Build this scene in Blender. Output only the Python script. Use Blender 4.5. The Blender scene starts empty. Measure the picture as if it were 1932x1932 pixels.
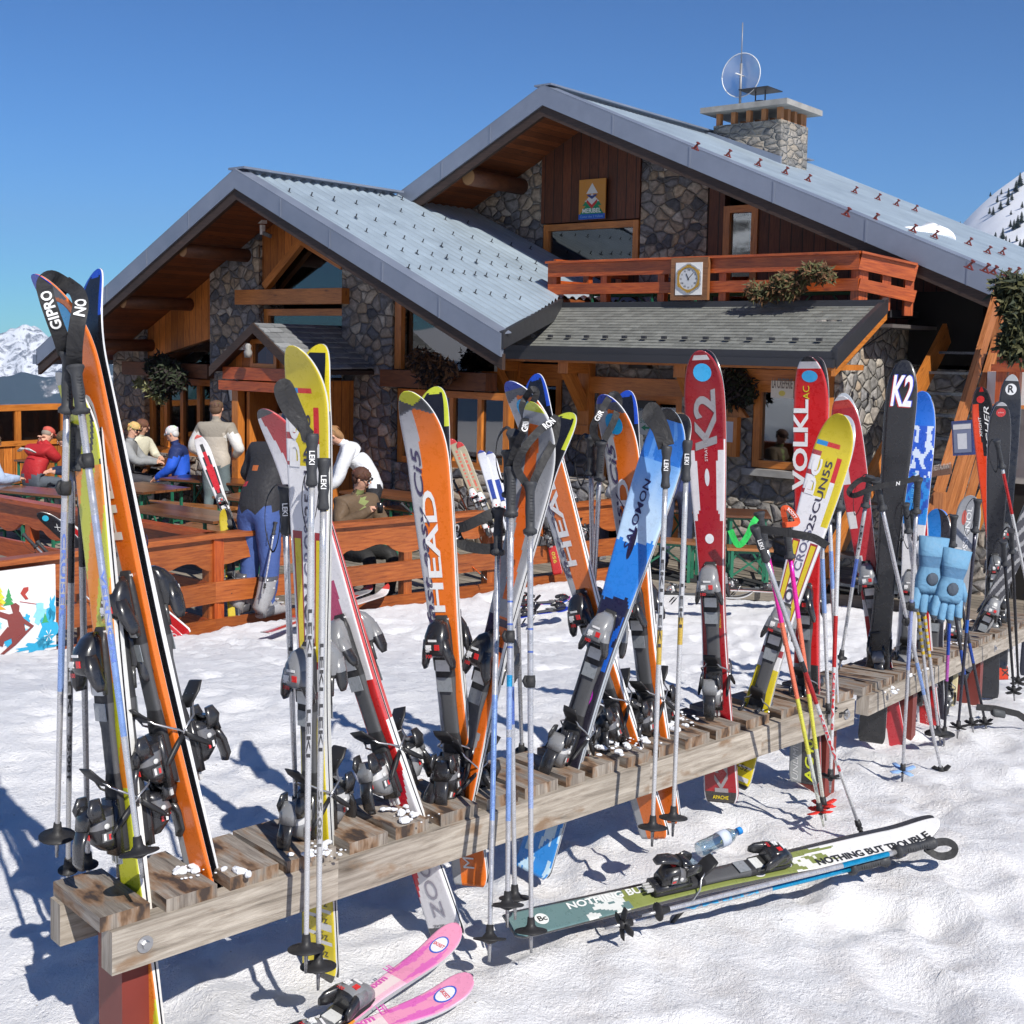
import bpy, bmesh, math, random
from mathutils import Vector as V, Matrix, noise as NZ
random.seed(7)
rad = math.radians
# ------------------------------------------------------------------ camera, light, exposure
F=2335.; HW=966.; PITCH=rad(5.0); ROLL=rad(1.09); SHY=-.0575; ZC=2.65
SC=bpy.context.scene
COL=SC.collection
cd=bpy.data.cameras.new('camera'); cam=bpy.data.objects.new('camera',cd); COL.objects.link(cam)
cd.sensor_width=36; cd.lens=36*F/1932; cd.shift_y=SHY; cd.clip_end=60000; cd.clip_start=.05
CR=Matrix.Rotation(math.pi/2-PITCH,3,'X')@Matrix.Rotation(ROLL,3,'Z')
cam.matrix_world=Matrix.Translation((0,0,ZC))@CR.to_4x4()
SC.camera=cam
SUN_AZ=V((.5,-.866)); SUN_EL=rad(42)
w=bpy.data.worlds.new('World'); SC.world=w; w.use_nodes=True
nt=w.node_tree; nt.nodes.clear()
sky=nt.nodes.new('ShaderNodeTexSky'); sky.sky_type='NISHITA'; sky.sun_disc=False
sky.sun_elevation=SUN_EL; sky.sun_rotation=math.atan2(SUN_AZ.x,SUN_AZ.y)
sky.altitude=1800; sky.air_density=1.0; sky.dust_density=.0; sky.ozone_density=2.2
bg=nt.nodes.new('ShaderNodeBackground'); bg.inputs['Strength'].default_value=.115
wo=nt.nodes.new('ShaderNodeOutputWorld')
# deepen the blue: per-channel gamma on the sky's own radiance
s1=nt.nodes.new('ShaderNodeVectorMath'); s1.operation='SCALE'; s1.inputs['Scale'].default_value=.118
gmn=nt.nodes.new('ShaderNodeGamma'); gmn.inputs[1].default_value=1.38
s2=nt.nodes.new('ShaderNodeVectorMath'); s2.operation='MULTIPLY'; s2.inputs[1].default_value=(1.75,4.75,6.9)
nt.links.new(sky.outputs[0],s1.inputs[0]); nt.links.new(s1.outputs[0],gmn.inputs[0]); nt.links.new(gmn.outputs[0],s2.inputs[0]); nt.links.new(s2.outputs[0],bg.inputs['Color']); nt.links.new(bg.outputs[0],wo.inputs['Surface'])
sd=bpy.data.lights.new('sun','SUN'); sd.energy=4.8; sd.angle=rad(.53); sd.color=(1,.955,.88)
so=bpy.data.objects.new('sun',sd); COL.objects.link(so)
SD=V((SUN_AZ.x*math.cos(SUN_EL),SUN_AZ.y*math.cos(SUN_EL),math.sin(SUN_EL)))
so.rotation_euler=SD.to_track_quat('Z','Y').to_euler(); so.location=(3,-4,9)
vs=SC.view_settings; vs.view_transform='Standard'; vs.look='None'; vs.gamma=1; vs.exposure=.36; vs.use_curve_mapping=False
cy=SC.cycles; cy.max_bounces=8; cy.transparent_max_bounces=16; cy.volume_bounces=0
# ------------------------------------------------------------------ placing: a point seen at (x,y) on a known plane
VA=rad(38.8)
vv=V((math.sin(VA),math.cos(VA),0)); uu=V((-math.cos(VA),math.sin(VA),0)); ZZ=V((0,0,1))
C0=V((0,0,ZC))
def ray(x,y): return CR@V(((x-HW)/F,(HW-y)/F+SHY*1932/F,-1))
def onc(x,y,c):
    d=ray(x,y); return C0+d*(c/d.dot(vv))
def ons(x,y,s):
    d=ray(x,y); return C0+d*(s/d.dot(uu))
def onz(x,y,z):
    d=ray(x,y); return C0+d*((z-ZC)/d.z)
def ony(x,y,Y):
    d=ray(x,y); return C0+d*(Y/d.y)
def B(s,c,z): return uu*s+vv*c+ZZ*z          # building frame: s to the left, c away, z up
def sc(p): return (p.dot(uu),p.dot(vv),p.z)
# ------------------------------------------------------------------ materials
MATS={}
def nodes(name):
    m=bpy.data.materials.new(name); m.use_nodes=True; t=m.node_tree
    b=t.nodes['Principled BSDF']; MATS[name]=m
    return m,t,b
def lk(t,a,b): t.links.new(a,b)
def nd(t,k,**kw):
    n=t.nodes.new(k)
    for a,v_ in kw.items():
        if a in n.inputs: n.inputs[a].default_value=v_
        else: setattr(n,a,v_)
    return n
def ramp(t,fac,stops,interp='LINEAR'):
    r=t.nodes.new('ShaderNodeValToRGB'); e=r.color_ramp; e.interpolation=interp
    while len(e.elements)<len(stops): e.elements.new(.5)
    for q,(p,c) in zip(e.elements,stops): q.position=p; q.color=(*c,1) if len(c)==3 else c
    lk(t,fac,r.inputs[0]); return r
def mapping(t,coord='Object',scale=(1,1,1),src=None):
    tc=t.nodes.new('ShaderNodeTexCoord'); mp=t.nodes.new('ShaderNodeMapping'); mp.inputs['Scale'].default_value=scale
    lk(t,tc.outputs[coord],mp.inputs[0]); return mp
def bump(t,b,h,strength=.3,dist=.01):
    n=nd(t,'ShaderNodeBump'); n.inputs['Strength'].default_value=strength; n.inputs['Distance'].default_value=dist
    lk(t,h,n.inputs['Height']); lk(t,n.outputs[0],b.inputs['Normal']); return n
def mul(t,a,b_,fac=1,mode='MULTIPLY'):
    n=t.nodes.new('ShaderNodeMix'); n.data_type='RGBA'; n.blend_type=mode; n.inputs[0].default_value=fac
    for i,s in ((6,a),(7,b_)):
        if hasattr(s,'links') or hasattr(s,'is_linked'): lk(t,s,n.inputs[i])
        else: n.inputs[i].default_value=(*s,1)
    return n.outputs[2]
def plain(name,col,rough=.5,metal=0,var=.12,scale=8,bmp=0,coat=0,spec=.5):
    m,t,b=nodes(name)
    mp=mapping(t); nz=nd(t,'ShaderNodeTexNoise',Scale=scale,Detail=4.0); lk(t,mp.outputs[0],nz.inputs['Vector'])
    r=ramp(t,nz.outputs[0],[(.3,(1-var,)*3),(.7,(1,)*3)])
    lk(t,mul(t,col,r.outputs[0]),b.inputs['Base Color'])
    b.inputs['Roughness'].default_value=rough; b.inputs['Metallic'].default_value=metal
    b.inputs['Coat Weight'].default_value=coat; b.inputs['Specular IOR Level'].default_value=spec
    if bmp: bump(t,b,nz.outputs[0],bmp,.01)
    return m
def wood(name,c1,c2,rough=.55,plank=0,gap=.006,stretch=12,bmp=.25,coat=0,knots=True,dark=.45,wear=None):
    """grain runs along U, planks (if any) are `plank` metres wide along V"""
    m,t,b=nodes(name)
    uv=mapping(t,'UV')
    mp=nd(t,'ShaderNodeMapping'); mp.inputs['Scale'].default_value=(1,stretch,1); lk(t,uv.outputs[0],mp.inputs[0])
    nz=nd(t,'ShaderNodeTexNoise',Scale=4.5,Detail=9.0,Roughness=.7,Distortion=.5); lk(t,mp.outputs[0],nz.inputs['Vector'])
    r=ramp(t,nz.outputs[0],[(.28,tuple(x*dark for x in c1)),(.42,c1),(.68,c2)])
    out=r.outputs[0]
    n2=nd(t,'ShaderNodeTexNoise',Scale=1.3,Detail=3.0); lk(t,uv.outputs[0],n2.inputs['Vector'])
    r2=ramp(t,n2.outputs[0],[(.3,(.68,)*3),(.65,(1.08,)*3)]); out=mul(t,out,r2.outputs[0])
    if knots:
        m3=nd(t,'ShaderNodeMapping'); m3.inputs['Scale'].default_value=(2.2,6,1); lk(t,uv.outputs[0],m3.inputs[0])
        vo=nd(t,'ShaderNodeTexVoronoi',Scale=1.0); lk(t,m3.outputs[0],vo.inputs['Vector'])
        r3=ramp(t,vo.outputs['Distance'],[(.03,(.3,.25,.2)),(.13,(1,1,1))]); out=mul(t,out,r3.outputs[0],.8)
    h=nz.outputs[0]
    if plank:
        sp=nd(t,'ShaderNodeSeparateXYZ'); lk(t,uv.outputs[0],sp.inputs[0])
        dv=nd(t,'ShaderNodeMath',operation='DIVIDE'); lk(t,sp.outputs[1],dv.inputs[0]); dv.inputs[1].default_value=plank
        fl=nd(t,'ShaderNodeMath',operation='FLOOR'); lk(t,dv.outputs[0],fl.inputs[0])
        wn=nd(t,'ShaderNodeTexWhiteNoise',noise_dimensions='1D'); lk(t,fl.outputs[0],wn.inputs['W'])
        r4=ramp(t,wn.outputs[0],[(0,(.62,)*3),(1,(1.12,)*3)]); out=mul(t,out,r4.outputs[0])
        fr=nd(t,'ShaderNodeMath',operation='FRACT'); lk(t,dv.outputs[0],fr.inputs[0])
        g=gap/plank
        r5=ramp(t,fr.outputs[0],[(0,(.08,)*3),(g,(.15,)*3),(g*1.6,(1,)*3),(1,(1,)*3)]); out=mul(t,out,r5.outputs[0])
        bb=nd(t,'ShaderNodeMath',operation='ADD'); lk(t,nz.outputs[0],bb.inputs[0]); lk(t,r5.outputs[0],bb.inputs[1]); h=bb.outputs[0]
    if wear:
        n6=nd(t,'ShaderNodeTexNoise',Scale=6.0,Detail=4.0,Roughness=.55); m6=nd(t,'ShaderNodeMapping'); m6.inputs['Scale'].default_value=(1,2.2,1); m6.inputs['Location'].default_value=(3,7,2)
        lk(t,uv.outputs[0],m6.inputs[0]); lk(t,m6.outputs[0],n6.inputs['Vector'])
        for (a,b2,c) in wear:
            rr=ramp(t,n6.outputs[0],[(a,(0,)*3),(b2,(1,)*3)])
            mx=t.nodes.new('ShaderNodeMix'); mx.data_type='RGBA'; lk(t,rr.outputs[0],mx.inputs[0]); lk(t,out,mx.inputs[6]); mx.inputs[7].default_value=(*c,1); out=mx.outputs[2]
    lk(t,out,b.inputs['Base Color']); b.inputs['Roughness'].default_value=rough; b.inputs['Coat Weight'].default_value=coat; b.inputs['Coat Roughness'].default_value=.25
    bump(t,b,h,bmp,.006)
    return m
def stone(name,scale=3.4,cols=None,mortar=(.16,.15,.14),bmp=.9,squash=1.25,mw=.035):
    cols=cols or [(0,(.045,.05,.062)),(.2,(.085,.09,.105)),(.45,(.14,.14,.15)),(.62,(.20,.165,.13)),(.75,(.10,.10,.115)),(.88,(.27,.23,.19)),(1,(.30,.29,.27))]
    m,t,b=nodes(name); mp=mapping(t,'Object',(1,1,squash))
    nz0=nd(t,'ShaderNodeTexNoise',Scale=2.5,Detail=2.0); lk(t,mp.outputs[0],nz0.inputs['Vector'])
    wv=t.nodes.new('ShaderNodeMix'); wv.data_type='RGBA'; wv.inputs[0].default_value=.12; lk(t,mp.outputs[0],wv.inputs[6]); lk(t,nz0.outputs['Color'],wv.inputs[7])
    v1=nd(t,'ShaderNodeTexVoronoi',Scale=scale); v2=nd(t,'ShaderNodeTexVoronoi',Scale=scale,feature='DISTANCE_TO_EDGE')
    for q in (v1,v2): lk(t,wv.outputs[2],q.inputs['Vector'])
    hs=nd(t,'ShaderNodeSeparateColor'); lk(t,v1.outputs['Color'],hs.inputs[0])
    r=ramp(t,hs.outputs[0],cols)
    nz=nd(t,'ShaderNodeTexNoise',Scale=14.0,Detail=6.0,Roughness=.65); lk(t,mp.outputs[0],nz.inputs['Vector'])
    r2=ramp(t,nz.outputs[0],[(.3,(.5,)*3),(.7,(1.25,)*3)]); c=mul(t,r.outputs[0],r2.outputs[0])
    ed=ramp(t,v2.outputs['Distance'],[(0,(0,)*3),(mw,(.15,)*3),(mw*2,(1,)*3)])
    mx=t.nodes.new('ShaderNodeMix'); mx.data_type='RGBA'; lk(t,ed.outputs[0],mx.inputs[0]); mx.inputs[6].default_value=(*mortar,1); lk(t,c,mx.inputs[7])
    lk(t,mx.outputs[2],b.inputs['Base Color']); b.inputs['Roughness'].default_value=.85
    hh=ramp(t,v2.outputs['Distance'],[(0,(0,)*3),(.12,(.8,)*3),(.3,(1,)*3)])
    ad=nd(t,'ShaderNodeMath',operation='MULTIPLY_ADD'); lk(t,nz.outputs[0],ad.inputs[0]); ad.inputs[1].default_value=.35; lk(t,hh.outputs[0],ad.inputs[2])
    bump(t,b,ad.outputs[0],bmp,.045)
    return m
def vcol(name,rough=.3,coat=.5,metal=0,spec=.5):
    m,t,b=nodes(name); a=nd(t,'ShaderNodeVertexColor'); a.layer_name='Col'
    mp=mapping(t,'Object'); nz=nd(t,'ShaderNodeTexNoise',Scale=38.0,Detail=6.0,Roughness=.7); lk(t,mp.outputs[0],nz.inputs['Vector'])
    r=ramp(t,nz.outputs[0],[(.25,(.86,)*3),(.5,(1,)*3)])
    lk(t,mul(t,a.outputs[0],r.outputs[0]),b.inputs['Base Color']); b.inputs['Roughness'].default_value=rough
    b.inputs['Coat Weight'].default_value=coat; b.inputs['Coat Roughness'].default_value=.12; b.inputs['Metallic'].default_value=metal
    r2=ramp(t,nz.outputs[0],[(.35,(rough*.7,)*3),(.7,(min(1,rough*1.7),)*3)]); lk(t,r2.outputs[0],b.inputs['Roughness'])
    if rough>.8:
        n2=nd(t,'ShaderNodeTexNoise',Scale=16.0,Detail=4.0,Distortion=1.5); lk(t,mp.outputs[0],n2.inputs['Vector']); bump(t,b,n2.outputs[0],.4,.02)
    return m
# ------------------------------------------------------------------ mesh building
class MB:
    def __init__(s): s.v=[]; s.f=[]; s.uv=[]; s.mi=[]; s.col=[]; s.sm=[]
    def face(s,idx,uvs,mi=0,col=(1,1,1),sm=False): s.f.append(idx); s.uv.append(uvs); s.mi.append(mi); s.col.append(col); s.sm.append(sm)
    def poly(s,pts,L=None,mi=0,col=(1,1,1),off=None,flip=False,sm=False):
        """planar polygon, UV in metres with U along L"""
        pts=[V(p) for p in pts]
        if flip: pts=pts[::-1]
        n=V((0,0,0))
        for i in range(len(pts)):
            a=pts[i]-pts[0]; b=pts[(i+1)%len(pts)]-pts[0]; n+=a.cross(b)
        if n.length<1e-14: n=V((0,0,1))
        n.normalize()
        L=V(L) if L is not None else (ZZ if abs(n.z)<.9 else V((1,0,0)))
        U=L-n*L.dot(n)
        if U.length<.2: U=(V((0,0,1)) if abs(n.z)<.7 else V((1,0,0))); U=U-n*U.dot(n)
        U.normalize(); W=n.cross(U); ox,oy=off or (0,0)
        i0=len(s.v); s.v+=pts
        s.face(list(range(i0,i0+len(pts))),[(p.dot(U)+ox,p.dot(W)+oy) for p in pts],mi,col,sm)
    def prism(s,pts,d,L=None,mi=0,col=(1,1,1),off=None):
        """polygon extruded by vector d"""
        pts=[V(p) for p in pts]; d=V(d); n=V((0,0,0))
        for i in range(1,len(pts)-1): n+=(pts[i]-pts[0]).cross(pts[i+1]-pts[0])
        if n.dot(d)>0: pts=pts[::-1]
        q=[p+d for p in pts]
        off=off or (random.random()*9,random.random()*9)
        s.poly(pts,L,mi,col,off); s.poly(q[::-1],L,mi,col,off)
        for i in range(len(pts)):
            j=(i+1)%len(pts); s.poly([pts[j],pts[i],q[i],q[j]],L,mi,col,off)
    def box(s,c,ax,ay,az,L=None,mi=0,col=(1,1,1)):
        """centre and three half vectors"""
        c,ax,ay,az=V(c),V(ax),V(ay),V(az)
        if L is None: L=max((ax,ay,az),key=lambda q:q.length)
        s.prism([c-ax-ay-az,c+ax-ay-az,c+ax+ay-az,c-ax+ay-az],az*2,L,mi,col)
    def cbox(s,x0,x1,y0,y1,z0,z1,L=None,mi=0,col=(1,1,1)):
        s.box(((x0+x1)/2,(y0+y1)/2,(z0+z1)/2),((x1-x0)/2,0,0),(0,(y1-y0)/2,0),(0,0,(z1-z0)/2),L,mi,col)
    def bbox(s,s0,s1,c0,c1,z0,z1,L=None,mi=0,col=(1,1,1)):
        """box in the building frame"""
        s.box(B((s0+s1)/2,(c0+c1)/2,(z0+z1)/2),uu*((s1-s0)/2),vv*((c1-c0)/2),ZZ*((z1-z0)/2),L,mi,col)
    def bar(s,p,q,w_,t_,up=ZZ,mi=0,col=(1,1,1)):
        """bar p->q, w_ wide across, t_ thick along up"""
        p,q=V(p),V(q); d=q-p
        if d.length<1e-9: return
        a=d.normalized(); side=a.cross(V(up))
        if side.length<1e-4: side=a.cross(V((1,0,0)))
        side.normalize(); up2=side.cross(a)
        s.box((p+q)/2,d/2,side*w_/2,up2*t_/2,a,mi,col)
    def tube(s,pts,r,seg=8,mi=0,col=(1,1,1),caps=True,sm=True,uvs=1):
        pts=[V(p) for p in pts]; n=len(pts)
        rr=r if isinstance(r,(list,tuple)) else [r]*n
        i0=len(s.v); prev=None; ln=0; lens=[]
        for i,p in enumerate(pts):
            d=(pts[min(i+1,n-1)]-pts[max(i-1,0)])
            if d.length<1e-9: d=V((0,0,1))
            d.normalize()
            if prev is None:
                a=d.orthogonal().normalized()
            else:
                a=prev-d*prev.dot(d)
                a=a.normalized() if a.length>1e-6 else d.orthogonal().normalized()
            prev=a; b=d.cross(a)
            if i: ln+=(p-pts[i-1]).length
            lens.append(ln)
            for k in range(seg):
                t=2*math.pi*k/seg; s.v.append(p+(a*math.cos(t)+b*math.sin(t))*rr[i])
        C=lambda i: col[i] if isinstance(col,list) else col
        for i in range(n-1):
            for k in range(seg):
                k2=(k+1)%seg
                s.face([i0+i*seg+k,i0+i*seg+k2,i0+(i+1)*seg+k2,i0+(i+1)*seg+k],[(lens[i],k/seg*.3),(lens[i],(k+1)/seg*.3),(lens[i+1],(k+1)/seg*.3),(lens[i+1],k/seg*.3)],mi,C(i),sm)
        if caps:
            s.face([i0+k for k in range(seg)][::-1],[(math.cos(k),math.sin(k)) for k in range(seg)],mi,C(0))
            s.face([i0+(n-1)*seg+k for k in range(seg)],[(math.cos(k),math.sin(k)) for k in range(seg)],mi,C(n-2))
    def loft(s,secs,seg=12,mi=0,col=(1,1,1),caps=True,sm=True,pw=2.6):
        """secs: (centre, half vector a, half vector b[, power]) -> superellipse sections"""
        i0=len(s.v); n=len(secs)
        for S_ in secs:
            c,a,b=V(S_[0]),V(S_[1]),V(S_[2]); p=S_[3] if len(S_)>3 else pw
            for k in range(seg):
                t=2*math.pi*(k+.5)/seg; x,y=math.cos(t),math.sin(t)
                s.v.append(c+a*(math.copysign(abs(x)**(2/p),x))+b*(math.copysign(abs(y)**(2/p),y)))
        C=lambda i: col[i] if isinstance(col,list) else col
        for i in range(n-1):
            for k in range(seg):
                k2=(k+1)%seg
                s.face([i0+i*seg+k,i0+i*seg+k2,i0+(i+1)*seg+k2,i0+(i+1)*seg+k],[(i*.05,k*.02),(i*.05,k*.02+.02),(i*.05+.05,k*.02+.02),(i*.05+.05,k*.02)],mi,C(i),sm)
        if caps:
            s.face([i0+k for k in range(seg)][::-1],[(0,0)]*seg,mi,C(0)); s.face([i0+(n-1)*seg+k for k in range(seg)],[(0,0)]*seg,mi,C(n-2))
    def ell(s,c,a,b,d,seg=12,rings=8,mi=0,col=(1,1,1)):
        """ellipsoid with half vectors a,b (ring) and d (axis)"""
        c,a,b,d=V(c),V(a),V(b),V(d)
        secs=[]
        for i in range(rings+1):
            t=-math.pi/2+math.pi*i/rings; k=max(math.cos(t),.02)
            secs.append((c+d*math.sin(t),a*k,b*k,2))
        s.loft(secs,seg,mi,col)
    def lathe(s,p,d,prof,seg=16,mi=0,col=(1,1,1),sm=True):
        """prof: (distance along d, radius)"""
        p=V(p); d=V(d).normalized()
        a=d.orthogonal().normalized(); b=d.cross(a); i0=len(s.v)
        for (h,r) in prof:
            for k in range(seg):
                t=2*math.pi*k/seg; s.v.append(p+d*h+(a*math.cos(t)+b*math.sin(t))*r)
        C=lambda i: col[i] if isinstance(col,list) else col
        for i in range(len(prof)-1):
            for k in range(seg):
                k2=(k+1)%seg
                s.face([i0+i*seg+k,i0+i*seg+k2,i0+(i+1)*seg+k2,i0+(i+1)*seg+k],[(prof[i][0],k*.02)]*4,mi,C(i),sm)
        s.face([i0+k for k in range(seg)][::-1],[(0,0)]*seg,mi,C(0)); s.face([i0+(len(prof)-1)*seg+k for k in range(seg)],[(0,0)]*seg,mi,C(len(prof)-2))
    def ribbon(s,pts,w_,side,t_=.002,mi=0,col=(1,1,1)):
        """flat strap through pts; side = width direction (one or one per point)"""
        n=len(pts); pts=[V(p) for p in pts]; sd_=side if isinstance(side,list) else [side]*n
        i0=len(s.v)
        for i,p in enumerate(pts):
            d=(pts[min(i+1,n-1)]-pts[max(i-1,0)]).normalized(); a=V(sd_[i]); a=(a-d*a.dot(d)).normalized(); nn=d.cross(a)
            for (x,y) in ((-1,-1),(1,-1),(1,1),(-1,1)): s.v.append(p+a*w_/2*x+nn*t_/2*y)
        for i in range(n-1):
            for k in range(4):
                k2=(k+1)%4; s.face([i0+i*4+k,i0+i*4+k2,i0+(i+1)*4+k2,i0+(i+1)*4+k],[(0,0)]*4,mi,col,False)
        s.face([i0+3,i0+2,i0+1,i0],[(0,0)]*4,mi,col); s.face([i0+4*n-4,i0+4*n-3,i0+4*n-2,i0+4*n-1],[(0,0)]*4,mi,col)
    def xf(s,M):
        s.v=[M@p for p in s.v]; return s
    def build(s,name,mat,parent=None,M=None):
        me=bpy.data.meshes.new(name); me.from_pydata([tuple(p) for p in s.v],[],s.f)
        ul=me.uv_layers.new(name='UVMap'); ca=me.color_attributes.new('Col','FLOAT_COLOR','CORNER')
        uf=[];cf=[]
        for u_,c in zip(s.uv,s.col):
            for q in u_: uf+=[q[0],q[1]]; cf+=[c[0],c[1],c[2],1]
        me.uv_layers['UVMap'].data.foreach_set('uv',uf); ca=me.color_attributes['Col']; ca.data.foreach_set('color',cf)
        ms=mat if isinstance(mat,(list,tuple)) else [mat]
        for m in ms: me.materials.append(m)
        me.polygons.foreach_set('material_index',s.mi); me.polygons.foreach_set('use_smooth',s.sm)
        me.update()
        o=bpy.data.objects.new(name,me); COL.objects.link(o)
        if parent: o.parent=parent
        if M is not None: o.matrix_world=M if not parent else M
        return o
def tag(o,label=None,cat=None,group=None,kind=None):
    if label: o['label']=label
    if cat: o['category']=cat
    if group: o['group']=group
    if kind: o['kind']=kind
    return o
def thing(name,label,cat,loc=(0,0,0),group=None,M=None):
    o=bpy.data.objects.new(name,None); COL.objects.link(o); o.empty_display_size=.1
    if M is not None: o.matrix_world=M
    else: o.location=loc
    return tag(o,label,cat,group)
def part(mb,name,mat,root):
    """mesh written in world coordinates, kept in place under root"""
    Mi=root_inv(root)
    mb.v=[Mi@p for p in mb.v]
    return mb.build(name,mat,root)
def root_inv(o):
    M=o.matrix_basis.copy(); p=o.parent
    while p: M=p.matrix_basis@M; p=p.parent
    return M.inverted()
def copy_tree(o,parent=None):
    c=o.copy(); COL.objects.link(c); c.parent=parent
    for ch in list(o.children): copy_tree(ch,c)
    return c
def frameM(o,x,y,z):
    M=Matrix.Identity(4)
    for i in range(3): M[i][0]=x[i]; M[i][1]=y[i]; M[i][2]=z[i]; M[i][3]=o[i]
    return M
_TC={}
def text_tris(txt,size,shear=0,spacing=1.0,bold=0):
    """2D triangles of a line of writing, starting at x=0, height about .7*size; returns (pts, polys, width)"""
    key=(txt,shear,spacing,bold)
    if key not in _TC:
        cu=bpy.data.curves.new('t','FONT'); cu.body=txt; cu.size=1; cu.shear=shear; cu.space_character=spacing; cu.offset=bold; cu.resolution_u=3
        ob=bpy.data.objects.new('t',cu); COL.objects.link(ob)
        dg=bpy.context.evaluated_depsgraph_get(); me=bpy.data.meshes.new_from_object(ob.evaluated_get(dg))
        pts=[(q.co.x,q.co.y) for q in me.vertices]; pol=[tuple(p.vertices) for p in me.polygons]
        COL.objects.unlink(ob); bpy.data.objects.remove(ob); bpy.data.curves.remove(cu); bpy.data.meshes.remove(me)
        x0=min(p[0] for p in pts); pts=[(p[0]-x0,p[1]) for p in pts]
        _TC[key]=(pts,pol,max(p[0] for p in pts))
    pts,pol,wd=_TC[key]
    return [(x*size,y*size) for x,y in pts],pol,wd*size
def put_text(mb,txt,O,X,Y,size,width=None,mi=0,col=(1,1,1),shear=0,spacing=1,bold=0,center=False):
    """lettering on a flat surface: origin O, reading along X, up Y (unit vectors)"""
    pts,pol,wd=text_tris(txt,size,shear,spacing,bold); k=(width/wd) if width else 1
    X,Y,O=V(X),V(Y),V(O); o=-wd*k/2 if center else 0
    i0=len(mb.v); mb.v+=[O+X*(x*k+o)+Y*y for x,y in pts]
    for p in pol: mb.face([i0+i for i in p],[(0,0)]*len(p),mi,col)
# ------------------------------------------------------------------ shared materials
M_OR=wood('orange_boards',(.46,.135,.020),(.68,.24,.045),plank=.16,rough=.5,bmp=.3,coat=.1)
M_ORB=wood('orange_beam',(.46,.145,.022),(.66,.24,.045),rough=.45,bmp=.2,coat=.15)
M_RED=wood('red_larch',(.34,.055,.010),(.58,.13,.022),rough=.42,bmp=.25,coat=.2,dark=.35)
M_DKB=wood('dark_boards',(.10,.026,.009),(.19,.055,.018),plank=.17,gap=.012,rough=.6,bmp=.4)
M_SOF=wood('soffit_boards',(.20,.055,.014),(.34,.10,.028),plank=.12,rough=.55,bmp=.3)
M_DKW=wood('dark_timber',(.035,.02,.014),(.07,.04,.028),rough=.6)
M_LOG=wood('log',(.12,.04,.015),(.2,.07,.025),rough=.6,stretch=5)
M_END=wood('log_end',(.38,.2,.09),(.55,.32,.14),rough=.6,stretch=2)
M_GRY=wood('weathered_plank',(.20,.168,.14),(.44,.395,.34),rough=.72,bmp=.7,dark=.28,stretch=14,
           wear=[(.47,.58,(.25,.14,.07)),(.54,.62,(.05,.034,.027))])
M_GRB=wood('weathered_beam',(.28,.24,.195),(.52,.465,.395),rough=.75,bmp=.5,dark=.4,stretch=12,wear=[(.60,.70,(.24,.16,.10))])
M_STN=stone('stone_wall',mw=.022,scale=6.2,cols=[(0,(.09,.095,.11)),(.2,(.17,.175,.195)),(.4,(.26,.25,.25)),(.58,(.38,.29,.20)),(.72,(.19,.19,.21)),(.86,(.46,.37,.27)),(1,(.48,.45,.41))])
M_STL=stone('sun_brightened_stone',mw=.022,scale=6.4,cols=[(0,(.13,.13,.135)),(.25,(.24,.23,.22)),(.45,(.33,.31,.28)),(.6,(.42,.33,.24)),(.75,(.28,.28,.29)),(.9,(.50,.44,.36)),(1,(.38,.37,.36))],mortar=(.2,.19,.17))  # lighter copy of the wall stone, sunlight put into its colours
M_CHI=stone('chimney_stone',mw=.025,scale=5.4,cols=[(0,(.16,.155,.15)),(.5,(.26,.25,.235)),(.8,(.36,.31,.25)),(1,(.3,.29,.28))],mortar=(.27,.26,.24),squash=2.0)
def metalroof(name,c,rough=.36):
    m,t,b=nodes(name); mp=mapping(t,'Object',(1,1,1)); nz=nd(t,'ShaderNodeTexNoise',Scale=1.6,Detail=6.0,Roughness=.65); lk(t,mp.outputs[0],nz.inputs['Vector'])
    r=ramp(t,nz.outputs[0],[(.3,(.82,)*3),(.7,(1.05,)*3)]); lk(t,mul(t,c,r.outputs[0]),b.inputs['Base Color'])
    b.inputs['Metallic'].default_value=.35; r2=ramp(t,nz.outputs[0],[(.3,(rough*.8,)*3),(.7,(rough*1.3,)*3)]); lk(t,r2.outputs[0],b.inputs['Roughness'])
    n2=nd(t,'ShaderNodeTexNoise',Scale=6.0,Detail=2.0); lk(t,mp.outputs[0],n2.inputs['Vector']); bump(t,b,n2.outputs[0],.12,.01)
    return m
M_ROOF=metalroof('roof_sheet',(.42,.51,.585)); M_FAS=metalroof('zinc_trim',(.25,.285,.36),.42); M_DZN=metalroof('dark_zinc',(.05,.052,.06),.45)
M_BLK=plain('black_rubber',(.018,.018,.02),.5,var=.2); M_BLG=plain('black_gloss',(.014,.014,.016),.16,coat=.6,var=.1)
M_GRP=plain('grip_rubber',(.045,.047,.052),.6,var=.25,scale=30,bmp=.1); M_WHT=plain('white_paint',(.78,.78,.77),.4,var=.06)
M_STEEL=plain('steel',(.55,.55,.56),.28,metal=.9,var=.15); M_RST=plain('red_oxide',(.20,.035,.025),.5,var=.2)
M_GRN=plain('green_steel',(.02,.16,.09),.45); M_CON=plain('concrete',(.36,.35,.33),.85,var=.35,scale=6,bmp=.3)
M_GOLD=plain('gold',(.6,.36,.08),.25,metal=.9); M_SNP=plain('packed_snow',(.84,.86,.9),.7,var=.06,scale=20,bmp=.5)
M_V=vcol('printed_sheet',.28,.5); M_VM=vcol('painted_matt',.6,.0); M_VC=vcol('cloth',.85,0,spec=.2)
M_GRY2=plain('grey_plastic',(.16,.165,.175),.4,var=.15); M_SLV=plain('silver_plastic',(.42,.43,.45),.3,metal=.5,var=.1)
M_DARK=plain('shade_black',(.012,.011,.010),.9)  # near-black colour painted as the shade in rooms, recess and doorway
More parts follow.
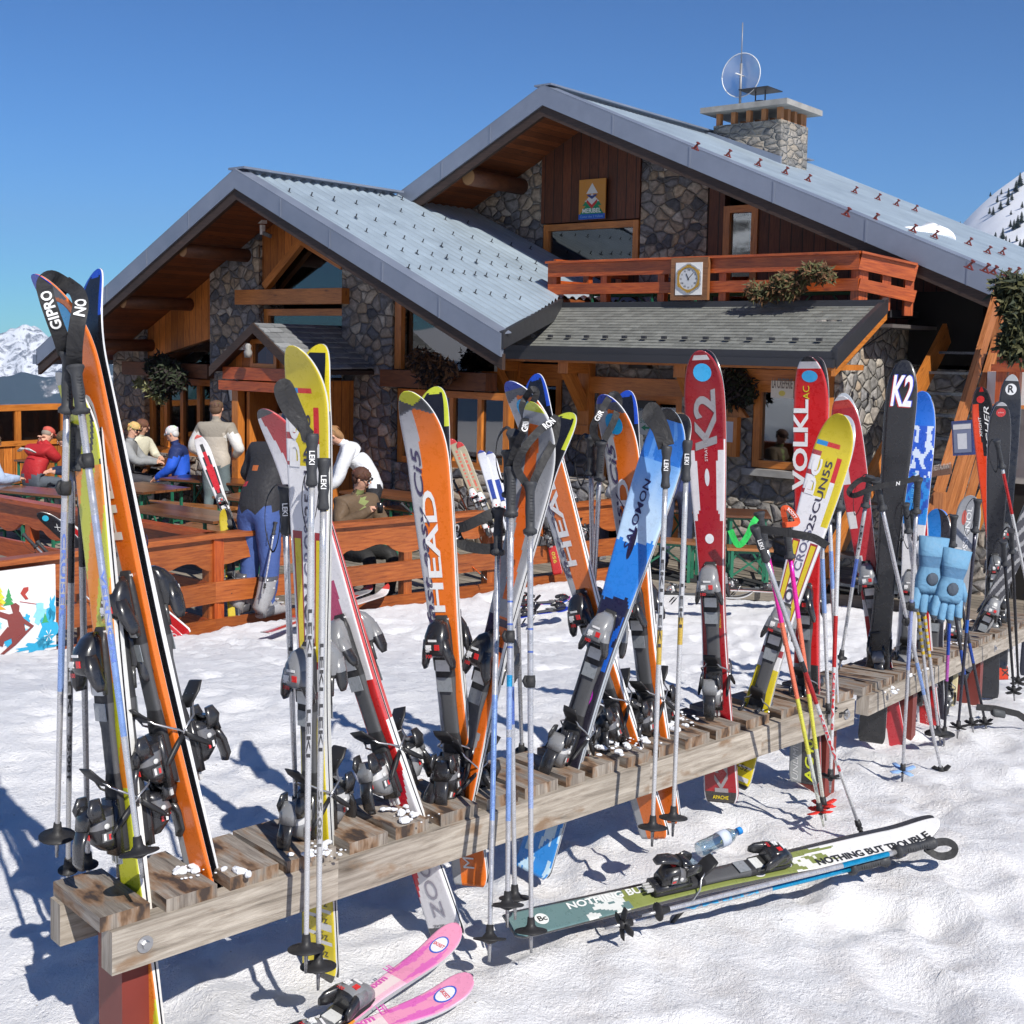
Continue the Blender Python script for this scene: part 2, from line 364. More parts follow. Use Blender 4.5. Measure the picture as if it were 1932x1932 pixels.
def glass():
    m=bpy.data.materials.new('window_glass'); m.use_nodes=True; t=m.node_tree; t.nodes.clear()
    o=t.nodes.new('ShaderNodeOutputMaterial'); mx=t.nodes.new('ShaderNodeMixShader'); tr=t.nodes.new('ShaderNodeBsdfTransparent'); tr.inputs[0].default_value=(.7,.75,.74,1)
    gl=t.nodes.new('ShaderNodeBsdfGlossy'); gl.inputs['Roughness'].default_value=.02; lw=t.nodes.new('ShaderNodeLayerWeight'); lw.inputs[0].default_value=.5
    r=ramp(t,lw.outputs['Fresnel'],[(0,(.13,)*3),(.6,(.4,)*3),(1,(1,)*3)])
    mp=mapping(t); nz=nd(t,'ShaderNodeTexNoise',Scale=.8,Detail=1.0); lk(t,mp.outputs[0],nz.inputs['Vector']); bu=nd(t,'ShaderNodeBump'); bu.inputs['Strength'].default_value=.06; bu.inputs['Distance'].default_value=.02
    lk(t,nz.outputs[0],bu.inputs['Height']); lk(t,bu.outputs[0],gl.inputs['Normal'])
    lk(t,r.outputs[0],mx.inputs[0]); lk(t,tr.outputs[0],mx.inputs[1]); lk(t,gl.outputs[0],mx.inputs[2]); lk(t,mx.outputs[0],o.inputs[0]); return m
M_GL=glass()
def clearp(name,tint,g=.12,rough=.05):
    m=bpy.data.materials.new(name); m.use_nodes=True; t=m.node_tree; t.nodes.clear()
    o=t.nodes.new('ShaderNodeOutputMaterial'); mx=t.nodes.new('ShaderNodeMixShader'); tr=t.nodes.new('ShaderNodeBsdfTransparent'); tr.inputs[0].default_value=(*tint,1)
    gl=t.nodes.new('ShaderNodeBsdfGlossy'); gl.inputs['Roughness'].default_value=rough; lw=t.nodes.new('ShaderNodeLayerWeight'); lw.inputs[0].default_value=.3
    r=ramp(t,lw.outputs['Facing'],[(0,(g,)*3),(1,(min(1,g*5),)*3)]); lk(t,r.outputs[0],mx.inputs[0]); lk(t,tr.outputs[0],mx.inputs[1]); lk(t,gl.outputs[0],mx.inputs[2]); lk(t,mx.outputs[0],o.inputs[0]); return m
# ------------------------------------------------------------------ ground of snow
def fbm(x,y,sc_,oct_=3,seed=0):
    return NZ.fractal(V((x*sc_+seed,y*sc_-seed,seed*.37)),1.0,2.1,oct_)
TERR=[]   # half planes of the terrace, filled below
FP0=onz(0,1057,1.0); FP1=onz(401,1007,1.0); FP2=onz(1198,940,1.0)
FPm=FP0-(FP1-FP0).normalized()*4
DK0=onz(1160,1082,.2); DK1=onz(1640,1118,.2); DK2=DK1+(DK1-DK0).normalized()*9
TP=[(q.x,q.y) for q in (FPm,FP1,FP2,DK0,DK2,V((14,26,0)),V((-14,30,0)),V((-16,8,0)))]
def terr_depth(x,y):
    """metres inside the terrace (positive) or outside (negative)"""
    ins=False; best=1e9; n=len(TP)
    for i in range(n):
        ax,ay=TP[i]; bx,by=TP[(i+1)%n]
        if (ay>y)!=(by>y) and x<(bx-ax)*(y-ay)/(by-ay)+ax: ins=not ins
        dx,dy=bx-ax,by-ay; t=((x-ax)*dx+(y-ay)*dy)/(dx*dx+dy*dy); t=0 if t<0 else (1 if t>1 else t)
        e=(x-ax-dx*t)**2+(y-ay-dy*t)**2
        if e<best: best=e
    return math.sqrt(best)*(1 if ins else -1)
def base_h(x,y):
    d=y*.97+x*-.08
    t=min(max((d-4.6)/5.6,0),1); t=t*t*(3-2*t)
    z=1.02-.76*t
    if x>1.2 and y>4: z+=-.02*min((y-4),4)
    if x>.7 and y>4.0:
        q=min(max((y-4.0)/1.0,0),1)*min(max((x-.7)/.5,0),1); z-=.085*q*q*(3-2*q)
    return z
def ground_h(x,y,fine=True):
    r=math.hypot(x,y)
    z=base_h(x,y)
    if y<0: z=1.02+.12*min(-y,60)
    td=terr_depth(x,y) if 3<y<40 and abs(x)<30 else -9
    if td>-.35:
        k=min(max((td+.35)/.6,0),1); z=z*(1-k)+(-.25)*k
    if r>27: z-= (r-27)*.62 if y>0 else 0
    if y>0 and r>3000: z=max(z,-1300)
    if y>0: z=max(z,-1300)
    if r<26 and td<.3:
        a=1.0
        z+=.022*fbm(x,y,.8,2,3)+ .015*fbm(x,y,2.6,2,9)
        if 2<y<12: z+=foot(x,y)
        if r<16: z+=.020*abs(fbm(x,y,5,3,5))+.009*fbm(x,y,15,3,1)-.020*abs(fbm(x,y,10,3,7))
    elif r>60: z+=.04*r*fbm(x,y,.012,3,2)*(1 if r<4000 else .3)*.2
    return z
def axis(lo,hi,step,far,g):
    a=[lo]
    while a[-1]<hi: a.append(a[-1]+step*(1+max(0,(a[-1]-3))*.10 if step<.1 and lo>0 else 1))
    s_=step
    up=[a[-1]]; 
    while up[-1]<far: s_*=g; up.append(up[-1]+s_)
    s_=step; dn=[a[0]]
    while dn[-1]>-far: s_*=g; dn.append(dn[-1]-s_)
    return dn[:0:-1]+a+up[1:]
FOOT=[]
_r=random.Random(21)
for k in range(230):
    y_=2.4+_r.random()**.8*9.5; x_=(-.42+_r.random()*.84)*y_*1.05+.2; FOOT.append((x_,y_,_r.random()*3.14,.035+.05*_r.random()))
for k in range(26): FOOT.append((1.2+.09*(k%2)*2+k*.03,2.7+k*.33,1.35,.06))
FG={}
for f_ in FOOT: FG.setdefault((int(f_[0]//.5),int(f_[1]//.5)),[]).append(f_)
def foot(x,y):
    z=0; cx,cy_=int(x//.5),int(y//.5)
    for i in (-1,0,1):
        for j in (-1,0,1):
            for (fx,fy,a,dp) in FG.get((cx+i,cy_+j),()):
                dx,dy=x-fx,y-fy; u1=(dx*math.cos(a)+dy*math.sin(a))/.17; v1=(-dx*math.sin(a)+dy*math.cos(a))/.085; q=u1*u1+v1*v1
                if q<4: z+=-dp*.38*math.exp(-q**2*1.2)+dp*.15*math.exp(-(q-1.9)**2*1.6)
    return z
xs=axis(-4.2,6.5,.034,14000,1.22); ys=axis(1.6,13.5,.034,14000,1.22)
gm=bpy.data.meshes.new('snow_ground'); nx=len(xs); gv=[(x,y,ground_h(x,y)) for y in ys for x in xs]
gf=[(j*nx+i,j*nx+i+1,(j+1)*nx+i+1,(j+1)*nx+i) for j in range(len(ys)-1) for i in range(nx-1)]
gm.from_pydata(gv,[],gf); gm.polygons.foreach_set('use_smooth',[True]*len(gf))
def snowmat():
    m,t,b=nodes('snow'); mp=mapping(t,'Object')
    n1=nd(t,'ShaderNodeTexNoise',Scale=1.1,Detail=5.0,Roughness=.65); n2=nd(t,'ShaderNodeTexNoise',Scale=26.0,Detail=8.0,Roughness=.72); n3=nd(t,'ShaderNodeTexNoise',Scale=7.0,Detail=4.0,Roughness=.6)
    for q in (n1,n2,n3): lk(t,mp.outputs[0],q.inputs['Vector'])
    r=ramp(t,n1.outputs[0],[(.3,(.86,.865,.89)),(.62,(.92,.92,.935))])
    # brownish dirt trodden in round the rack
    sp=nd(t,'ShaderNodeSeparateXYZ'); lk(t,mp.outputs[0],sp.inputs[0])
    vm=nd(t,'ShaderNodeVectorMath',operation='DISTANCE'); lk(t,mp.outputs[0],vm.inputs[0]); vm.inputs[1].default_value=(.75,4.1,1.0)
    rd=ramp(t,vm.outputs['Value'],[(0,(1,)*3),(.5,(1,)*3),(1,(0,)*3)])
    dv=nd(t,'ShaderNodeMath',operation='MULTIPLY'); lk(t,vm.outputs['Value'],dv.inputs[0]); dv.inputs[1].default_value=.45; lk(t,dv.outputs[0],rd.inputs[0])
    rn=ramp(t,n3.outputs[0],[(.45,(0,)*3),(.75,(.38,)*3)]); k=mul(t,rd.outputs[0],rn.outputs[0])
    mx=t.nodes.new('ShaderNodeMix'); mx.data_type='RGBA'; lk(t,k,mx.inputs[0]); lk(t,r.outputs[0],mx.inputs[6]); mx.inputs[7].default_value=(.62,.55,.49,1)
    # specks of grit
    vo=nd(t,'ShaderNodeTexVoronoi',Scale=9.0); lk(t,mp.outputs[0],vo.inputs['Vector']); rs=ramp(t,vo.outputs['Distance'],[(.018,(.35,.28,.22)),(.035,(1,)*3)])
    lk(t,mul(t,mx.outputs[2],rs.outputs[0],.8),b.inputs['Base Color']); b.inputs['Roughness'].default_value=.55; b.inputs['Specular IOR Level'].default_value=.35
    ad=nd(t,'ShaderNodeMath',operation='MULTIPLY_ADD'); lk(t,n3.outputs[0],ad.inputs[0]); ad.inputs[1].default_value=.5; lk(t,n2.outputs[0],ad.inputs[2])
    n4=nd(t,'ShaderNodeTexNoise',Scale=85.0,Detail=4.0,Roughness=.8); lk(t,mp.outputs[0],n4.inputs['Vector']); a2=nd(t,'ShaderNodeMath',operation='MULTIPLY_ADD'); lk(t,n4.outputs[0],a2.inputs[0]); a2.inputs[1].default_value=1.0; lk(t,ad.outputs[0],a2.inputs[2])
    bump(t,b,a2.outputs[0],.65,.026)
    return m
M_SNOW=snowmat(); gm.materials.append(M_SNOW)
go=bpy.data.objects.new('snow_ground',gm); COL.objects.link(go); tag(go,'trampled sunlit snow sloping down to the terrace','snow',kind='structure')
# far mountains
def mountain_mat(name,treeline,seed,forest=(.035,.05,.06),snow=(.88,.89,.92),rock=(.16,.15,.15),k=1.0,sl=.5):
    m,t,b=nodes(name); mp=mapping(t,'Object',(.001*k,)*3); g=nd(t,'ShaderNodeNewGeometry'); sp=nd(t,'ShaderNodeSeparateXYZ'); lk(t,g.outputs['Position'],sp.inputs[0])
    nz=nd(t,'ShaderNodeTexNoise',Scale=3.0,Detail=10.0,Roughness=.68); lk(t,mp.outputs[0],nz.inputs['Vector'])
    n2=nd(t,'ShaderNodeTexNoise',Scale=14.0,Detail=10.0,Roughness=.75); lk(t,mp.outputs[0],n2.inputs['Vector'])
    sn=nd(t,'ShaderNodeSeparateXYZ'); lk(t,g.outputs['Normal'],sn.inputs[0])
    ad=nd(t,'ShaderNodeMath',operation='MULTIPLY_ADD'); lk(t,n2.outputs[0],ad.inputs[0]); ad.inputs[1].default_value=.5; lk(t,sn.outputs[2],ad.inputs[2])
    n5=nd(t,'ShaderNodeTexNoise',Scale=9.0,Detail=12.0,Roughness=.78,Distortion=.8); lk(t,mp.outputs[0],n5.inputs['Vector']); rr=ramp(t,n5.outputs[0],[(sl,rock),(sl+.07,snow)])
    # forest below the tree line
    h=nd(t,'ShaderNodeMath',operation='MULTIPLY_ADD'); lk(t,nz.outputs[0],h.inputs[0]); h.inputs[1].default_value=-treeline[1]; h.inputs[2].default_value=treeline[0]+treeline[1]*.5
    df=nd(t,'ShaderNodeMath',operation='SUBTRACT'); lk(t,h.outputs[0],df.inputs[0]); lk(t,sp.outputs[2],df.inputs[1])
    ds=nd(t,'ShaderNodeMath',operation='DIVIDE'); lk(t,df.outputs[0],ds.inputs[0]); ds.inputs[1].default_value=treeline[2]
    rf=ramp(t,ds.outputs[0],[(0,(0,)*3),(1,(1,)*3)])
    gl=ramp(t,nz.outputs[0],[(.55,(1,)*3),(.60,(.0,)*3)]); kk=mul(t,rf.outputs[0],gl.outputs[0])
    mx=t.nodes.new('ShaderNodeMix'); mx.data_type='RGBA'; lk(t,kk,mx.inputs[0]); lk(t,rr.outputs[0],mx.inputs[6]); mx.inputs[7].default_value=(*forest,1)
    lk(t,mx.outputs[2],b.inputs['Base Color']); b.inputs['Roughness'].default_value=.9; b.inputs['Specular IOR Level'].default_value=.1
    return m
def ridge(name,mat,label,cat,a0,a1,dist,depth,prof,base,nu=160,nv=60,rough=.12,seed=0,fq=3.5):
    """relief between azimuths a0,a1 (degrees from the view axis); prof(az)->crest height"""
    vs_=[];fs=[]
    for j in range(nv):
        for i in range(nu):
            az=rad(a0+(a1-a0)*i/(nu-1)); q=j/(nv-1)
            d=dist+depth*q; top=prof(math.degrees(az))
            if q<=.8: k=(q/.8)**1.15
            else: k=1-(q-.8)/.2*.5
            z=base+(top-base)*k
            x=math.sin(az)*d; y=math.cos(az)*d
            n=NZ.fractal(V((x/depth*fq+seed,y/depth*fq,seed)),1.0,2.05,8)
            n2=1-abs(NZ.fractal(V((x/depth*fq*.6-seed,y/depth*fq*.6,seed*2)),1.0,2.1,7))
            z+=(top-base)*rough*(n*.6+n2*.6-.45)*(.25+.75*min(1,q*2))
            vs_.append((x,y,z))
    for j in range(nv-1):
        for i in range(nu-1): a=j*nu+i; fs.append((a,a+1,a+nu+1,a+nu))
    me=bpy.data.meshes.new(name); me.from_pydata(vs_,[],fs); me.polygons.foreach_set('use_smooth',[True]*len(fs)); me.materials.append(mat)
    o=bpy.data.objects.new(name,me); COL.objects.link(o); return tag(o,label,cat,kind='structure')
def hgt(y,x,d): return ray(x,y).z/ray(x,y).y*d+ZC
hfar=lambda a: 2.65+ (20+ 14*math.sin(a*.9)+10*math.sin(a*2.3+1))*11500/2335*.72
ridge('snowy_mountains',mountain_mat('far_mountain',(-330,260,90),1,k=1.0,sl=.44),'far snowy mountain range on the horizon left of the chalet','mountains',-36,4,9500,3000,hfar,-1500,420,130,.10,3,14)
hmid=lambda a: 2.65-(62+12*math.sin(a*.8+.5)+7*math.sin(a*2.1))*6500/2335
ridge('forested_hills',mountain_mat('near_forest',(60,520,60),2,forest=(.02,.034,.04)),'dark forested mountainside beyond the valley, left of the chalet','mountains',-36,0,4200,2600,hmid,-1250,260,100,.05,8,8)
ridge('mountain_behind',mountain_mat('slope_behind',(-100,50,60),4,rock=(.1,.095,.09),sl=.45),'snowy mountain face behind the photographer','mountains',118,262,900,1900,lambda a:560+60*math.sin(a*.11),-20,160,70,.30,5)
# hill on the right with firs
HILLP=[]
def hill():
    nu,nv=90,60; vs_=[];fs=[]
    for j in range(nv):
        for i in range(nu):
            px=1700+(2300-1700)*i/(nu-1); q=j/(nv-1)
            d=640+420*q
            crest=445-(px-1790)*.55-55*(1-math.exp(-max(px-1800,0)/60)) if px>1790 else 445+(1790-px)*.35
            top=hgt(crest,px,1060)
            rr_=ray(px,500); x=rr_.x/rr_.y*d
            z=-60+(top+60)*(q**.85)+ 9*fbm(x,d,.012,4,6)*min(1,q*2)*(1-q*.7)
            vs_.append((x,d,z))
    for j in range(nv-1):
        for i in range(nu-1): a=j*nu+i; fs.append((a,a+1,a+nu+1,a+nu))
    me=bpy.data.meshes.new('snowy_hill'); me.from_pydata(vs_,[],fs); me.polygons.foreach_set('use_smooth',[True]*len(fs)); me.materials.append(plain('hill_snow',(.9,.91,.94),.7,var=.05,scale=.02))
    o=bpy.data.objects.new('snowy_hill',me); COL.objects.link(o); tag(o,'steep snowy hillside behind the roof at right','hill',kind='structure')
    return vs_,nu,nv
HV,HNU,HNV=hill()
M_FIR=plain('fir_needles',(.03,.045,.03),.8,var=.5,scale=.4); M_TRK=plain('fir_trunk',(.07,.05,.035),.8)
def fir_mesh(seed):
    rnd=random.Random(seed); m=MB()
    for k in range(11):
        z0=.12+.84*k/11; r=(1-z0)**.85*.26*(rnd.random()*.3+.85)
        for a in range(9):
            t=2*math.pi*(a+rnd.random()*.6)/9; rr=r*(.9+.6*rnd.random()); h=.11*(1.1-z0*.4)
            tip=V((math.cos(t)*rr,math.sin(t)*rr,z0-.03-rnd.random()*.03)); b=V((0,0,z0+h*.6))
            sd_=V((-math.sin(t),math.cos(t),0))*rr*.42
            m.poly([b,tip*.6+sd_+V((0,0,z0*.4)),tip,tip*.6-sd_+V((0,0,z0*.4))])
    return m
firs=[]
def fir(loc,h,seed,label):
    r=thing('fir_tree',label,'tree',loc,'fir trees on the snowy hill')
    r.scale=(h,h,h); r.rotation_euler.z=seed
    if seed<4:
        a=fir_mesh(seed).build('crown',M_FIR,r); t=MB(); t.tube([(0,0,-.02),(0,0,.9)],[.018,.004],6); b=t.build('trunk',M_TRK,r); firs.append((a,b))
    else:
        for q in firs[seed%4]:
            c=q.copy(); COL.objects.link(c); c.parent=r
    return r
def hill_pt(px,py):
    d=ray(px,py); best=None
    for (x,y,z) in HV:
        t=y/d.y; e=abs(d.x*t-x)+abs(ZC+d.z*t-z)*1.0
        if best is None or e<best[0]: best=(e,(x,y,z))
    return V(best[1])
FT=[(1797,423,10,'lone tiny fir on the skyline left of the hill'),(1885,382,13,'small fir on the upper left hill slope'),(1876,405,16,''),(1890,398,18,''),(1866,402,12,''),(1905,372,17,''),(1917,362,22,''),(1928,352,26,''),(1899,388,16,''),(1911,377,16,''),
    (1909,404,9,'lone dot of a fir in the middle of the bare slope'),(1888,452,22,'big fir beside the roof edge on the lower slope'),(1880,455,18,''),(1895,462,15,''),(1907,430,14,''),(1919,428,24,''),(1928,424,22,''),(1913,436,20,''),(1905,465,14,''),(1924,468,18,''),(1931,470,16,''),(1916,455,12,''),(1930,395,12,''),(1870,368,9,''),(1887,368,10,'')]
for i,(x,y,h,lb) in enumerate(FT):
    p=hill_pt(x,y); fir(p,h*p.y/2335*1.12,i,lb or 'dark fir tree among the clumps on the snowy hill at right')
# haze between here and the mountains
hz=MB(); hz.cbox(-15500,15500,-6000,15500,-2200,1500)
hm=bpy.data.materials.new('haze'); hm.use_nodes=True; t=hm.node_tree; t.nodes.clear(); o=t.nodes.new('ShaderNodeOutputMaterial'); pv=t.nodes.new('ShaderNodeVolumePrincipled')
pv.inputs['Color'].default_value=(.50,.70,1,1); pv.inputs['Density'].default_value=6e-5; pv.inputs['Anisotropy'].default_value=.0; lk(t,pv.outputs[0],o.inputs['Volume'])
hzo=hz.build('haze',hm); tag(hzo,'thin blue mountain air over the valley','haze',kind='stuff')
# ------------------------------------------------------------------ chalet
chalet=thing('chalet','big stone and timber mountain chalet with blue-grey corrugated roofs and a chimney','building',B(12,13,0))
def P(mb,name,mat,root=None): return part(mb,name,mat,root or chalet)
def zl(s): return 4.91-(.462*(13.76-s) if s<13.76 else .499*(s-13.76))      # left roof, top surface
def zm(s): return 6.26-(.43*(10.95-s) if s<10.95 else .475*(s-10.95))       # main roof
def corr(fz,s0,s1,c0,c1,pitch,amp,cut=None,ns=10):
    """corrugated sheet, ribs running down the slope (along s)"""
    m=MB(); n=int((c1-c0)/pitch)*6; cs=[c0+(c1-c0)*i/n for i in range(n+1)]
    prof=[0,0,.7,1,1,.7]
    rows=[]
    for i,c in enumerate(cs):
        lo=cut(c) if cut else s0
        rows.append([B(lo+(s1-lo)*j/ns,c,fz(lo+(s1-lo)*j/ns)+.02+amp*prof[i%6]) for j in range(ns+1)])
    i0=len(m.v)
    for r in rows: m.v+=r
    for i in range(n):
        for j in range(ns):
            a=i0+i*(ns+1)+j; m.face([a,a+1,a+ns+2,a+ns+1],[(0,0)]*4,0,(1,1,1),False)
    return m
def slab(fz,pts,th):
    """roof body below the sheet; pts in (s,c)"""
    m=MB(); m.prism([B(s,c,fz(s)) for s,c in pts],(0,0,-th),L=uu); return m
def cutc(c): return 9.0+(c-11)*.455 if c<13.7 else 10.23
# left roof
rl=P(corr(zl,9,13.76,11,18.6,.18,.038,cutc),'roof',M_ROOF); rl['label']='blue-grey corrugated roof over the terrace wing'
P(corr(zl,13.76,18.9,11,18.6,.18,.038),'roof_slope',M_ROOF,rl)
m=MB()
for pts in ([(9.0,11),(13.76,11),(13.76,18.5),(10.23,18.5),(10.23,13.7)],[(13.76,11),(18.85,11),(18.85,18.5),(13.76,18.5)]): m.prism([B(s,c,zl(s)) for s,c in pts],(0,0,-.12),L=vv)
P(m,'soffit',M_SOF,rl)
def rake(fz,sA,sB,c,w1=.20,w2=.15,seams=5,root=None):
    """metal trim and dark timber board along a gable edge, from sA to sB"""
    m=MB(); k=.05
    m.prism([B(sA,c-k,fz(sA)+.05),B(sB,c-k,fz(sB)+.05),B(sB,c-k,fz(sB)-w1),B(sA,c-k,fz(sA)-w1)],vv*.05,L=uu)
    m.prism([B(sA,c-k,fz(sA)+.065),B(sB,c-k,fz(sB)+.065),B(sB,c+.14,fz(sB)+.085),B(sA,c+.14,fz(sA)+.085)],(0,0,-.012),L=uu)
    for i in range(1,seams):
        s=sA+(sB-sA)*i/seams; dz=.012
        m.prism([B(s-.012,c-k-.008,fz(s-.012)+.05),B(s+.012,c-k-.008,fz(s+.012)+.05),B(s+.012,c-k-.008,fz(s)-w1),B(s-.012,c-k-.008,fz(s)-w1)],vv*.006,L=uu)
    P(m,'trim',M_FAS,root)
    m=MB(); m.prism([B(sA,c-.02,fz(sA)-w1+.03),B(sB,c-.02,fz(sB)-w1+.03),B(sB,c-.02,fz(sB)-w1-w2),B(sA,c-.02,fz(sA)-w1-w2)],vv*.06,L=uu)
    P(m,'rake_board',M_DKW,root)
rake(zl,9.0,13.76,11,root=rl); rake(zl,13.76,18.86,11,root=rl)
m=MB(); m.bar(B(13.76,10.98,zl(13.76)+.075),B(13.76,14.1,zl(13.76)+.075),.34,.03); P(m,'ridge_cap',M_FAS,rl)
m=MB(); m.bar(B(18.9,10.95,zl(18.9)-.08),B(18.9,18.5,zl(18.9)-.08),.14,.16); P(m,'gutter',M_FAS,rl)
# flashing along the cut edge
m=MB(); m.prism([B(cutc(11)-.03,10.96,2.60),B(cutc(13.7)-.03,13.75,3.05),B(cutc(13.7)-.03,13.75,3.30),B(cutc(11)-.03,10.96,2.80)],uu*.06,L=vv); P(m,'flashing',M_DZN,rl)
# main roof
rm=P(corr(zm,2.4,10.95,14.2,22.6,.11,.02,None,14),'roof',M_ROOF); rm['label']='large blue-grey corrugated main roof with red snow guards'
P(corr(zm,10.95,13.8,14.2,22.6,.11,.02),'roof_slope',M_ROOF,rm)
m=MB()
for a,b in ((2.4,10.95),(10.95,13.8)): m.prism([B(a,14.2,zm(a)),B(b,14.2,zm(b)),B(b,22.6,zm(b)),B(a,22.6,zm(a))],(0,0,-.14),L=vv)
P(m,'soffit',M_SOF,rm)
rake(zm,2.4,10.95,14.2,.22,.15,7,rm); rake(zm,10.95,13.8,14.2,.22,.15,3,rm)
m=MB(); m.bar(B(10.95,14.15,zm(10.95)+.06),B(10.95,22.6,zm(10.95)+.06),.3,.025); P(m,'ridge_cap',M_FAS,rm)
# snow hooks: little dark ones on the low roof, red brackets on the main roof
def roofpt(x,y,s0,z0,k,dz=.05):
    d=ray(x,y); ds=d.dot(uu); t=(z0-k*s0-ZC+dz)/(d.z-k*ds); return C0+d*t
hk=MB()
for (a,b_,c_) in (((0,0,0),(0,.0,0),0),): pass
def hookmesh(sz):
    m=MB(); m.bar((0,0,0),(0,0,sz),sz*.35,sz*.1,up=(1,0,0)); m.bar((-sz*.7,0,.004),(sz*.5,0,.004),sz*.35,sz*.08); return m
HM=hookmesh(.055)
hooks=[]
rows=[((548,338),(800,385),7),((545,362),(882,422),9),((598,397),(1000,470),12),((655,431),(1010,498),11),((730,470),(1010,504+8),11),((770,506),(1000,530),12),((868,549),(980,566),5)]
nh=0
for (A,B_,n) in rows:
    for i in range(n):
        x=A[0]+(B_[0]-A[0])*i/(n-1); y=A[1]+(B_[1]-A[1])*i/(n-1); p=roofpt(x,y,13.76,4.91,.462)
        s_,c_,z_=sc(p)
        if s_>13.6 or c_<11.1: continue
        M=Matrix.Translation(p)@frameM((0,0,0),(uu-ZZ*-.462).normalized(),vv,(ZZ-uu*.462).normalized())
        if not hooks:
            o=HM.build('snow_hook',M_DZN); hooks.append(o)
        else: o=hooks[0].copy(); COL.objects.link(o)
        o.parent=rl; o.matrix_basis=root_inv(rl)@M; nh+=1
def guard():
    m=MB(); m.bar((-.06,0,.01),(.08,0,.01),.055,.018); m.bar((.045,0,.01),(-.01,0,.125),.045,.022,up=(1,0,0)); m.bar((-.05,0,.012),(.015,0,.075),.04,.018,up=(1,0,0)); m.bar((-.03,0,.122),(.02,0,.135),.065,.024); return m
g0=None
for (x,y) in ((1312,283),(1373,296),(1430,313),(1481,328),(1524,342),(1612,364),(1656,377),(1691,388),(1726,398),(1596,408),(1650,418),(1722,438),(1763,449),(1827,462),(1863,478),(1890,480),(1828,508),(1858,514),(1873,518),(1898,522),(1916,520)):
    p=roofpt(x,y,10.95,6.26,.43); M=Matrix.Translation(p)@frameM((0,0,0),(uu+ZZ*.43).normalized(),vv,(ZZ-uu*.43).normalized())@Matrix.Scale(.72,4)
    if g0 is None: g0=guard().build('snow_guard',M_RST); o=g0
    else: o=g0.copy(); COL.objects.link(o)
    o.parent=rm; o.matrix_basis=root_inv(rm)@M
def snowlump(name,label,pts,th):
    m=MB(); secs=[]
    for i,(x,y,w_) in enumerate(pts):
        p=roofpt(x,y,10.95,6.26,.43,.0); secs.append((p+ZZ*(th*.35*w_),(uu+ZZ*.43).normalized()*w_*.16,ZZ*th*w_,2.2))
    m.loft(secs,12); o=m.build(name,M_SNP); tag(o,label,'snow',kind=None); return o
snowlump('snow_patch','lump of unmelted snow lying on the main roof',[(1700,432,.15),(1722,438,.5),(1745,440,.6),(1765,442,1.1),(1782,449,1.1),(1793,454,.5)],.10)
# chimney
ch=MB(); s0,s1,c0,c1=9.5,10.75,18.62,19.6
zt=sc(onc(1472,205,18.6))[2]
ch.bbox(s0,s1,c0,c1,5.1,zt-.16); chimney=P(ch,'chimney',M_CHI,rm)
m=MB(); m.bbox(s0-.17,s1+.17,c0-.17,c1+.17,zt+.04,zt+.13); P(m,'chimney_cap',M_CON,rm)
M_BRK=plain('brick',(.42,.19,.08),.8)
for (a_,b2) in [(i*.28,k) for i in range(5) for k in (c0+.03,c1-.12)]+[(0,c0+.03+i*.24) for i in range(1,4)]:
    m=MB(); m.bbox(s0+.02+a_,s0+.10+a_,b2,b2+.09,zt-.16,zt+.04); P(m,'cap_brick',M_BRK,rm)
m=MB(); p=B(10.15,19.1,zt+.13); m.lathe(p,ZZ,[(0,.085),(.14,.085)],14); P(m,'flue',M_STEEL,rm)
m=MB(); 
for a in (-.09,.09): m.bar(p+uu*a,p+uu*a+ZZ*.3,.02,.02)
q=p+ZZ*.3; m.prism([q-uu*.27-vv*.27,q+uu*.27-vv*.27,q+uu*.27+vv*.27,q-uu*.27+vv*.27],(0,0,.015)); 
for a,b_ in ((1,1),(1,-1),(-1,-1),(-1,1)):
    a2,b2=(-b_,a); m.poly([q+uu*.27*a+vv*.27*b_+ZZ*.016,q+uu*.27*a2+vv*.27*b2+ZZ*.016,q+ZZ*.075])
P(m,'flue_hood',M_DZN,rm)
m=MB(); m.prism([B(s1+.08,c0-.02,zm(s1)+.12),B(s0-.04,c0-.02,zm(s0)+.14),B(s0-.04,c0-.02,zm(s0)-.05),B(s1+.08,c0-.02,zm(s1)-.05)],vv*-.03); P(m,'chimney_flashing',M_FAS,rm)
# front of the left wing -----------------------------------------------------
WC=12.3
def wall(pts,c,th=.3,L=ZZ,name='stone_pier',mat=M_STN,root=None):
    m=MB(); m.prism([B(s,c,z) for s,z in pts],vv*th,L=L); return P(m,name,mat,root)
u_=.13
wall([(17.75,0),(18.65,0),(18.65,zl(18.65)-u_),(17.75,zl(17.75)-u_)],WC-.05,.5)
wall([(14.82,0),(16.0,0),(16.0,zl(16.0)-u_),(14.82,zl(14.82)-u_)],WC-.05,.5)
wall([(12.0,0),(13.0,0),(13.0,zl(13.0)-u_),(12.0,zl(12.0)-u_)],WC-.05,.5)
wall([(8.6,0),(12.0,0),(12.0,1.0),(8.6,1.0)],WC,.3,name='stone_wall')
wall([(16.0,0),(17.75,0),(17.75,.75),(16.0,.75)],WC,.3,name='stone_wall')
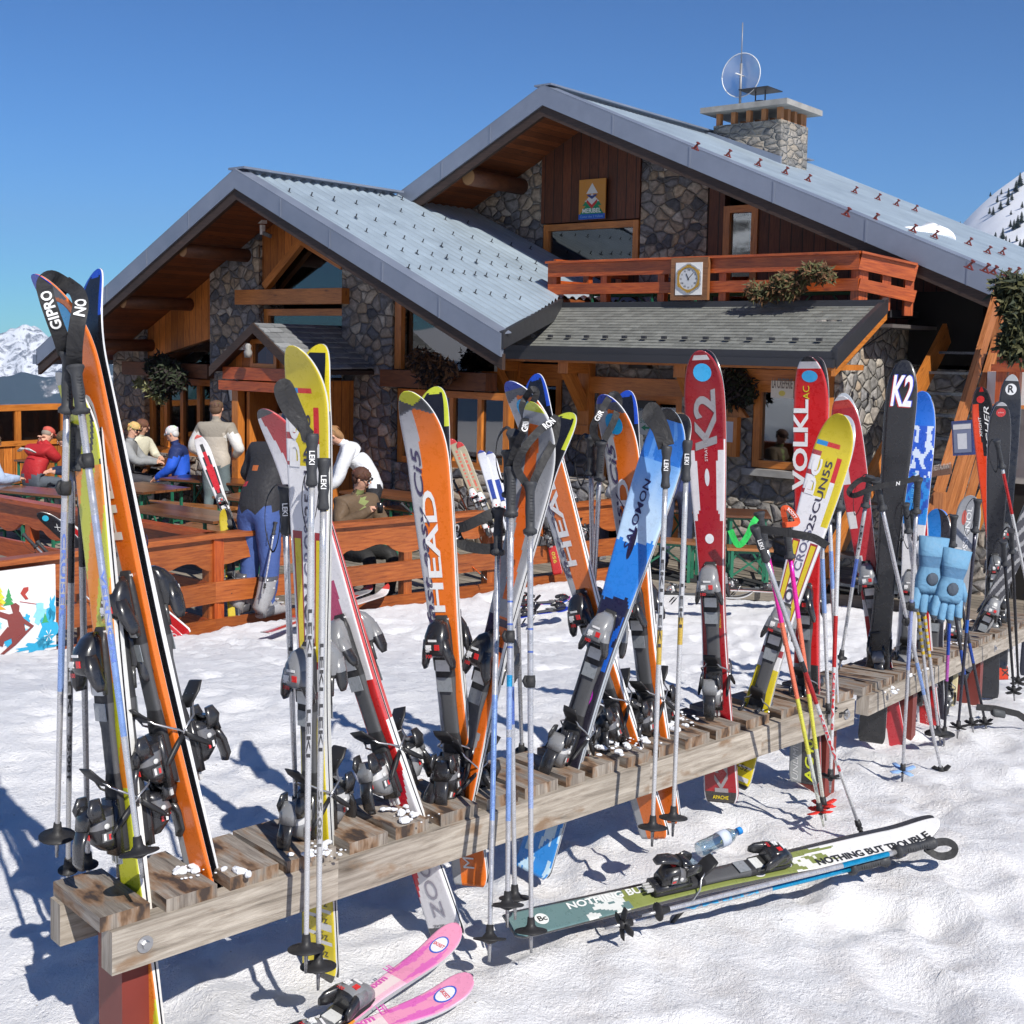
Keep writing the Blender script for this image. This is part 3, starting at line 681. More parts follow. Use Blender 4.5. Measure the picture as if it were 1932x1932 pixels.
# boards under the rakes
wall([(16.0,zl(16)-u_),(17.75,zl(17.75)-u_),(17.75,zl(17.75)-.62),(16.0,zl(16)-1.12)],WC+.02,.08,name='gable_boards',mat=M_OR)
wall([(10.3,zl(10.3)-u_),(12.0,zl(12)-u_),(12.0,zl(12)-.62),(10.3,zl(10.3)-.50)],WC+.02,.08,name='gable_boards',mat=M_OR)
wall([(13.0,zl(13.0)-u_),(13.76,zl(13.76)-u_),(14.82,zl(14.82)-u_),(14.82,3.45),(14.62,3.45),(14.62,3.68),(13.9,4.17),(13.0,3.85)],WC+.02,.08,name='gable_boards',mat=M_OR)
def frame(s0,s1,z0,z1,c,w_=.09,d_=.1,nm=1,nh_=0,root=None,mat=M_ORB,glassm=M_GL,curtain=False):
    """window: frame with posts, one pane behind"""
    m=MB(); m.bbox(s0,s0+w_,c,c+d_,z0,z1,ZZ); m.bbox(s1-w_,s1,c,c+d_,z0,z1,ZZ); m.bbox(s0+w_,s1-w_,c,c+d_,z0,z0+w_,uu); m.bbox(s0+w_,s1-w_,c,c+d_,z1-w_,z1,uu)
    for i in range(1,nm):
        x=s0+(s1-s0)*i/nm; m.bbox(x-w_*.4,x+w_*.4,c+.005,c+d_-.005,z0+w_,z1-w_,ZZ)
    for i in range(1,nh_+1):
        z=z0+(z1-z0)*i/(nh_+1); m.bbox(s0+w_,s1-w_,c+.012,c+d_-.012,z-.02,z+.02,uu)
    o=P(m,'window',mat,root)
    g=MB(); g.bbox(s0+w_*.5,s1-w_*.5,c+d_*.45,c+d_*.45+.006,z0+w_*.5,z1-w_*.5); P(g,'pane',glassm,o)
    return o
# left bay
frame(16.0,17.75,.75,2.0,WC+.05,.1,.12,4)
m=MB(); m.bbox(15.9,18.2,WC-.18,WC+.05,2.03,2.25); P(m,'beam',M_LOG)
m=MB(); m.prism([B(16.02,WC+.1,2.27),B(17.72,WC+.1,2.27),B(16.02,WC+.1,zl(16)-1.1)],vv*.006); P(m,'pane',M_GL)
# centre bay
frame(13.0,14.82,2.0,3.12,WC+.05,.1,.12,1)
m=MB(); m.bbox(12.85,15.2,WC-.2,WC+.04,3.18,3.40); P(m,'beam',M_ORB)
m=MB(); m.prism([B(13.05,WC+.1,3.42),B(14.6,WC+.1,3.42),B(14.6,WC+.1,3.66),B(13.9,WC+.1,4.15),B(13.05,WC+.1,3.83)],vv*.006); P(m,'pane',M_GL)
m=MB(); m.bar(B(14.70,WC-.01,3.45),B(13.86,WC-.01,4.12+.0),.12,.1,up=vv); m.bar(B(13.86,WC-.012,4.10),B(13.0,WC-.012,3.72),.12,.1,up=vv); P(m,'window_frame',M_ORB)
frame(12.98,14.2,.05,1.95,WC+.02,.1,.12,3,2)
# right bay
frame(10.0,11.98,1.0,2.02,WC+.05,.09,.12,4)
m=MB(); m.bbox(10.2,12.1,WC-.18,WC+.05,2.05,2.28); P(m,'beam',M_LOG)
m=MB(); m.prism([B(10.3,WC+.1,2.30),B(11.86,WC+.1,2.30),B(11.86,WC+.1,zl(11.86)-.60),B(10.3,WC+.1,zl(10.3)-.50)],vv*.006); P(m,'pane',M_GL)
m=MB(); m.bbox(11.86,11.98,WC-.02,WC+.06,2.29,zl(11.9)-.58); P(m,'window_frame',M_ORB)
m=MB()
for i in range(7):
    x=10.4+i*.23; m.loft([(B(x,WC+.16+.02*math.sin(i*2),2.3),uu*.11,vv*.02),(B(x,WC+.16,2.3+(zl(x)-.6-2.3)*.98),uu*.10,vv*.02)],8)
P(m,'curtain',plain('grey_curtain',(.30,.33,.32),.9,var=.3,scale=5))
# near-black backing, the rooms' dimness put into its colour, and the bodies of the building
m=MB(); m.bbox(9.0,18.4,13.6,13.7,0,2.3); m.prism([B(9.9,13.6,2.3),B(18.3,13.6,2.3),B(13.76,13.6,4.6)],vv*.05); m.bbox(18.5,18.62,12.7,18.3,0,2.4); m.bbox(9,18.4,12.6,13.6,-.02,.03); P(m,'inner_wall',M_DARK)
for s_,x_ in ((9.8,0),(11,.3),(12.8,.1),(16.8,.3)):
    pass
# log purlins
for (x,y,L_) in ((345,472,1.3),(232,569,1.3),(160,650,1.25)):
    a=onc(x,y,11.08); m=MB(); m.tube([a,a+vv*1.25],.10,14); o=P(m,'purlin',M_LOG,rl)
    m=MB(); m.lathe(a-vv*.004,vv,[(0,.094),(.006,.094)],14,sm=False); P(m,'log_end',M_END,o)
for (s_,z_) in ((12.3,zl(12.3)-.28),(13.76,zl(13.76)-.42),(10.9,zl(10.9)-.26)):
    m=MB(); m.tube([B(s_,11.9,z_),B(s_,12.6,z_)],.12,12); P(m,'purlin',M_LOG,rl)
for (x,y) in ((884,334),):
    a=onc(x,y,14.4); m=MB(); m.tube([a,a+vv*1.3],.13,14); o=P(m,'purlin',M_LOG,rm); m=MB(); m.lathe(a-vv*.004,vv,[(0,.12),(.006,.12)],14,sm=False); P(m,'log_end',M_END,o)
m=MB(); m.tube([B(10.1,15.0,zm(10.1)-.3),B(10.1,15.8,zm(10.1)-.3)],.15,12); P(m,'purlin',M_LOG,rm)
# upper front of the main house
UC=15.7
wall([(12.08,3.2),(14.6,3.2),(14.6,zm(14.6)-.14),(12.08,zm(12.08)-.14)],UC,.3,name='stone_wall')
wall([(10.24,4.56),(12.08,4.56),(12.08,zm(12.08)-.14),(10.95,zm(10.95)-.14),(10.24,zm(10.24)-.14)],UC-.06,.2,name='gable_boards',mat=M_DKB)
wall([(9.11,2.8),(10.24,2.8),(10.24,zm(10.24)-.14),(9.11,zm(9.11)-.14)],UC-.02,.3,name='stone_wall')
wall([(10.24,2.8),(12.08,2.8),(12.08,3.85),(10.24,3.85)],UC,.2,name='dark_boards',mat=M_DKB)
wall([(4.6,2.9),(8.3,2.9),(8.3,zm(8.3)-.14),(4.6,zm(4.6)-.14)],UC,.15,name='dark_boards',mat=M_DKB)
wall([(8.84,2.8),(9.11,2.8),(9.11,zm(9.11)-.14),(8.84,zm(8.84)-.14)],UC,.15,name='dark_boards',mat=M_DKB)
uw=frame(10.26,12.04,3.85,4.54,UC-.04,.1,.12,1)
m=MB()
for i in range(22):
    x=10.38+i*.072; m.prism([B(x,UC+.03,4.42),B(x+.07,UC+.03,4.42),B(x+.07,UC+.03,4.30-.05*(i%2)),B(x+.035,UC+.03,4.20),B(x,UC+.03,4.30-.05*((i+1)%2))],vv*.004)
P(m,'lace_curtain',plain('lace',(.75,.77,.8),.9,var=.35,scale=60),uw)
dw=frame(8.3,8.84,2.9,4.66,UC-.03,.1,.12,1)
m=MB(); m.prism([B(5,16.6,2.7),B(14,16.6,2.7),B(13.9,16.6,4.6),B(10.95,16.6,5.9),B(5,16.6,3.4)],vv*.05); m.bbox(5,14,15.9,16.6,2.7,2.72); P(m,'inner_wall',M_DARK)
m=MB(); m.bbox(4.7,5.0,16,22.4,0,zm(4.8)-.2); m.bbox(5,14,22.3,22.45,0,4.2); m.bbox(13.9,14.1,14.9,22.4,0,4.5); P(m,'back_wall',M_STN)
# balcony
RC=13.7
bal=MB(); bal.bbox(5.95,10.35,13.75,15.7,2.75,2.85,uu); bal=P(bal,'balcony',M_RED)
def rail_run(p,q,root,mat=M_RED,hs=((.99,.80),(.70,.56)),th=.045,posts=5,base=0,name='railing',pw=.09,off=None):
    """boards between p and q (feet of the railing), heights above them"""
    p,q=V(p),V(q); d=(q-p); L_=d.length; d.normalize(); n=d.cross(ZZ).normalized()
    m=MB()
    for (a,b_) in hs: m.bar(p+ZZ*(a+b_)/2,q+ZZ*(a+b_)/2,th,a-b_)
    for i in range(posts):
        c=p+(q-p)*(i/(posts-1) if posts>1 else .5); c=c+d*(.06 if i==0 else (-.06 if i==posts-1 else 0)); s_=n*-(pw/2+th/2+.003)
        m.bar(c+s_+ZZ*base,c+s_+ZZ*(hs[0][0]-.02),pw,pw,up=d)
    o=P(m,name,mat,root) if root else m.build(name,mat)
    return o
rail_run(B(10.42,RC,2.79),B(5.93,RC,2.79),bal,posts=6,pw=.1,base=.3)
es,ec=sc(onc(1729,500,14.08))[:2]
rail_run(B(5.93,RC,2.79),B(es,ec,2.79-.13),bal,posts=3,pw=.1,base=.40)
m=MB(); m.bar(B(10.44,RC-.02,3.785),B(5.91,RC-.02,3.785),.11,.03); m.bar(B(5.92,RC,3.786),B(es,ec,3.656),.11,.028); P(m,'handrail',M_RED,bal)
rail_run(B(10.40,13.8,2.85),B(10.40,15.6,2.85),bal,posts=3,pw=.1)
# shingled lean-to of the creperie
EC=12.55
def shingles(name,s0,s1,cA,zA,cB,zB,nr,wd,mat,root,tr=0,th=.02,irr=0):
    m=MB(); rnd=random.Random(3); d=V((0,0,0)); A=B(0,cA,zA); Bq=B(0,cB,zB); up=(Bq-A); n=up.cross(uu)
    if n.z<0: n=-n
    n.normalize()
    for i in range(nr):
        a=A+up*(i/nr); b_=A+up*((i+1.15)/nr); x=s0-(wd*.5 if i%2 else 0)
        while x<s1:
            w_=wd*(1+irr*(rnd.random()-.5)*2); x0=max(x,s0); x1=min(x+w_-.006,s1)
            if x1-x0>.02:
                j=irr*.02*(rnd.random()-.5); g=.8+.35*rnd.random()
                lo=n*(th*.8+.003+irr*.01*rnd.random()); q=[a+uu*x0+lo-up*j,a+uu*x1+lo-up*j,b_+uu*x1+n*.002,b_+uu*x0+n*.002]
                m.prism(q,-n*th*.5,L=uu,col=(g,g,g))
            x+=w_
    return P(m,name,mat,root)
def slate(name,c):
    m,t,b=nodes(name); a=nd(t,'ShaderNodeVertexColor'); a.layer_name='Col'; mp=mapping(t); nz=nd(t,'ShaderNodeTexNoise',Scale=9.0,Detail=6.0,Roughness=.7); lk(t,mp.outputs[0],nz.inputs['Vector'])
    r=ramp(t,nz.outputs[0],[(.3,tuple(x*.75 for x in c)),(.7,tuple(x*1.15 for x in c))]); lk(t,mul(t,r.outputs[0],a.outputs[0]),b.inputs['Base Color']); b.inputs['Roughness'].default_value=.75; bump(t,b,nz.outputs[0],.3,.01); return m
M_SHG=slate('shingle',(.185,.19,.175)); M_SLT=slate('slate',(.24,.25,.26))
cr=MB(); cr.prism([B(5.66,EC,2.62),B(10.42,EC,2.62),B(10.42,13.72,3.19),B(5.66,13.72,3.19)],(0,0,-.1),L=uu)
cr=P(cr,'roof',M_ORB); cr['label']='grey shingled lean-to roof below the balcony'
shingles('shingles',5.68,10.44,EC+.01,2.63,13.70,3.18,15,.155,M_SHG,cr,th=.008)
m=MB(); m.bbox(5.62,10.46,EC-.1,EC-.005,2.50,2.645,uu); m.bbox(5.62,10.46,EC-.14,EC-.1,2.47,2.56,uu); P(m,'gutter',M_DZN,cr)
m=MB(); m.bbox(5.6,10.5,13.66,13.74,3.16,3.24,uu); P(m,'top_flashing',M_DZN,cr)
m=MB(); m.prism([B(5.60,EC-.1,2.46),B(5.60,13.78,3.10),B(5.60,13.78,3.27),B(5.60,EC-.1,2.68)],uu*.06,L=vv); P(m,'rake_trim',M_DZN,cr)
m=MB(); m.prism([B(5.61,EC-.1,2.38),B(5.61,13.78,3.02),B(5.61,13.78,3.12),B(5.61,EC-.1,2.48)],uu*.05,L=vv); P(m,'rake_board',M_ORB,cr)
m=MB(); m.bbox(5.66,10.4,EC+.05,13.3,2.44,2.5,uu); P(m,'soffit',M_ORB,cr)
hk0=None
for i in range(17):
    M=Matrix.Translation(B(5.95+i*.285,EC+.2,2.755))@frameM((0,0,0),uu,vv,ZZ)
    if hk0 is None: q=MB(); q.cbox(-.03,.03,-.02,.02,0,.035); hk0=q.build('snow_hook',M_DZN); o=hk0
    else: o=hk0.copy(); COL.objects.link(o)
    o.parent=cr; o.matrix_basis=root_inv(cr)@M
KC=13.3
# creperie wall with its openings: window s 6.2-7.0, door s 8.0-9.3, window s 9.9-10.6
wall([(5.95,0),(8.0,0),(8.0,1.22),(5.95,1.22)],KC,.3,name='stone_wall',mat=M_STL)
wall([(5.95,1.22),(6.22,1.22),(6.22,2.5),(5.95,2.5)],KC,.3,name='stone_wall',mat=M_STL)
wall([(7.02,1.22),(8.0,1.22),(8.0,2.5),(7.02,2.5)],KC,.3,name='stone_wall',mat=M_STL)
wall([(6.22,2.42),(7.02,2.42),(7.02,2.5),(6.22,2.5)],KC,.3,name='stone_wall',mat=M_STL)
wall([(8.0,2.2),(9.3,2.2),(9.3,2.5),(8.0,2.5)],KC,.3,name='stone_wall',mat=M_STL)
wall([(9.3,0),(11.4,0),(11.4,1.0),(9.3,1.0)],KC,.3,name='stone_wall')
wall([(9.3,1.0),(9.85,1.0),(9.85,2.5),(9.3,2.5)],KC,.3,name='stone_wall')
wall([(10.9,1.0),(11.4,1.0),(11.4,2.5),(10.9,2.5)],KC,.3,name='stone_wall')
frame(6.24,7.0,1.25,2.24,KC-.02,.09,.14,1)
m=MB(); m.bbox(6.0,7.3,KC-.09,KC+.1,2.24,2.42); P(m,'lintel',M_ORB)
m=MB(); m.bbox(6.15,7.08,KC-.12,KC+.02,1.16,1.24); P(m,'window_sill',M_CON)
frame(9.87,10.88,1.02,2.2,KC,.09,.14,2)
m=MB(); m.bbox(9.6,11.2,KC-.08,KC+.1,2.2,2.4); P(m,'lintel',M_ORB)
m=MB(); m.bbox(7.9,9.45,KC-.12,KC+.1,2.05,2.26); P(m,'lintel',M_ORB)
dr=frame(8.0,9.3,0.02,2.06,KC+.06,.12,.1,3,0)
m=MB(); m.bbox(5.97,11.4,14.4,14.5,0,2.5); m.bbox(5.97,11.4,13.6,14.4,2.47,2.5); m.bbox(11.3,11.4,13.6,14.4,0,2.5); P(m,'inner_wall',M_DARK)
# side wall in the sun, with a ledge on it
cS=sc(ons(1752,620,5.95))[1]
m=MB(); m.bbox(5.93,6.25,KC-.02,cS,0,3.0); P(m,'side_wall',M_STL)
m=MB(); m.bbox(5.55,5.94,KC+.5,cS+.2,2.93,2.97,vv); P(m,'side_canopy',metalroof('canopy_sheet',(.22,.2,.19)))
m=MB(); m.bbox(5.78,5.93,KC+.45,cS+.1,3.06,3.15,vv); P(m,'top_flashing',M_DZN)
for c in (KC+.6,cS-.2):
    m=MB(); m.bar(B(5.93,c,2.7),B(5.6,c,2.92),.015,.015); P(m,'bracket',M_DZN)
# timber brackets under the eave
def bracket(s_):
    m=MB(); m.bbox(s_-.09,s_+.09,KC-.14,KC-.005,1.62,2.44,ZZ); m.bbox(s_-.08,s_+.08,EC+.15,KC-.14,2.30,2.44,vv)
    m.bar(B(s_,KC-.12,1.85),B(s_,EC+.25,2.33),.13,.13,up=uu); m.bbox(s_-.11,s_+.11,KC-.17,KC-.004,1.50,1.62); P(m,'bracket',M_ORB)
for x in (1105,1322): bracket(sc(onc(x,700,13.2))[0])
bracket(6.08); bracket(10.6)
# gallery and recess at the right
wall([(2.4,0),(5.3,0),(5.3,3.0),(2.4,3.0)],17.2,.3,name='stone_wall')
m=MB(); m.bbox(5.0,5.9,15.2,15.25,2.5,3.4); m.bbox(5.8,5.9,cS+.02,17.1,0,3.6); P(m,'recess_shade',M_DARK)  # near-black sheets that paint in the shade of the recess
wall([(3.4,0),(5.8,0),(5.8,2.45),(3.4,2.45)],15.1,.25,name='stone_wall',mat=M_STL)
wall([(3.4,2.2),(5.0,2.2),(5.0,3.2),(3.4,3.2)],15.6,.25,name='stone_wall')
m=MB(); m.bbox(4.25,4.42,15.3,15.5,0,3.5,ZZ); m.bbox(3.2,4.5,15.25,15.5,2.65,2.83,uu); m.bbox(3.0,4.42,15.2,15.3,3.0,3.25,uu); P(m,'gallery_post',M_RED)
# porch
PC=11.0
def zp(s): return 2.86-.65*abs(s-13.28)
porch=MB(); porch.prism([B(13.28,PC+.1,2.82),B(14.1,PC+.1,zp(14.1)-.04),B(14.1,PC+.1,2.13),B(12.46,PC+.1,2.13),B(12.46,PC+.1,zp(12.46)-.04)],vv*.06,L=ZZ)
porch=P(porch,'porch',M_OR)
for k,(a,b_) in enumerate(((13.28,14.22),(12.34,13.28))):
    A=(b_ if k==0 else a); m=MB(); rnd=random.Random(k)
    n=9
    for i in range(n):
        x0=A+(13.28-A)*(i/n); x1=A+(13.28-A)*((i+1.25)/n); x1=min(x1,13.28) if k else max(x1,13.28)
        c=PC-.1-(.1 if i%2 else 0)
        while c<12.5:
            w_=.2+.12*rnd.random(); g=.7+.5*rnd.random(); t0=.045+.012*rnd.random()
            q=[B(x0,max(c,PC-.1),zp(x0)+t0),B(x0,c+w_-.008,zp(x0)+t0),B(x1,c+w_-.008,zp(x1)+.02),B(x1,max(c,PC-.1),zp(x1)+.02)]
            m.prism(q,(0,0,-.02),L=vv,col=(g,g,g)); c+=w_
    P(m,'slates',M_SLT,porch)
    m=MB(); m.prism([B(A,PC-.09,zp(A)),B(13.28,PC-.09,2.86),B(13.28,12.5,2.86),B(A,12.5,zp(A))],(0,0,-.05),L=vv); P(m,'porch_roof',M_DKW,porch)
    m=MB(); m.prism([B(A,PC-.13,zp(A)+.02),B(13.28,PC-.13,2.88),B(13.28,PC-.13,2.74),B(A,PC-.13,zp(A)-.12)],vv*.04,L=uu); P(m,'barge_board',M_DKW,porch)
m=MB(); m.bbox(12.5,14.06,PC-.02,PC+.1,2.10,2.27,uu); P(m,'beam',M_RED,porch)
m=MB(); m.bbox(12.55,14.1,PC-.06,PC+.1,1.95,2.08,uu); P(m,'beam',M_RED,porch)
m=MB()
for x in (12.62,13.75): m.bbox(x,x+.13,PC,PC+.12,0,1.95,ZZ)
P(m,'post',M_ORB,porch)
frame(13.0,13.55,2.27,2.66,PC+.05,.06,.1,1,root=porch)
m=MB(); m.bbox(12.75,12.80,PC+.12,12.3,0,2.1); m.bbox(13.86,13.9,PC+.12,12.3,0,2.1); P(m,'side_wall',M_OR,porch)
m=MB(); m.bbox(13.62,13.68,PC+.1,PC+.6,.02,1.93,ZZ); P(m,'door',M_ORB,porch)
frame(12.82,13.6,.02,1.93,PC+.75,.11,.06,1,1,root=porch)
bird=MB(); q=onc(468,662,PC-.16); bird.loft([(q-ZZ*.09,uu*.045,vv*.04),(q-ZZ*.02,uu*.06,vv*.05),(q+ZZ*.03,uu*.035,vv*.035),(q+ZZ*.07,uu*.045,vv*.04),(q+ZZ*.1,uu*.02,vv*.02)],10)
tag(bird.build('owl_carving',plain('grey_carving',(.35,.34,.32),.7,var=.4,scale=25)),'small pale carved owl on the porch beam','carving')
bh=MB(); q=onc(460,652,PC+.02); bh.bbox(*(lambda s,c,z:(s-.05,s+.05,c-.06,c,z-.06,z+.03))(*sc(q))); s_,c_,z_=sc(q)
bh.prism([B(s_-.07,c_-.07,z_+.03),B(s_+.07,c_-.07,z_+.03),B(s_,c_-.07,z_+.09)],vv*.09); tag(bh.build('birdhouse',M_WHT),'little white birdhouse in the porch gable window','birdhouse')
# terrace floor
def flat(name,pts,z,mat,label,cat,th=.06,L=uu):
    m=MB(); m.prism([V((p.x,p.y,z)) for p in pts],(0,0,-th),L=L); o=m.build(name,mat); return tag(o,label,cat,kind='structure')
M_DECK=wood('deck_boards',(.27,.235,.19),(.42,.37,.30),plank=.14,gap=.01,rough=.7,bmp=.3)
flat('terrace',[FPm,FP1,FP2,B(7.2,13.5,0),B(8,13.5,0),B(20,13.5,0),B(22,9,0),B(19,2,0)],.02,M_DECK,'greyish boarded terrace floor behind the red fence','terrace')
flat('deck',[DK0-vv*.1,DK1,DK1-uu*4,B(1,16,0),B(6,13.4,0),B(8.6,13.3,0)],.16,M_DECK,'pale boarded walkway in front of the creperie wall','deck',.3)
mt=MB(); a=(DK1-DK0).normalized(); nn=V((-a.y,a.x,0)); a0=V((DK0.x,DK0.y,.166)); 
mt.prism([a0+nn*.02,a0+a*3.1+nn*.02,a0+a*3.1+nn*.42,a0+nn*.42],(0,0,.008)); tag(mt.build('rubber_mat',plain('mat_rubber',(.03,.032,.035),.85,var=.5,scale=60,bmp=.4)),'long black rubber mat at the edge of the snow','mat')
# ------------------------------------------------------------------ ski racks
RA=onz(211,1760,1.38); RB=onz(1613,1319,1.35); RD=(RB-RA).normalized(); RX=V((-RD.y,RD.x,0)).normalized()
NTOP=V((-RD.x,-RD.y,0)).normalized()
R2A=onz(1640,1314,1.27); R2B=onz(1886,1206,1.07); D2=(R2B-R2A).normalized(); X2=V((-D2.y,D2.x,0)).normalized(); R2E=R2A+D2*3.4
SLOTS=[]
def rack(name,label,A,d,x,L_,width,slots,hb=.097,legs=(.1,-.25),seed=1,leglen=.75):
    r=thing(name,label,'ski rack',A,'timber ski racks')
    rnd=random.Random(seed)
    for k,off in enumerate((0,width-.052)):
        m=MB(); a=A+x*(off+.026); ext=(-.03 if k else .0)
        n=5; pts=[a+d*(L_*i/n+(ext if i==0 else 0)) for i in range(n+1)]
        for i in range(n): m.bar(pts[i]-ZZ*hb/2,pts[i+1]-ZZ*hb/2,.052,hb)
        o=part(m,'beam',M_GRB,r)
        bv=o.modifiers.new('bevel','BEVEL'); bv.width=.006; bv.segments=2; bv.limit_method='ANGLE'
    cur=-.02; i=0
    while cur<L_-.04:
        w_=.115+.02*rnd.random(); end=cur+w_; nxt=end+.022+.012*rnd.random()
        for s_ in slots:
            if cur-.01<s_-.02 and s_-.02<=end+.03: end=s_-.019; nxt=s_+.019
        if end-cur>.028:
            m=MB(); up=ZZ*(.030+.004*rnd.random()); c0=A+d*cur+x*(.012+.012*rnd.random()); ln=width-.02+.02*rnd.random(); tw=d*(.012*(rnd.random()-.5)); n_=3
            m.prism([c0,c0+d*(end-cur),c0+d*(end-cur)+x*ln+tw,c0+x*ln+tw],up,L=x)
            o=part(m,'plank',M_GRY,r); bv=o.modifiers.new('bevel','BEVEL'); bv.width=.005; bv.segments=2; bv.limit_method='ANGLE'
        cur=nxt; i+=1
    for s_ in legs:
        if s_<0: s_=L_+s_
        for off in (.055,width-.138):
            c=A+d*s_+x*(off+.04); m=MB(); m.bar(c-ZZ*(hb-.03),c-ZZ*leglen,.066,.062,up=x); o=part(m,'leg',M_RST,r); bv=o.modifiers.new('bevel','BEVEL'); bv.width=.004; bv.segments=2
        c=A+d*(s_-.01)-ZZ*hb*.5
        m=MB(); m.lathe(c-x*.0,-x,[(0,.019),(.003,.019)],20,sm=False); m.lathe(c-x*.003,-x,[(0,.010),(.009,.009)],6,sm=False); part(m,'bolt',M_STEEL,r)
    return r
# ------------------------------------------------------------------ skis
def lerp(a,b,t): return a+(b-a)*t
def smooth(t): t=min(max(t,0),1); return t*t*(3-2*t)
def outline(L,wt,ww,wsv,y):
    q=y/L
    if q<.42: w_=lerp(wt,ww,smooth(q/.42)**.8)
    elif q<.88: w_=lerp(ww,wsv,smooth((q-.42)/.46))
    else: w_=wsv
    if q>.87: t=(q-.87)/.13; w_*=max(1-t**2.6,0)**.5*(1) if t<1 else 0
    if q<.02: w_*=.82+.18*math.sqrt(max(0,q/.02))
    return max(w_,.004)/2
def rise(L,y,curl,tc=.16):
    t=max(0,y-(L-tc-.03)); r=curl*(t/(tc+.03))**2.2
    tt=max(0,.05-y); return r+tt*tt*3
CUR=[1.5]
def ski_mesh(D,nu=22,nv=170):
    """D: design dict -> mesh with top sheet (slot 0), sidewall/edge/base"""
    L=D['L']; wt,ww,wsv=[q*D.get('k',1.18) for q in D['w']]; curl=D.get('curl',.06); tc=D.get('tc',.16); top=D['top']; base=D.get('base',lambda u,d:(.012,.012,.014)); side_=D.get('side',lambda d:(.5,.5,.5))
    m=MB(); ys=[]; CUR[0]=L
    y=0
    while y<L-.24: ys.append(y); y+=L/nv
    n2=int(nv*.34)
    ys+=[L-.24+.24*i/n2 for i in range(n2+1)]
    ys=[min(q,L-.0005) for q in ys]
    def th(y):
        q=y/L; return .0065+.0075*math.exp(-((q-.43)/.26)**2)
    rows=[]
    for y in ys:
        h=outline(L,wt,ww,wsv,y); z=rise(L,y,curl,tc); t=th(y); r=[]
        for i in range(nu+1):
            u_=-1+2*i/nu; bev=.0018*(1 if abs(u_)>.99 else 0); r.append(V((u_*h*(1-.02*(abs(u_)>.99)),y,z+t-bev)))
        bt=[V((h,y,z+.001)),V((h*.99,y,z)),V((-h*.99,y,z)),V((-h,y,z+.001))]
        m0=[V((lerp(h*.99,-h*.99,i/8),y,z)) for i in range(1,8)]
        rows.append(r+[bt[0],bt[1]]+m0+[bt[2],bt[3]])
    N=len(rows[0]); 
    for r in rows: m.v+=r
    for j in range(len(rows)-1):
        yc=(ys[j]+ys[j+1])/2; d=L-yc
        for i in range(N):
            i2=(i+1)%N; f=[j*N+i,j*N+i2,(j+1)*N+i2,(j+1)*N+i]
            if i<nu: c=top(-1+2*(i+.5)/nu,d); sm=True
            elif i in(nu,N-1): c=side_(d); sm=False
            elif i in (nu+1,N-2): c=(.55,.55,.56) ; sm=False
            else: c=base(1-2*(i-nu-1.5)/8,d); sm=True
            m.face(f,[(0,0)]*4,0,c,sm)
    m.face(list(range(N))[::-1],[(0,0)]*N,0,(.1,.1,.1)); 
    j=(len(rows)-1)*N; m.face([j+i for i in range(N)],[(0,0)]*N,0,side_(0))
    m.th=th; m.rise=lambda y: rise(L,y,curl,tc)
    return m
def ski_text(m,D,txt,size,d0,x0,col,mi=0,updown=1,width=None,shear=0,bold=0,spacing=1):
    """writing along the ski; d0 = distance from the tip of its first letter; updown 1 reads towards the tip"""
    L=D['L']; pts,pol,wd=text_tris(txt,size,shear,spacing,bold); k=(width/wd) if width else 1
    i0=len(m.v)
    for (x,y) in pts:
        yy=L-d0+updown*x*k; xx=x0-updown*y; q=min(max(yy,0),L)
        m.v.append(V((xx,yy,m2th(D,q)+rise(L,q,D.get('curl',.06),D.get('tc',.16))+.0019)))
    for p in pol: m.face([i0+i for i in p],[(0,0)]*len(p),mi,col)
def ski_text_across(m,D,txt,size,d0,x0,col,width=None,shear=0,bold=0,flip=1):
    L=D['L']; pts,pol,wd=text_tris(txt,size,shear,1,bold); k=(width/wd) if width else 1; i0=len(m.v)
    for (x,y) in pts:
        yy=L-d0+y*flip; xx=x0+(x*k-wd*k/2)*flip; q=min(max(yy,0),L); m.v.append(V((xx,yy,m2th(D,q)+rise(L,q,D.get('curl',.06),D.get('tc',.16))+.0019)))
    for p in pol: m.face([i0+i for i in p],[(0,0)]*len(p),0,col)
def m2th(D,y): q=y/D['L']; return .0065+.0075*math.exp(-((q-.43)/.26)**2)
def ell_decal(m,D,d0,x0,rx,ry,col,n=18,h=0):
    i0=len(m.v)
    for k in range(n):
        t=2*math.pi*k/n; yy=D['L']-d0+ry*math.sin(t); q=min(max(yy,0),D['L']); m.v.append(V((x0+rx*math.cos(t),yy,m2th(D,q)+rise(D['L'],q,D.get('curl',.06),D.get('tc',.16))+.0009+h)))
    c=len(m.v); yy=D['L']-d0; m.v.append(V((x0,yy,m2th(D,yy)+rise(D['L'],yy,D.get('curl',.06),D.get('tc',.16))+.0011+h)))
    for k in range(n): m.face([i0+k,i0+(k+1)%n,c],[(0,0)]*3,0,col,True)
X_=V((1,0,0)); Y_=V((0,1,0)); Z_=V((0,0,1))
_BC={}
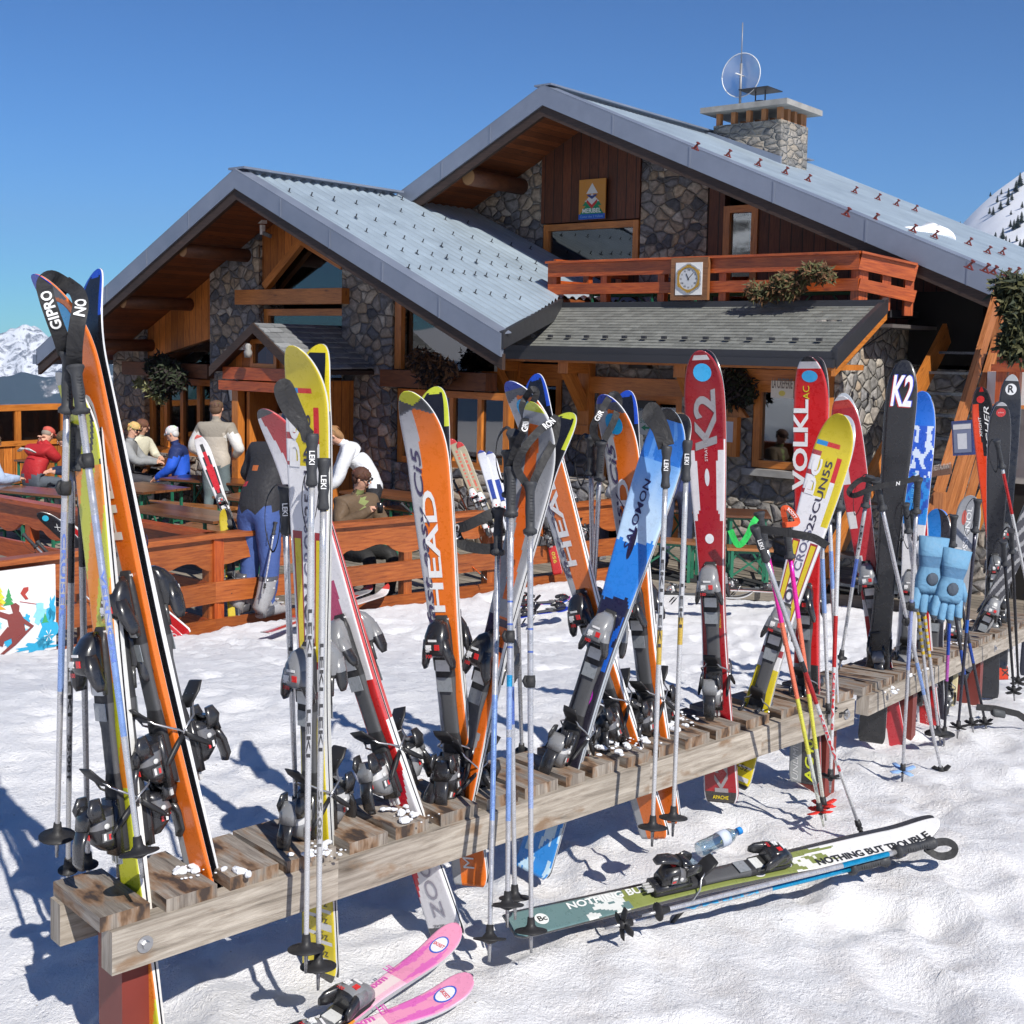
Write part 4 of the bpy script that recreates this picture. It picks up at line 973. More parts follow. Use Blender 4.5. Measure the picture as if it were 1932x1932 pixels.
def bindings(style):
    """meshes for one ski, boot centre at y=0, top sheet at z=0; list of (name, mb, mat)"""
    if style in _BC: return _BC[style]
    out=[]
    K=dict(black=((.015,.015,.017),(.022,.022,.025),(.13,.13,.14)),silver=((.20,.205,.215),(.02,.02,.022),(.5,.5,.5)),grey=((.11,.115,.12),(.02,.02,.022),(.35,.35,.36)),white=((.7,.7,.7),(.03,.03,.03),(.5,.05,.04)),
           small=((.6,.6,.6),(.5,.03,.03),(.2,.2,.2)))[style]
    c1,c2,c3=K
    # plates
    m=MB(); m.loft([((0,-.235,.006),X_*.022,Z_*.008),((0,-.225,.011),X_*.026,Z_*.012),((0,-.10,.012),X_*.027,Z_*.011),((0,-.06,.010),X_*.022,Z_*.008),((0,.04,.010),X_*.022,Z_*.008),((0,.10,.013),X_*.028,Z_*.012),((0,.235,.010),X_*.027,Z_*.010),((0,.27,.003),X_*.017,Z_*.003)],12,col=[c2,c2,c2,(.07,.072,.078),(.07,.072,.078),c2,c2],pw=4)
    m.cbox(-.02,.02,.255,.262,.0,.008,col=(.5,.5,.5)); out.append(('mounting_plate',m,M_VM))
    # toe piece: two-horned housing with a nose
    m=MB()
    m.loft([((0,.262,.022),X_*.012,Z_*.010),((0,.25,.030),X_*.027,Z_*.018),((0,.225,.040),X_*.033,Z_*.028),((0,.195,.045),X_*.034,Z_*.032),((0,.175,.042),X_*.033,Z_*.028),((0,.165,.036),X_*.030,Z_*.02)],16,col=[c1,c1,c1,c1,c2,c2],pw=3)
    for s in (-1,1): m.loft([((s*.020,.215,.050),X_*.016,Z_*.016),((s*.030,.180,.050),X_*.012,Z_*.020),((s*.040,.148,.046),X_*.008,Z_*.018),((s*.043,.132,.044),X_*.004,Z_*.010)],10,col=[c1,c2,c2,c2])
    m.loft([((0,.17,.022),X_*.030,Z_*.006),((0,.12,.022),X_*.028,Z_*.005)],8,col=(.05,.05,.05),pw=6)
    m.cbox(-.021,.021,.118,.150,.024,.0275,col=(.62,.63,.62)); m.cbox(-.022,.022,.06,.10,.0245,.0265,col=(.22,.24,.26))
    # printed flashes on the housing
    m.cbox(-.012,.013,.213,.219,.0725,.0745,col=(.7,.7,.7)); m.cbox(.006,.020,.190,.205,.0735,.0765,col=(.6,.02,.02)); m.cbox(-.020,-.004,.190,.204,.0735,.0765,col=(.75,.75,.75))
    put_text(m,'SP',(-.020,.186,.0785),X_,Y_,.018,col=(.75,.75,.75),bold=.02); put_text(m,'100',(-.022,.168,.0752),X_,Y_,.014,col=(.6,.02,.02),bold=.02)
    out.append(('toe_piece',m,M_V))
    # heel piece: track, body, cup, lever
    m=MB()
    m.loft([((0,-.115,.024),X_*.027,Z_*.010),((0,-.24,.024),X_*.027,Z_*.010)],8,col=c2,pw=5)
    m.loft([((0,-.128,.040),X_*.026,Z_*.014),((0,-.145,.054),X_*.030,Z_*.026),((0,-.170,.060),X_*.031,Z_*.032),((0,-.200,.056),X_*.028,Z_*.026),((0,-.222,.042),X_*.022,Z_*.016)],14,col=[c2,c3,c1,c1,c2],pw=3)
    for s in (-1,1):
        m.loft([((s*.029,-.150,.075),X_*.005,Z_*.018),((s*.030,-.125,.082),X_*.005,Z_*.020),((s*.026,-.100,.078),X_*.005,Z_*.012)],8,col=c2)
        m.ell((s*.0325,-.165,.058),X_*.003,Y_*.007,Z_*.007,8,5,col=(.6,.6,.6))
    m.loft([((0,-.120,.078),X_*.026,Z_*.008),((0,-.140,.094),X_*.027,Z_*.009),((0,-.165,.100),X_*.024,Z_*.010)],10,col=c1)
    m.loft([((0,-.165,.098),X_*.020,Z_*.011),((0,-.195,.112),X_*.021,Z_*.009),((0,-.232,.118),X_*.019,Z_*.007),((0,-.250,.112),X_*.012,Z_*.004)],10,col=[c2,c2,c2,c2])
    m.cbox(-.010,.010,-.190,-.178,.0895,.091,col=(.6,.02,.02)); m.cbox(.030,.0325,-.198,-.178,.046,.072,col=(.1,.1,.1))
    m.cbox(.0312,.0328,-.195,-.180,.062,.068,col=(.7,.7,.7)); m.cbox(.0312,.0328,-.195,-.183,.050,.056,col=(.6,.03,.03)); m.cbox(-.0328,-.0312,-.195,-.180,.062,.068,col=(.7,.7,.7)); m.cbox(-.0328,-.0312,-.195,-.183,.050,.056,col=(.6,.03,.03))
    for s in (-.012,0,.012): m.cbox(s-.003,s+.003,-.262,-.238,.018,.026,col=(.5,.5,.5))
    out.append(('heel_piece',m,M_V))
    m=MB()
    for s in (-1,1):
        m.tube([(s*.012,-.06,.055),(s*.024,-.085,.035),(s*.044,-.098,.018),(s*.047,-.115,-.010),(s*.047,-.135,-.032)],.0026,8,mi=0)
        m.loft([((s*.047,-.130,-.026),X_*.005,Y_*.007),((s*.047,-.150,-.05),X_*.006,Y_*.009),((s*.048,-.172,-.078),X_*.005,Y_*.007),((s*.048,-.18,-.088),X_*.003,Y_*.003)],8,mi=1)
    m.loft([((0,-.035,.078),X_*.022,Z_*.004),((0,-.055,.062),X_*.026,Z_*.005),((0,-.085,.030),X_*.022,Z_*.005)],10,mi=1,pw=4)
    out.append(('ski_brake',m,[M_STEEL,M_BLK]))
    _BC[style]=out
    return out
_SM={}
def make_ski(D,root,flip,yc,tail,style,writing=True):
    key=D['name']
    if key not in _SM:
        mb=ski_mesh(D,D.get('nu',22),D.get('nv',170)); wr=None
        if D.get('text'):
            wr=MB(); D['text'](wr,D)
        _SM[key]=[mb,None,wr,None]
    mb,me,wr,wme=_SM[key]
    M=Matrix.Translation((0,-tail,0))@(Matrix.Rotation(math.pi,4,'Y') if flip else Matrix.Identity(4))
    if me is None:
        o=mb.build('ski',M_V,root); _SM[key][1]=o.data
    else:
        o=bpy.data.objects.new('ski',me); COL.objects.link(o); o.parent=root
    o.matrix_basis=M
    if wr:
        if wme is None: w_=wr.build('lettering',M_V,o); _SM[key][3]=w_.data
        else: w_=bpy.data.objects.new('lettering',wme); COL.objects.link(w_); w_.parent=o
    if style:
        for (nm,b,mt) in bindings(style):
            kk=(nm,style)
            if kk not in _SM:
                q=b.build(nm,mt,o); _SM[kk]=q.data
            else: q=bpy.data.objects.new(nm,_SM[kk]); COL.objects.link(q); q.parent=o
            q.location=(0,yc,m2th(D,yc))
    return o
PAIRS={}
def pair(name,label,base,tip,D,D2_=None,twist=0,dy=0,tail=.30,style='black',yc=.60,gap=.0,zb=1.41,group='skis standing in the racks',slots=None,only=None,N=None,ydepth=None,rootname='pair_of_skis',rk=(RA,RX),off=.125):
    """base: pixel where it passes the bench, tip: pixel of the tips"""
    if ydepth is None:
        b=onz(base[0],base[1],zb)
        if rk is not None:
            A_,X__=rk; dd=ray(base[0],base[1]); tt=((A_-C0).dot(X__)+off)/dd.dot(X__); b=C0+dd*tt
    else: b=ony(base[0],base[1],ydepth)
    t=ony(tip[0],tip[1],b.y+dy); d=(t-b); Lv=d.length; d.normalize()
    n=V(N) if N is not None else NTOP
    n=Matrix.Rotation(rad(twist),3,'Z')@n; n=(n-d*n.dot(d)).normalized(); x=d.cross(n)
    M=frameM(b,x,d,n)
    r=thing(rootname,label,'skis' if rootname!='ski' else 'ski',M=M,group=group)
    L=Lv+tail; Dd=dict(D); Dd['L']=L; Dd['name']=name+'f'
    if only!='back': make_ski(Dd,r,False,yc,tail,style)
    if only!='front':
        De=dict(D2_ or D); De['L']=L; De['name']=name+'b' if D2_ else name+'f'
        o=make_ski(De,r,True,yc,tail,style); o.location.z-=.004+gap
    if slots is not None: slots.append((b-RA).dot(RD))
    PAIRS[name]=(r,b,t,d,n,x,L)
    return r
def hexc(h): 
    f=lambda v: (v/12.92 if v<=.04045 else ((v+.055)/1.055)**2.4)
    return tuple(f(int(h[i:i+2],16)/255) for i in (0,2,4))
OR=(.72,.155,.012); GYL=(.40,.41,.44); GYD=(.10,.105,.12); YE=(.62,.50,.02); BK=(.012,.012,.015); WH=(.80,.80,.80); RE=(.48,.012,.012); DR=(.23,.008,.012); BL=(.01,.08,.45)
# designs: colour by (u across -1..1, d metres from the tip)
def top_head(u,d):
    if d<.030: return (.02,.06,.42)
    if d<.050+.02*abs(u): return (.10,.11,.13)
    if u<-.42+ .25*smooth((.35-d)/.3): return GYL if d<1.05 else (.35,.36,.38)
    if 1.0<d<1.2 : return (.45,.46,.48) if u<.45 else OR
    return OR
def txt_head(m,D):
    ski_text(m,D,'HEAD',.058,.62,.012,(.78,.78,.78),width=.34,bold=.02); ski_text(m,D,'fast easy Ci5',.036,.66,-.020,(.05,.04,.10),width=.50,shear=.25,bold=.01)
def txt_head2(m,D):
    txt_head(m,D); ell_decal(m,D,.10,0,.030,.036,(.02,.38,.75))
def base_head(rim): 
    def f(u,d):
        if d<.012+.01*(1-u*u) or (d<.11 and abs(u)>.82): return rim
        return (.012,.012,.016)
    return f
def top_headl(u,d):
    c=top_head(u,d)
    return (.52,.55,.03) if d<.022+.02*(1-abs(u)) else ((.06,.065,.07) if d<.045+.02*abs(u) else c)
def txt_tailm(m,D): txt_head(m,D); ski_text(m,D,'M',.05,D['L']-.05,.02,(.75,.75,.75))
HEADB=dict(w=(.094,.068,.108),top=top_head,text=txt_head2,base=base_head((.02,.07,.45)),side=lambda d:(.75,.75,.76),curl=.075,tc=.2)
HEADL=dict(w=(.094,.068,.110),top=top_headl,text=txt_tailm,base=base_head((.45,.5,.04)),side=lambda d:(.7,.7,.7),curl=.085,tc=.2)
def side_or(d): return (.72,.16,.02)
HEADO=dict(HEADB,side=side_or)
def top_e(u,d):
    if d<.025: return (.52,.56,.04)
    if d<.06: return GYL
    if d<.55: return (.70,.13,.012) if abs(u+.05+ .25*math.sin(d*9))<.33 else (.30,.31,.34)
    if .60<d<.74: return (.70,.13,.012) if u>-.1 and (d*100)%7<5 else (.03,.02,.06)
    if d<1.05: return (.70,.14,.012) if u>.75-(d-.70)*4.2+.9*((d*3)%1>.8) else (.33,.34,.37)
    return (.70,.14,.012) if u>.35 else (.17,.175,.19)
SKIE=dict(w=(.094,.068,.108),top=top_e,text=lambda m,D:ski_text(m,D,'iM',.06,1.30,.02,(.5,.5,.52)),base=base_head((.45,.5,.04)),side=lambda d:(.5,.5,.5),curl=.085,tc=.2)
def top_lime(u,d):
    s=(d*1.0+u*.06)
    if d<.03: return (.35,.36,.36)
    k=(d*3.1+u*.55)%1.0
    if .05<d<.22: return BK if (d*9+u*1.2)%1<.25 else (.50,.52,.03)
    if k<.50 and d<.95: return (.74,.24,.02)
    if .42<k<.50 and d<.8: return (.72,.72,.70)
    if d>1.28: return (.70,.20,.02) if abs((d*6+u*.9)%2-1)<.42 else (.53,.54,.02)
    return (.50,.52,.03)
SKIL=dict(k=1.08,w=(.092,.070,.104),top=top_lime,base=lambda u,d:(.02,.02,.025),side=lambda d:(.62,.62,.6) if d<1.0 else (.75,.72,.68),curl=.05)
MG=(.045,.04,.07)
def top_salo(u,d):
    """yellow and white race ski with outlined panels"""
    a=abs(u)
    if d<.13: return YE if not(.105<d<.120 and -.9<u<.35) else ((.02,.25,.6) if u<-.3 else (.6,.03,.03))
    if d<.30:
        if u<-.50 and d>.145: return (.72,.72,.74) if (d*14)%1>.25 else (.35,.05,.06)
        if .35<u<.62 and .15<d<.30: return (.55,.02,.03) if d<.24 else (.7,.7,.7)
        return YE
    if d<.86:
        e=.10*smooth((d-.30)/.12)
        if u>.62-e*0 and d<.40: return YE
        if .46<d<.80:
            for cx in (-.62,.62):
                r=abs(u-cx)
                if r<.17 and .475<d<.785: return YE
                if r<.25: return (.30,.03,.04)
        return (.70,.70,.73)
    if d<.885: return (.30,.03,.04)
    if d<.93 and a>.5: return (.7,.7,.72)
    if d>CUR[0]-.30:
        if d>CUR[0]-.02: return (.05,.05,.05)
        if d<CUR[0]-.235: return (.7,.7,.73) if abs(u)<.7 else YE
        return YE if (d*22+ (u>0)*.5)%1>.28 or a>.8 else (.6,.6,.62)
    return YE
def txt_salo(m,D):
    ski_text(m,D,'SALOMON',.040,.89,.014,MG,width=.30,bold=.03,shear=.1); ski_text(m,D,'CROSS',.036,.57,.012,(.12,.12,.2),width=.15,bold=.01); ski_text(m,D,'25CUN55',.034,.42,.014,MG,width=.25,bold=.01)
    ski_text(m,D,'DC',.045,.30,-.022,(.72,.72,.74),width=.13,bold=.03)
    for i,y in enumerate((.20,.155,.11,.065)): ski_text_across(m,D,'~5z',.03,D['L']-y,.012,(.03,.03,.03),width=.045)
def base_y(u,d): return (.60,.50,.02) if (d<.02 or (abs(u)>.80 and d<.16)) else (.010,.011,.018)
SALO=dict(w=(.098,.066,.116),top=top_salo,text=txt_salo,base=base_y,side=lambda d:(.55,.55,.52),curl=.05,tc=.13,nu=24,nv=170)
def top_redw(u,d):
    if d<.02: return (.06,.06,.07)
    if d<.28: return (.45,.03,.04) if u>-.15+d*2.2-.45 else (.74,.73,.76)
    if d<.50: return (.74,.73,.77)
    if d<.78: return (.42,.03,.12) if u<.15+(.78-d)*1.2-.2 else (.78,.77,.8)
    if d<1.04: return (.55,.02,.02)
    return (.55,.01,.03) if u<.9-(d-1.04)*5 else (.72,.71,.74)
def txt_zoo(m,D):
    for t,dd in (('Z',1.34),('O',1.28),('O',1.215)): pass
    ski_text(m,D,'ZOO',.058,D['L']-.055,.022,(.30,.28,.34),width=.17); ski_text_across(m,D,'SPACEFRAME',.012,D['L']-.028,0,(.03,.03,.05),width=.062,bold=.01)
def top_c(u,d):
    c=top_redw(u,d)
    return (.045,.045,.06) if d>CUR[0]-.024 else c
SKIC=dict(w=(.100,.070,.108),top=lambda u,d:top_c(u,d),text=txt_zoo,base=lambda u,d:(.02,.02,.025),side=lambda d:(.5,.08,.08) if d<.9 else (.7,.7,.7),curl=.055)
def top_blue(u,d):
    n=NZ.noise(V((u*1.2,d*6,3)));n2=NZ.noise(V((u*3,d*14,9)))
    if d<.035: return (.015,.015,.018)
    if d<.16: return (.03,.18,.62) if n2<.2 else (.10,.30,.75)
    t=d+.04*n+.03*n2
    if t<.42: k=smooth((t-.14)/.22); return (lerp(.16,.48,k),lerp(.38,.66,k),lerp(.78,.86,k))
    if t<.56: return (.02,.20,.66)
    if t<.60+.06*n: return (.02,.18,.62)
    if abs(u)<.9 and t<.82: return (.012,.015,.05) if n+n2*.7<.08 else (.01,.10,.50)
    if t<1.2: return (.02,.018,.03)
    return (.02,.22,.62) if n2>-.1 else (.45,.62,.75)
def txt_blue(m,D): 
    ski_text(m,D,'SALOMON',.030,.44,-.008,(.02,.02,.09),width=.22,bold=.015,shear=.1); ell_decal(m,D,.655,.0,.018,.018,(.72,.74,.74)); ell_decal(m,D,.652,.003,.006,.007,(.03,.3,.12),h=.0006); ell_decal(m,D,.90,.004,.02,.035,(.45,.02,.42)); ski_text(m,D,'G61',.024,.925,.012,(.8,.7,.8),width=.05)
    ell_decal(m,D,.42,-.006,.009,.05,(.015,.012,.04))
SKIG=dict(w=(.105,.072,.122),top=top_blue,text=txt_blue,base=base_head((.02,.02,.02)),side=lambda d:(.45,.5,.55),curl=.05,tc=.14,nu=20,nv=150)
def top_k2(u,d):
    a=abs(u)
    if d<.016: return (.3,.02,.03)
    if d<.035 and a<.7: return (.62,.6,.6)
    if .035<d<.30: return DR
    w_=.92 if d<.34 else (.62 if d<.56 else .74)
    if .34<d<.58 and a>w_-.22*smooth((.46-abs(d-.46))/.1*.1): return (.62,.6,.62)
    if a>.93 and d>.3: return (.6,.58,.6)
    if d>CUR[0]-.035: return (.04,.035,.035)
    return (.32,.008,.014)
def txt_k2(m,D):
    ell_decal(m,D,.075,0,.031,.031,(.05,.42,.78)); ski_text(m,D,'K2',.100,.34,.036,(.26,.25,.26),width=.21,shear=-.2,bold=.03)
    ell_decal(m,D,.43,0,.008,.03,(.6,.6,.62)); ski_text(m,D,'STRATOS',.014,.375,.005,(.6,.55,.55),width=.07); ell_decal(m,D,.64,0,.015,.017,(.72,.72,.74))
    ski_text_across(m,D,'APACHE',.017,D['L']-.012,0,(.65,.50,.02),width=.055,bold=.02,flip=1); ski_text(m,D,'K2',.065,D['L']-.035,.026,(.28,.26,.27),width=.12,bold=.02)
    ski_text(m,D,'APACHE',.012,D['L']-.62,.028,(.65,.5,.03),width=.05)
def base_k2(u,d):
    if .03<d<.075 and abs(u)<.38 : return (.75,.75,.8) if d>.04 else (.03,.04,.5)
    return (.010,.011,.016)
SKIK=dict(w=(.104,.070,.118),top=top_k2,text=txt_k2,base=base_k2,side=lambda d:(.42,.02,.02),curl=.035,tc=.13,nu=20,nv=130)
def top_volk(u,d):
    if d<.02: return (.03,.03,.03)
    if d<.045: return (.62,.6,.6)
    if u<-.55 and d<.6: return (.52,.012,.014)
    if d>CUR[0]-.45: return (.03,.03,.032) if u>-.2 else (.32,.33,.33)
    return (.55,.012,.014)
def txt_volk(m,D):
    ell_decal(m,D,.075,0,.030,.022,(.05,.40,.75)); ski_text(m,D,'VOLKL',.075,.50,-.010,(.76,.75,.75),width=.34,bold=.03); ski_text(m,D,'AC',.035,.16,-.004,(.6,.6,.03),width=.05)
    ski_text(m,D,'UNLIMITED',.030,D['L']-.01,-.024,(.62,.62,.62),width=.20,shear=.2); ski_text(m,D,'AC40',.045,D['L']-.01,.034,(.58,.62,.02),width=.16,bold=.02)
SKIV=dict(w=(.104,.074,.112),top=top_volk,text=txt_volk,base=base_head((.03,.03,.03)),side=lambda d:(.5,.02,.02),curl=.05)
def top_rw(u,d):
    if d<.02: return (.7,.68,.68)
    if d<.06: return (.55,.04,.03)
    return (.40,.02,.03) if u>-.3 else ((.6,.58,.58) if (d*5)%1>.6 else (.40,.02,.03))
SKIW=dict(w=(.1,.07,.108),top=top_rw,base=lambda u,d:(.35,.38,.42) if d<.05 or (abs(u)>.8 and d<.14) else (.012,.012,.016),side=lambda d:(.62,.6,.6),curl=.06)
def top_bsnow(u,d):
    n=NZ.noise(V((u*2.5,d*22,1)))
    if d<.16: return (.015,.16,.68)
    if d<.40: return (.02,.10,.55) if n<.12-(d-.16)*.4 else (.60,.70,.85)
    if d<.62: return (.02,.22,.62) if n<.1 else (.02,.08,.4)
    if d>CUR[0]-.4: return (.03,.28,.72) if d<CUR[0]-.065 else (.6,.62,.68)
    return (.62,.62,.64)
SKIN=dict(w=(.1,.072,.11),top=top_bsnow,text=lambda m,D:(ski_text(m,D,'BURNIN',.028,.52,-.004,(.10,.4,.75),width=.14),ski_text_across(m,D,'161',.030,D['L']-.03,0,(.02,.02,.12),width=.06,bold=.02)),base=lambda u,d:(.02,.2,.7) if d<.03 else BK,side=lambda d:(.55,.55,.6),curl=.05)
def base_k2logo(u,d): return (.012,.012,.014)
def top_redk(u,d): return (.42,.012,.016)
SKIM=dict(w=(.100,.072,.112),top=top_redk,base=base_k2logo,side=lambda d:(.45,.02,.03) if d<1.0 else (.5,.1,.1),curl=.03,tc=.12)
def top_fis(u,d):
    if d<.03: return (.5,.01,.01) if abs(u)<.4 else BK
    if u<-.35-(.25-d)*.4 and d>.1: return (.62,.05,.012)
    if d>.62: return (.62,.62,.62) if u>-.2 and d>1.1 else (.62,.05,.012)
    if d>.42 : return (.62,.05,.012) if u<.1 else BK
    return BK
SKIF=dict(w=(.102,.070,.108),top=top_fis,text=lambda m,D:(ell_decal(m,D,.075,-.008,.022,.022,(.6,.03,.03)),ski_text(m,D,'FISCHER',.042,.46,.034,(.68,.68,.68),width=.34,shear=.3),ski_text(m,D,'XFIGHT',.022,.30,-.014,(.68,.68,.68),width=.12),ski_text(m,D,'XFIGHT',.05,D['L']-.02,.018,(.03,.03,.03),width=.2,bold=.02)),base=lambda u,d:BK if d>.03 else (.4,.02,.02),side=lambda d:(.5,.05,.02),curl=.05)
SKIB=dict(w=(.1,.07,.108),top=lambda u,d:(.014,.015,.02) if d>.02 else (.5,.5,.52),text=lambda m,D:(ell_decal(m,D,.06,0,.026,.026,(.6,.04,.04)),ski_text_across(m,D,'pilot',.010,.063,0,(.7,.7,.65),width=.03)),base=lambda u,d:(.014,.016,.028),side=lambda d:(.5,.5,.52),curl=.04)
def txt_r(m,D):
    ell_decal(m,D,.088,0,.032,.034,(.72,.73,.74)); ski_text_across(m,D,'R',.06,.106,.0,(.012,.014,.02),width=.034,bold=.03)
SKIR=dict(w=(.1,.07,.108),top=lambda u,d:(.4,.42,.44) if d<.04 else (.012,.014,.02),text=txt_r,base=lambda u,d:(.01,.01,.014),side=lambda d:(.5,.5,.52),curl=.04)
SKIS_=dict(w=(.098,.07,.106),top=lambda u,d:(.30,.31,.33) if d<.28 or d<.5 and u>-.2 else (.5,.5,.5) if d<.6 else (.55,.48,.28),text=lambda m,D:(ski_text(m,D,'ROSSIGNOL',.034,.36,.014,(.75,.75,.75),width=.30,bold=.01),ell_decal(m,D,.12,-.02,.012,.04,(.5,.1,.08))),base=lambda u,d:(.2,.2,.2),side=lambda d:(.5,.45,.28),curl=.04)
SL=[]
pair('A1','orange skis with blue tips at the near left end, white edge showing',(378,1652),(121,512),dict(HEADO,k=1.02),dict(HEADB,k=1.02),twist=11,dy=-.02,tail=.12,yc=.60,slots=SL,style='black',gap=.012)
pair('A2','lime and orange striped skis crossing behind the leftmost poles',(255,1684),(150,700),SKIL,None,twist=8,dy=.12,tail=.36,yc=.70,slots=SL,style='black')
pair('B','bright yellow and white skis with a black underside behind the two straight silver poles',(600,1612),(578,650),SALO,SALO,twist=16,dy=-.05,tail=.33,yc=.62,slots=SL,style='silver')
pair('C','red and white skis leaning behind the near yellow pair',(772,1540),(520,766),SKIC,SKIC,twist=12,dy=.1,tail=.34,yc=.65,slots=SL,style='silver')
pair('D','orange skis with lime tips standing apart right of the near yellow pair',(872,1500),(795,733),HEADL,HEADL,twist=24,dy=0,tail=.26,yc=.51,slots=SL,style='black')
pair('E','grey and orange skis with lime tips leaning right, crossing the other orange pairs',(862,1522),(1042,768),SKIE,SKIE,twist=5,dy=.08,tail=.02,yc=.26,slots=SL,style='black')
pair('F','orange skis with blue tips leaning left behind the grey pair',(1188,1412),(985,712),HEADB,HEADB,twist=10,dy=.05,tail=.30,yc=.57,slots=SL,style='black')
pair('G','blue skis with black tips leaning to the right over the rack',(1062,1458),(1277,776),SKIG,SKIG,twist=14,dy=.05,tail=.32,yc=.57,slots=SL,style='silver')
pair('H','orange skis with blue tips standing furthest right of the orange ones',(1238,1392),(1160,740),HEADB,HEADB,twist=12,dy=.03,tail=.28,yc=.53,slots=SL,style='black')
pair('I','dark red skis with grey lettering standing upright and square-on',(1355,1364),(1325,660),SKIK,SKIK,twist=26,dy=-.02,tail=.28,yc=.58,slots=SL,style='silver')
pair('J','yellow and white skis with grey-rimmed undersides leaning right, further along the rack',(1422,1352),(1592,782),SALO,dict(SALO,base=lambda u,d:(.33,.36,.42) if d<.03 or (abs(u)>.72 and d<.15) else (.012,.012,.016)),twist=20,dy=-.02,tail=.26,yc=.42,slots=SL,style='silver')
pair('K','bright red skis with large white letters standing behind the second yellow pair',(1521,1318),(1532,672),SKIV,SKIV,twist=16,dy=.05,tail=.32,yc=.49,slots=SL,style='black')
rack('ski_rack','long weathered plank ski rack on brown posts across the foreground',RA,RD,RX,(RB-RA).length,.25,SL,legs=(.085,-.045))
def pair2(n,*a,**k):
    k.setdefault('N',(-D2.x,-D2.y,0)); k.setdefault('rk',(R2A,X2)); return pair(n,*a,**k)
S2=[]
pair2('L','red and white skis with a silver rim leaning left behind the second yellow pair',(1668,1290),(1588,744),SKIW,SKIW,twist=14,dy=.0,tail=.3,yc=.6,zb=1.27,style='silver')
pair2('M','ski showing its black underside with a white logo edged in red and blue',(1655,1268),(1707,678),SKIM,SKIM,twist=-164,only='front',rootname='ski',dy=.02,tail=.32,yc=.60,zb=1.30,style='black')
pair2('N','blue snow-patterned skis behind the black underside with the logo',(1705,1285),(1742,738),SKIN,SKIN,twist=12,dy=.05,tail=.34,yc=.60,zb=1.25,style='silver')
pair2('O','black and orange-red skis with white lettering and a red round sticker',(1890,1195),(1850,730),SKIF,SKIB,twist=18,dy=.1,tail=.28,yc=.6,zb=1.06,style='silver')
pair2('P','plain black skis with a red round sticker, half hidden at the right',(1868,1235),(1888,758),SKIB,SKIB,twist=22,dy=-.05,tail=.26,yc=.6,zb=1.1,style='grey')
pair2('Q','black skis with a round white emblem at the right edge',(1885,1180),(1908,708),SKIR,SKIR,twist=20,dy=.2,tail=.25,yc=.6,zb=1.05,style='grey')
pair2('S','short grey and cream skis with pale lettering standing behind the blue gloves',(1795,1222),(1832,935),SKIS_,SKIS_,twist=16,dy=.1,tail=.3,yc=.2,zb=1.14,style='grey')
pair2('T','scuffed grey and black skis slanting right over the rack at the far right',(1838,1215),(1985,890),dict(SKIS_,top=lambda u,d:(.05,.05,.06) if (d*7+u)%1>.35 else (.30,.30,.31),text=None,side=lambda d:(.42,.38,.18)),None,twist=20,dy=-.1,tail=.25,yc=.28,zb=1.12,style='silver')
pair2('U','dark ski standing with its back to us at the very right edge',(1945,1190),(1965,760),SKIB,SKIB,twist=-165,only='front',rootname='ski',dy=.2,tail=.3,yc=.6,zb=1.02,style='grey')
pair2('W','red and white skis with only their tails showing under the far rack',(1745,1262),(1720,905),dict(SKIW,top=lambda u,d:(.45,.01,.012) if u>-.7 else (.7,.7,.7),text=lambda m,D:ski_text(m,D,'CONTACT',.014,D['L']-.03,.0,(.6,.4,.4),width=.11)),None,twist=0,dy=.1,tail=.36,yc=.45,zb=1.22,style='grey')
pair2('X','blue and black skis with rounded tails standing behind the twin yellow-banded poles',(1762,1250),(1770,960),dict(SKIN,top=lambda u,d:(.02,.20,.60) if u<.3 else (.02,.02,.03),text=None),None,twist=10,dy=.1,tail=.30,yc=.4,zb=1.2,style='white')
rack('ski_rack','second weathered plank rack running away at the right, crowded with skis',R2A,D2,X2,3.4,.25,[],hb=.08,legs=(.9,2.2),seed=5,leglen=.7)
# big logo on the exposed black underside
def base_logo():
    r,b,t,d,n,x,L=PAIRS['M']
    m=MB(); O=t-d*.20; nn=-n
    # find which side faces the camera
    toc=(C0-t).normalized(); nn=n if n.dot(toc)>0 else -n
    X=d.cross(nn).normalized()*1; 
    if X.x<0: X=-X
    O=O+nn*.0016
    for (dx,dy_,col,h) in ((-.004,-.004,(.45,.01,.015),0),(.004,.003,(.03,.05,.5),.0004),(0,0,(.8,.8,.85),.0008)):
        put_text(m,'K2',O+nn*h+X*dx+d*dy_,X,(d+X*.0).normalized(),.185,width=.086,col=col,shear=.12,bold=.025,center=True)
    sk=[c for c in r.children][0]
    Mi=(r.matrix_basis@sk.matrix_basis).inverted(); m.v=[Mi@p for p in m.v]; m.build('logo',M_V,sk)
base_logo()
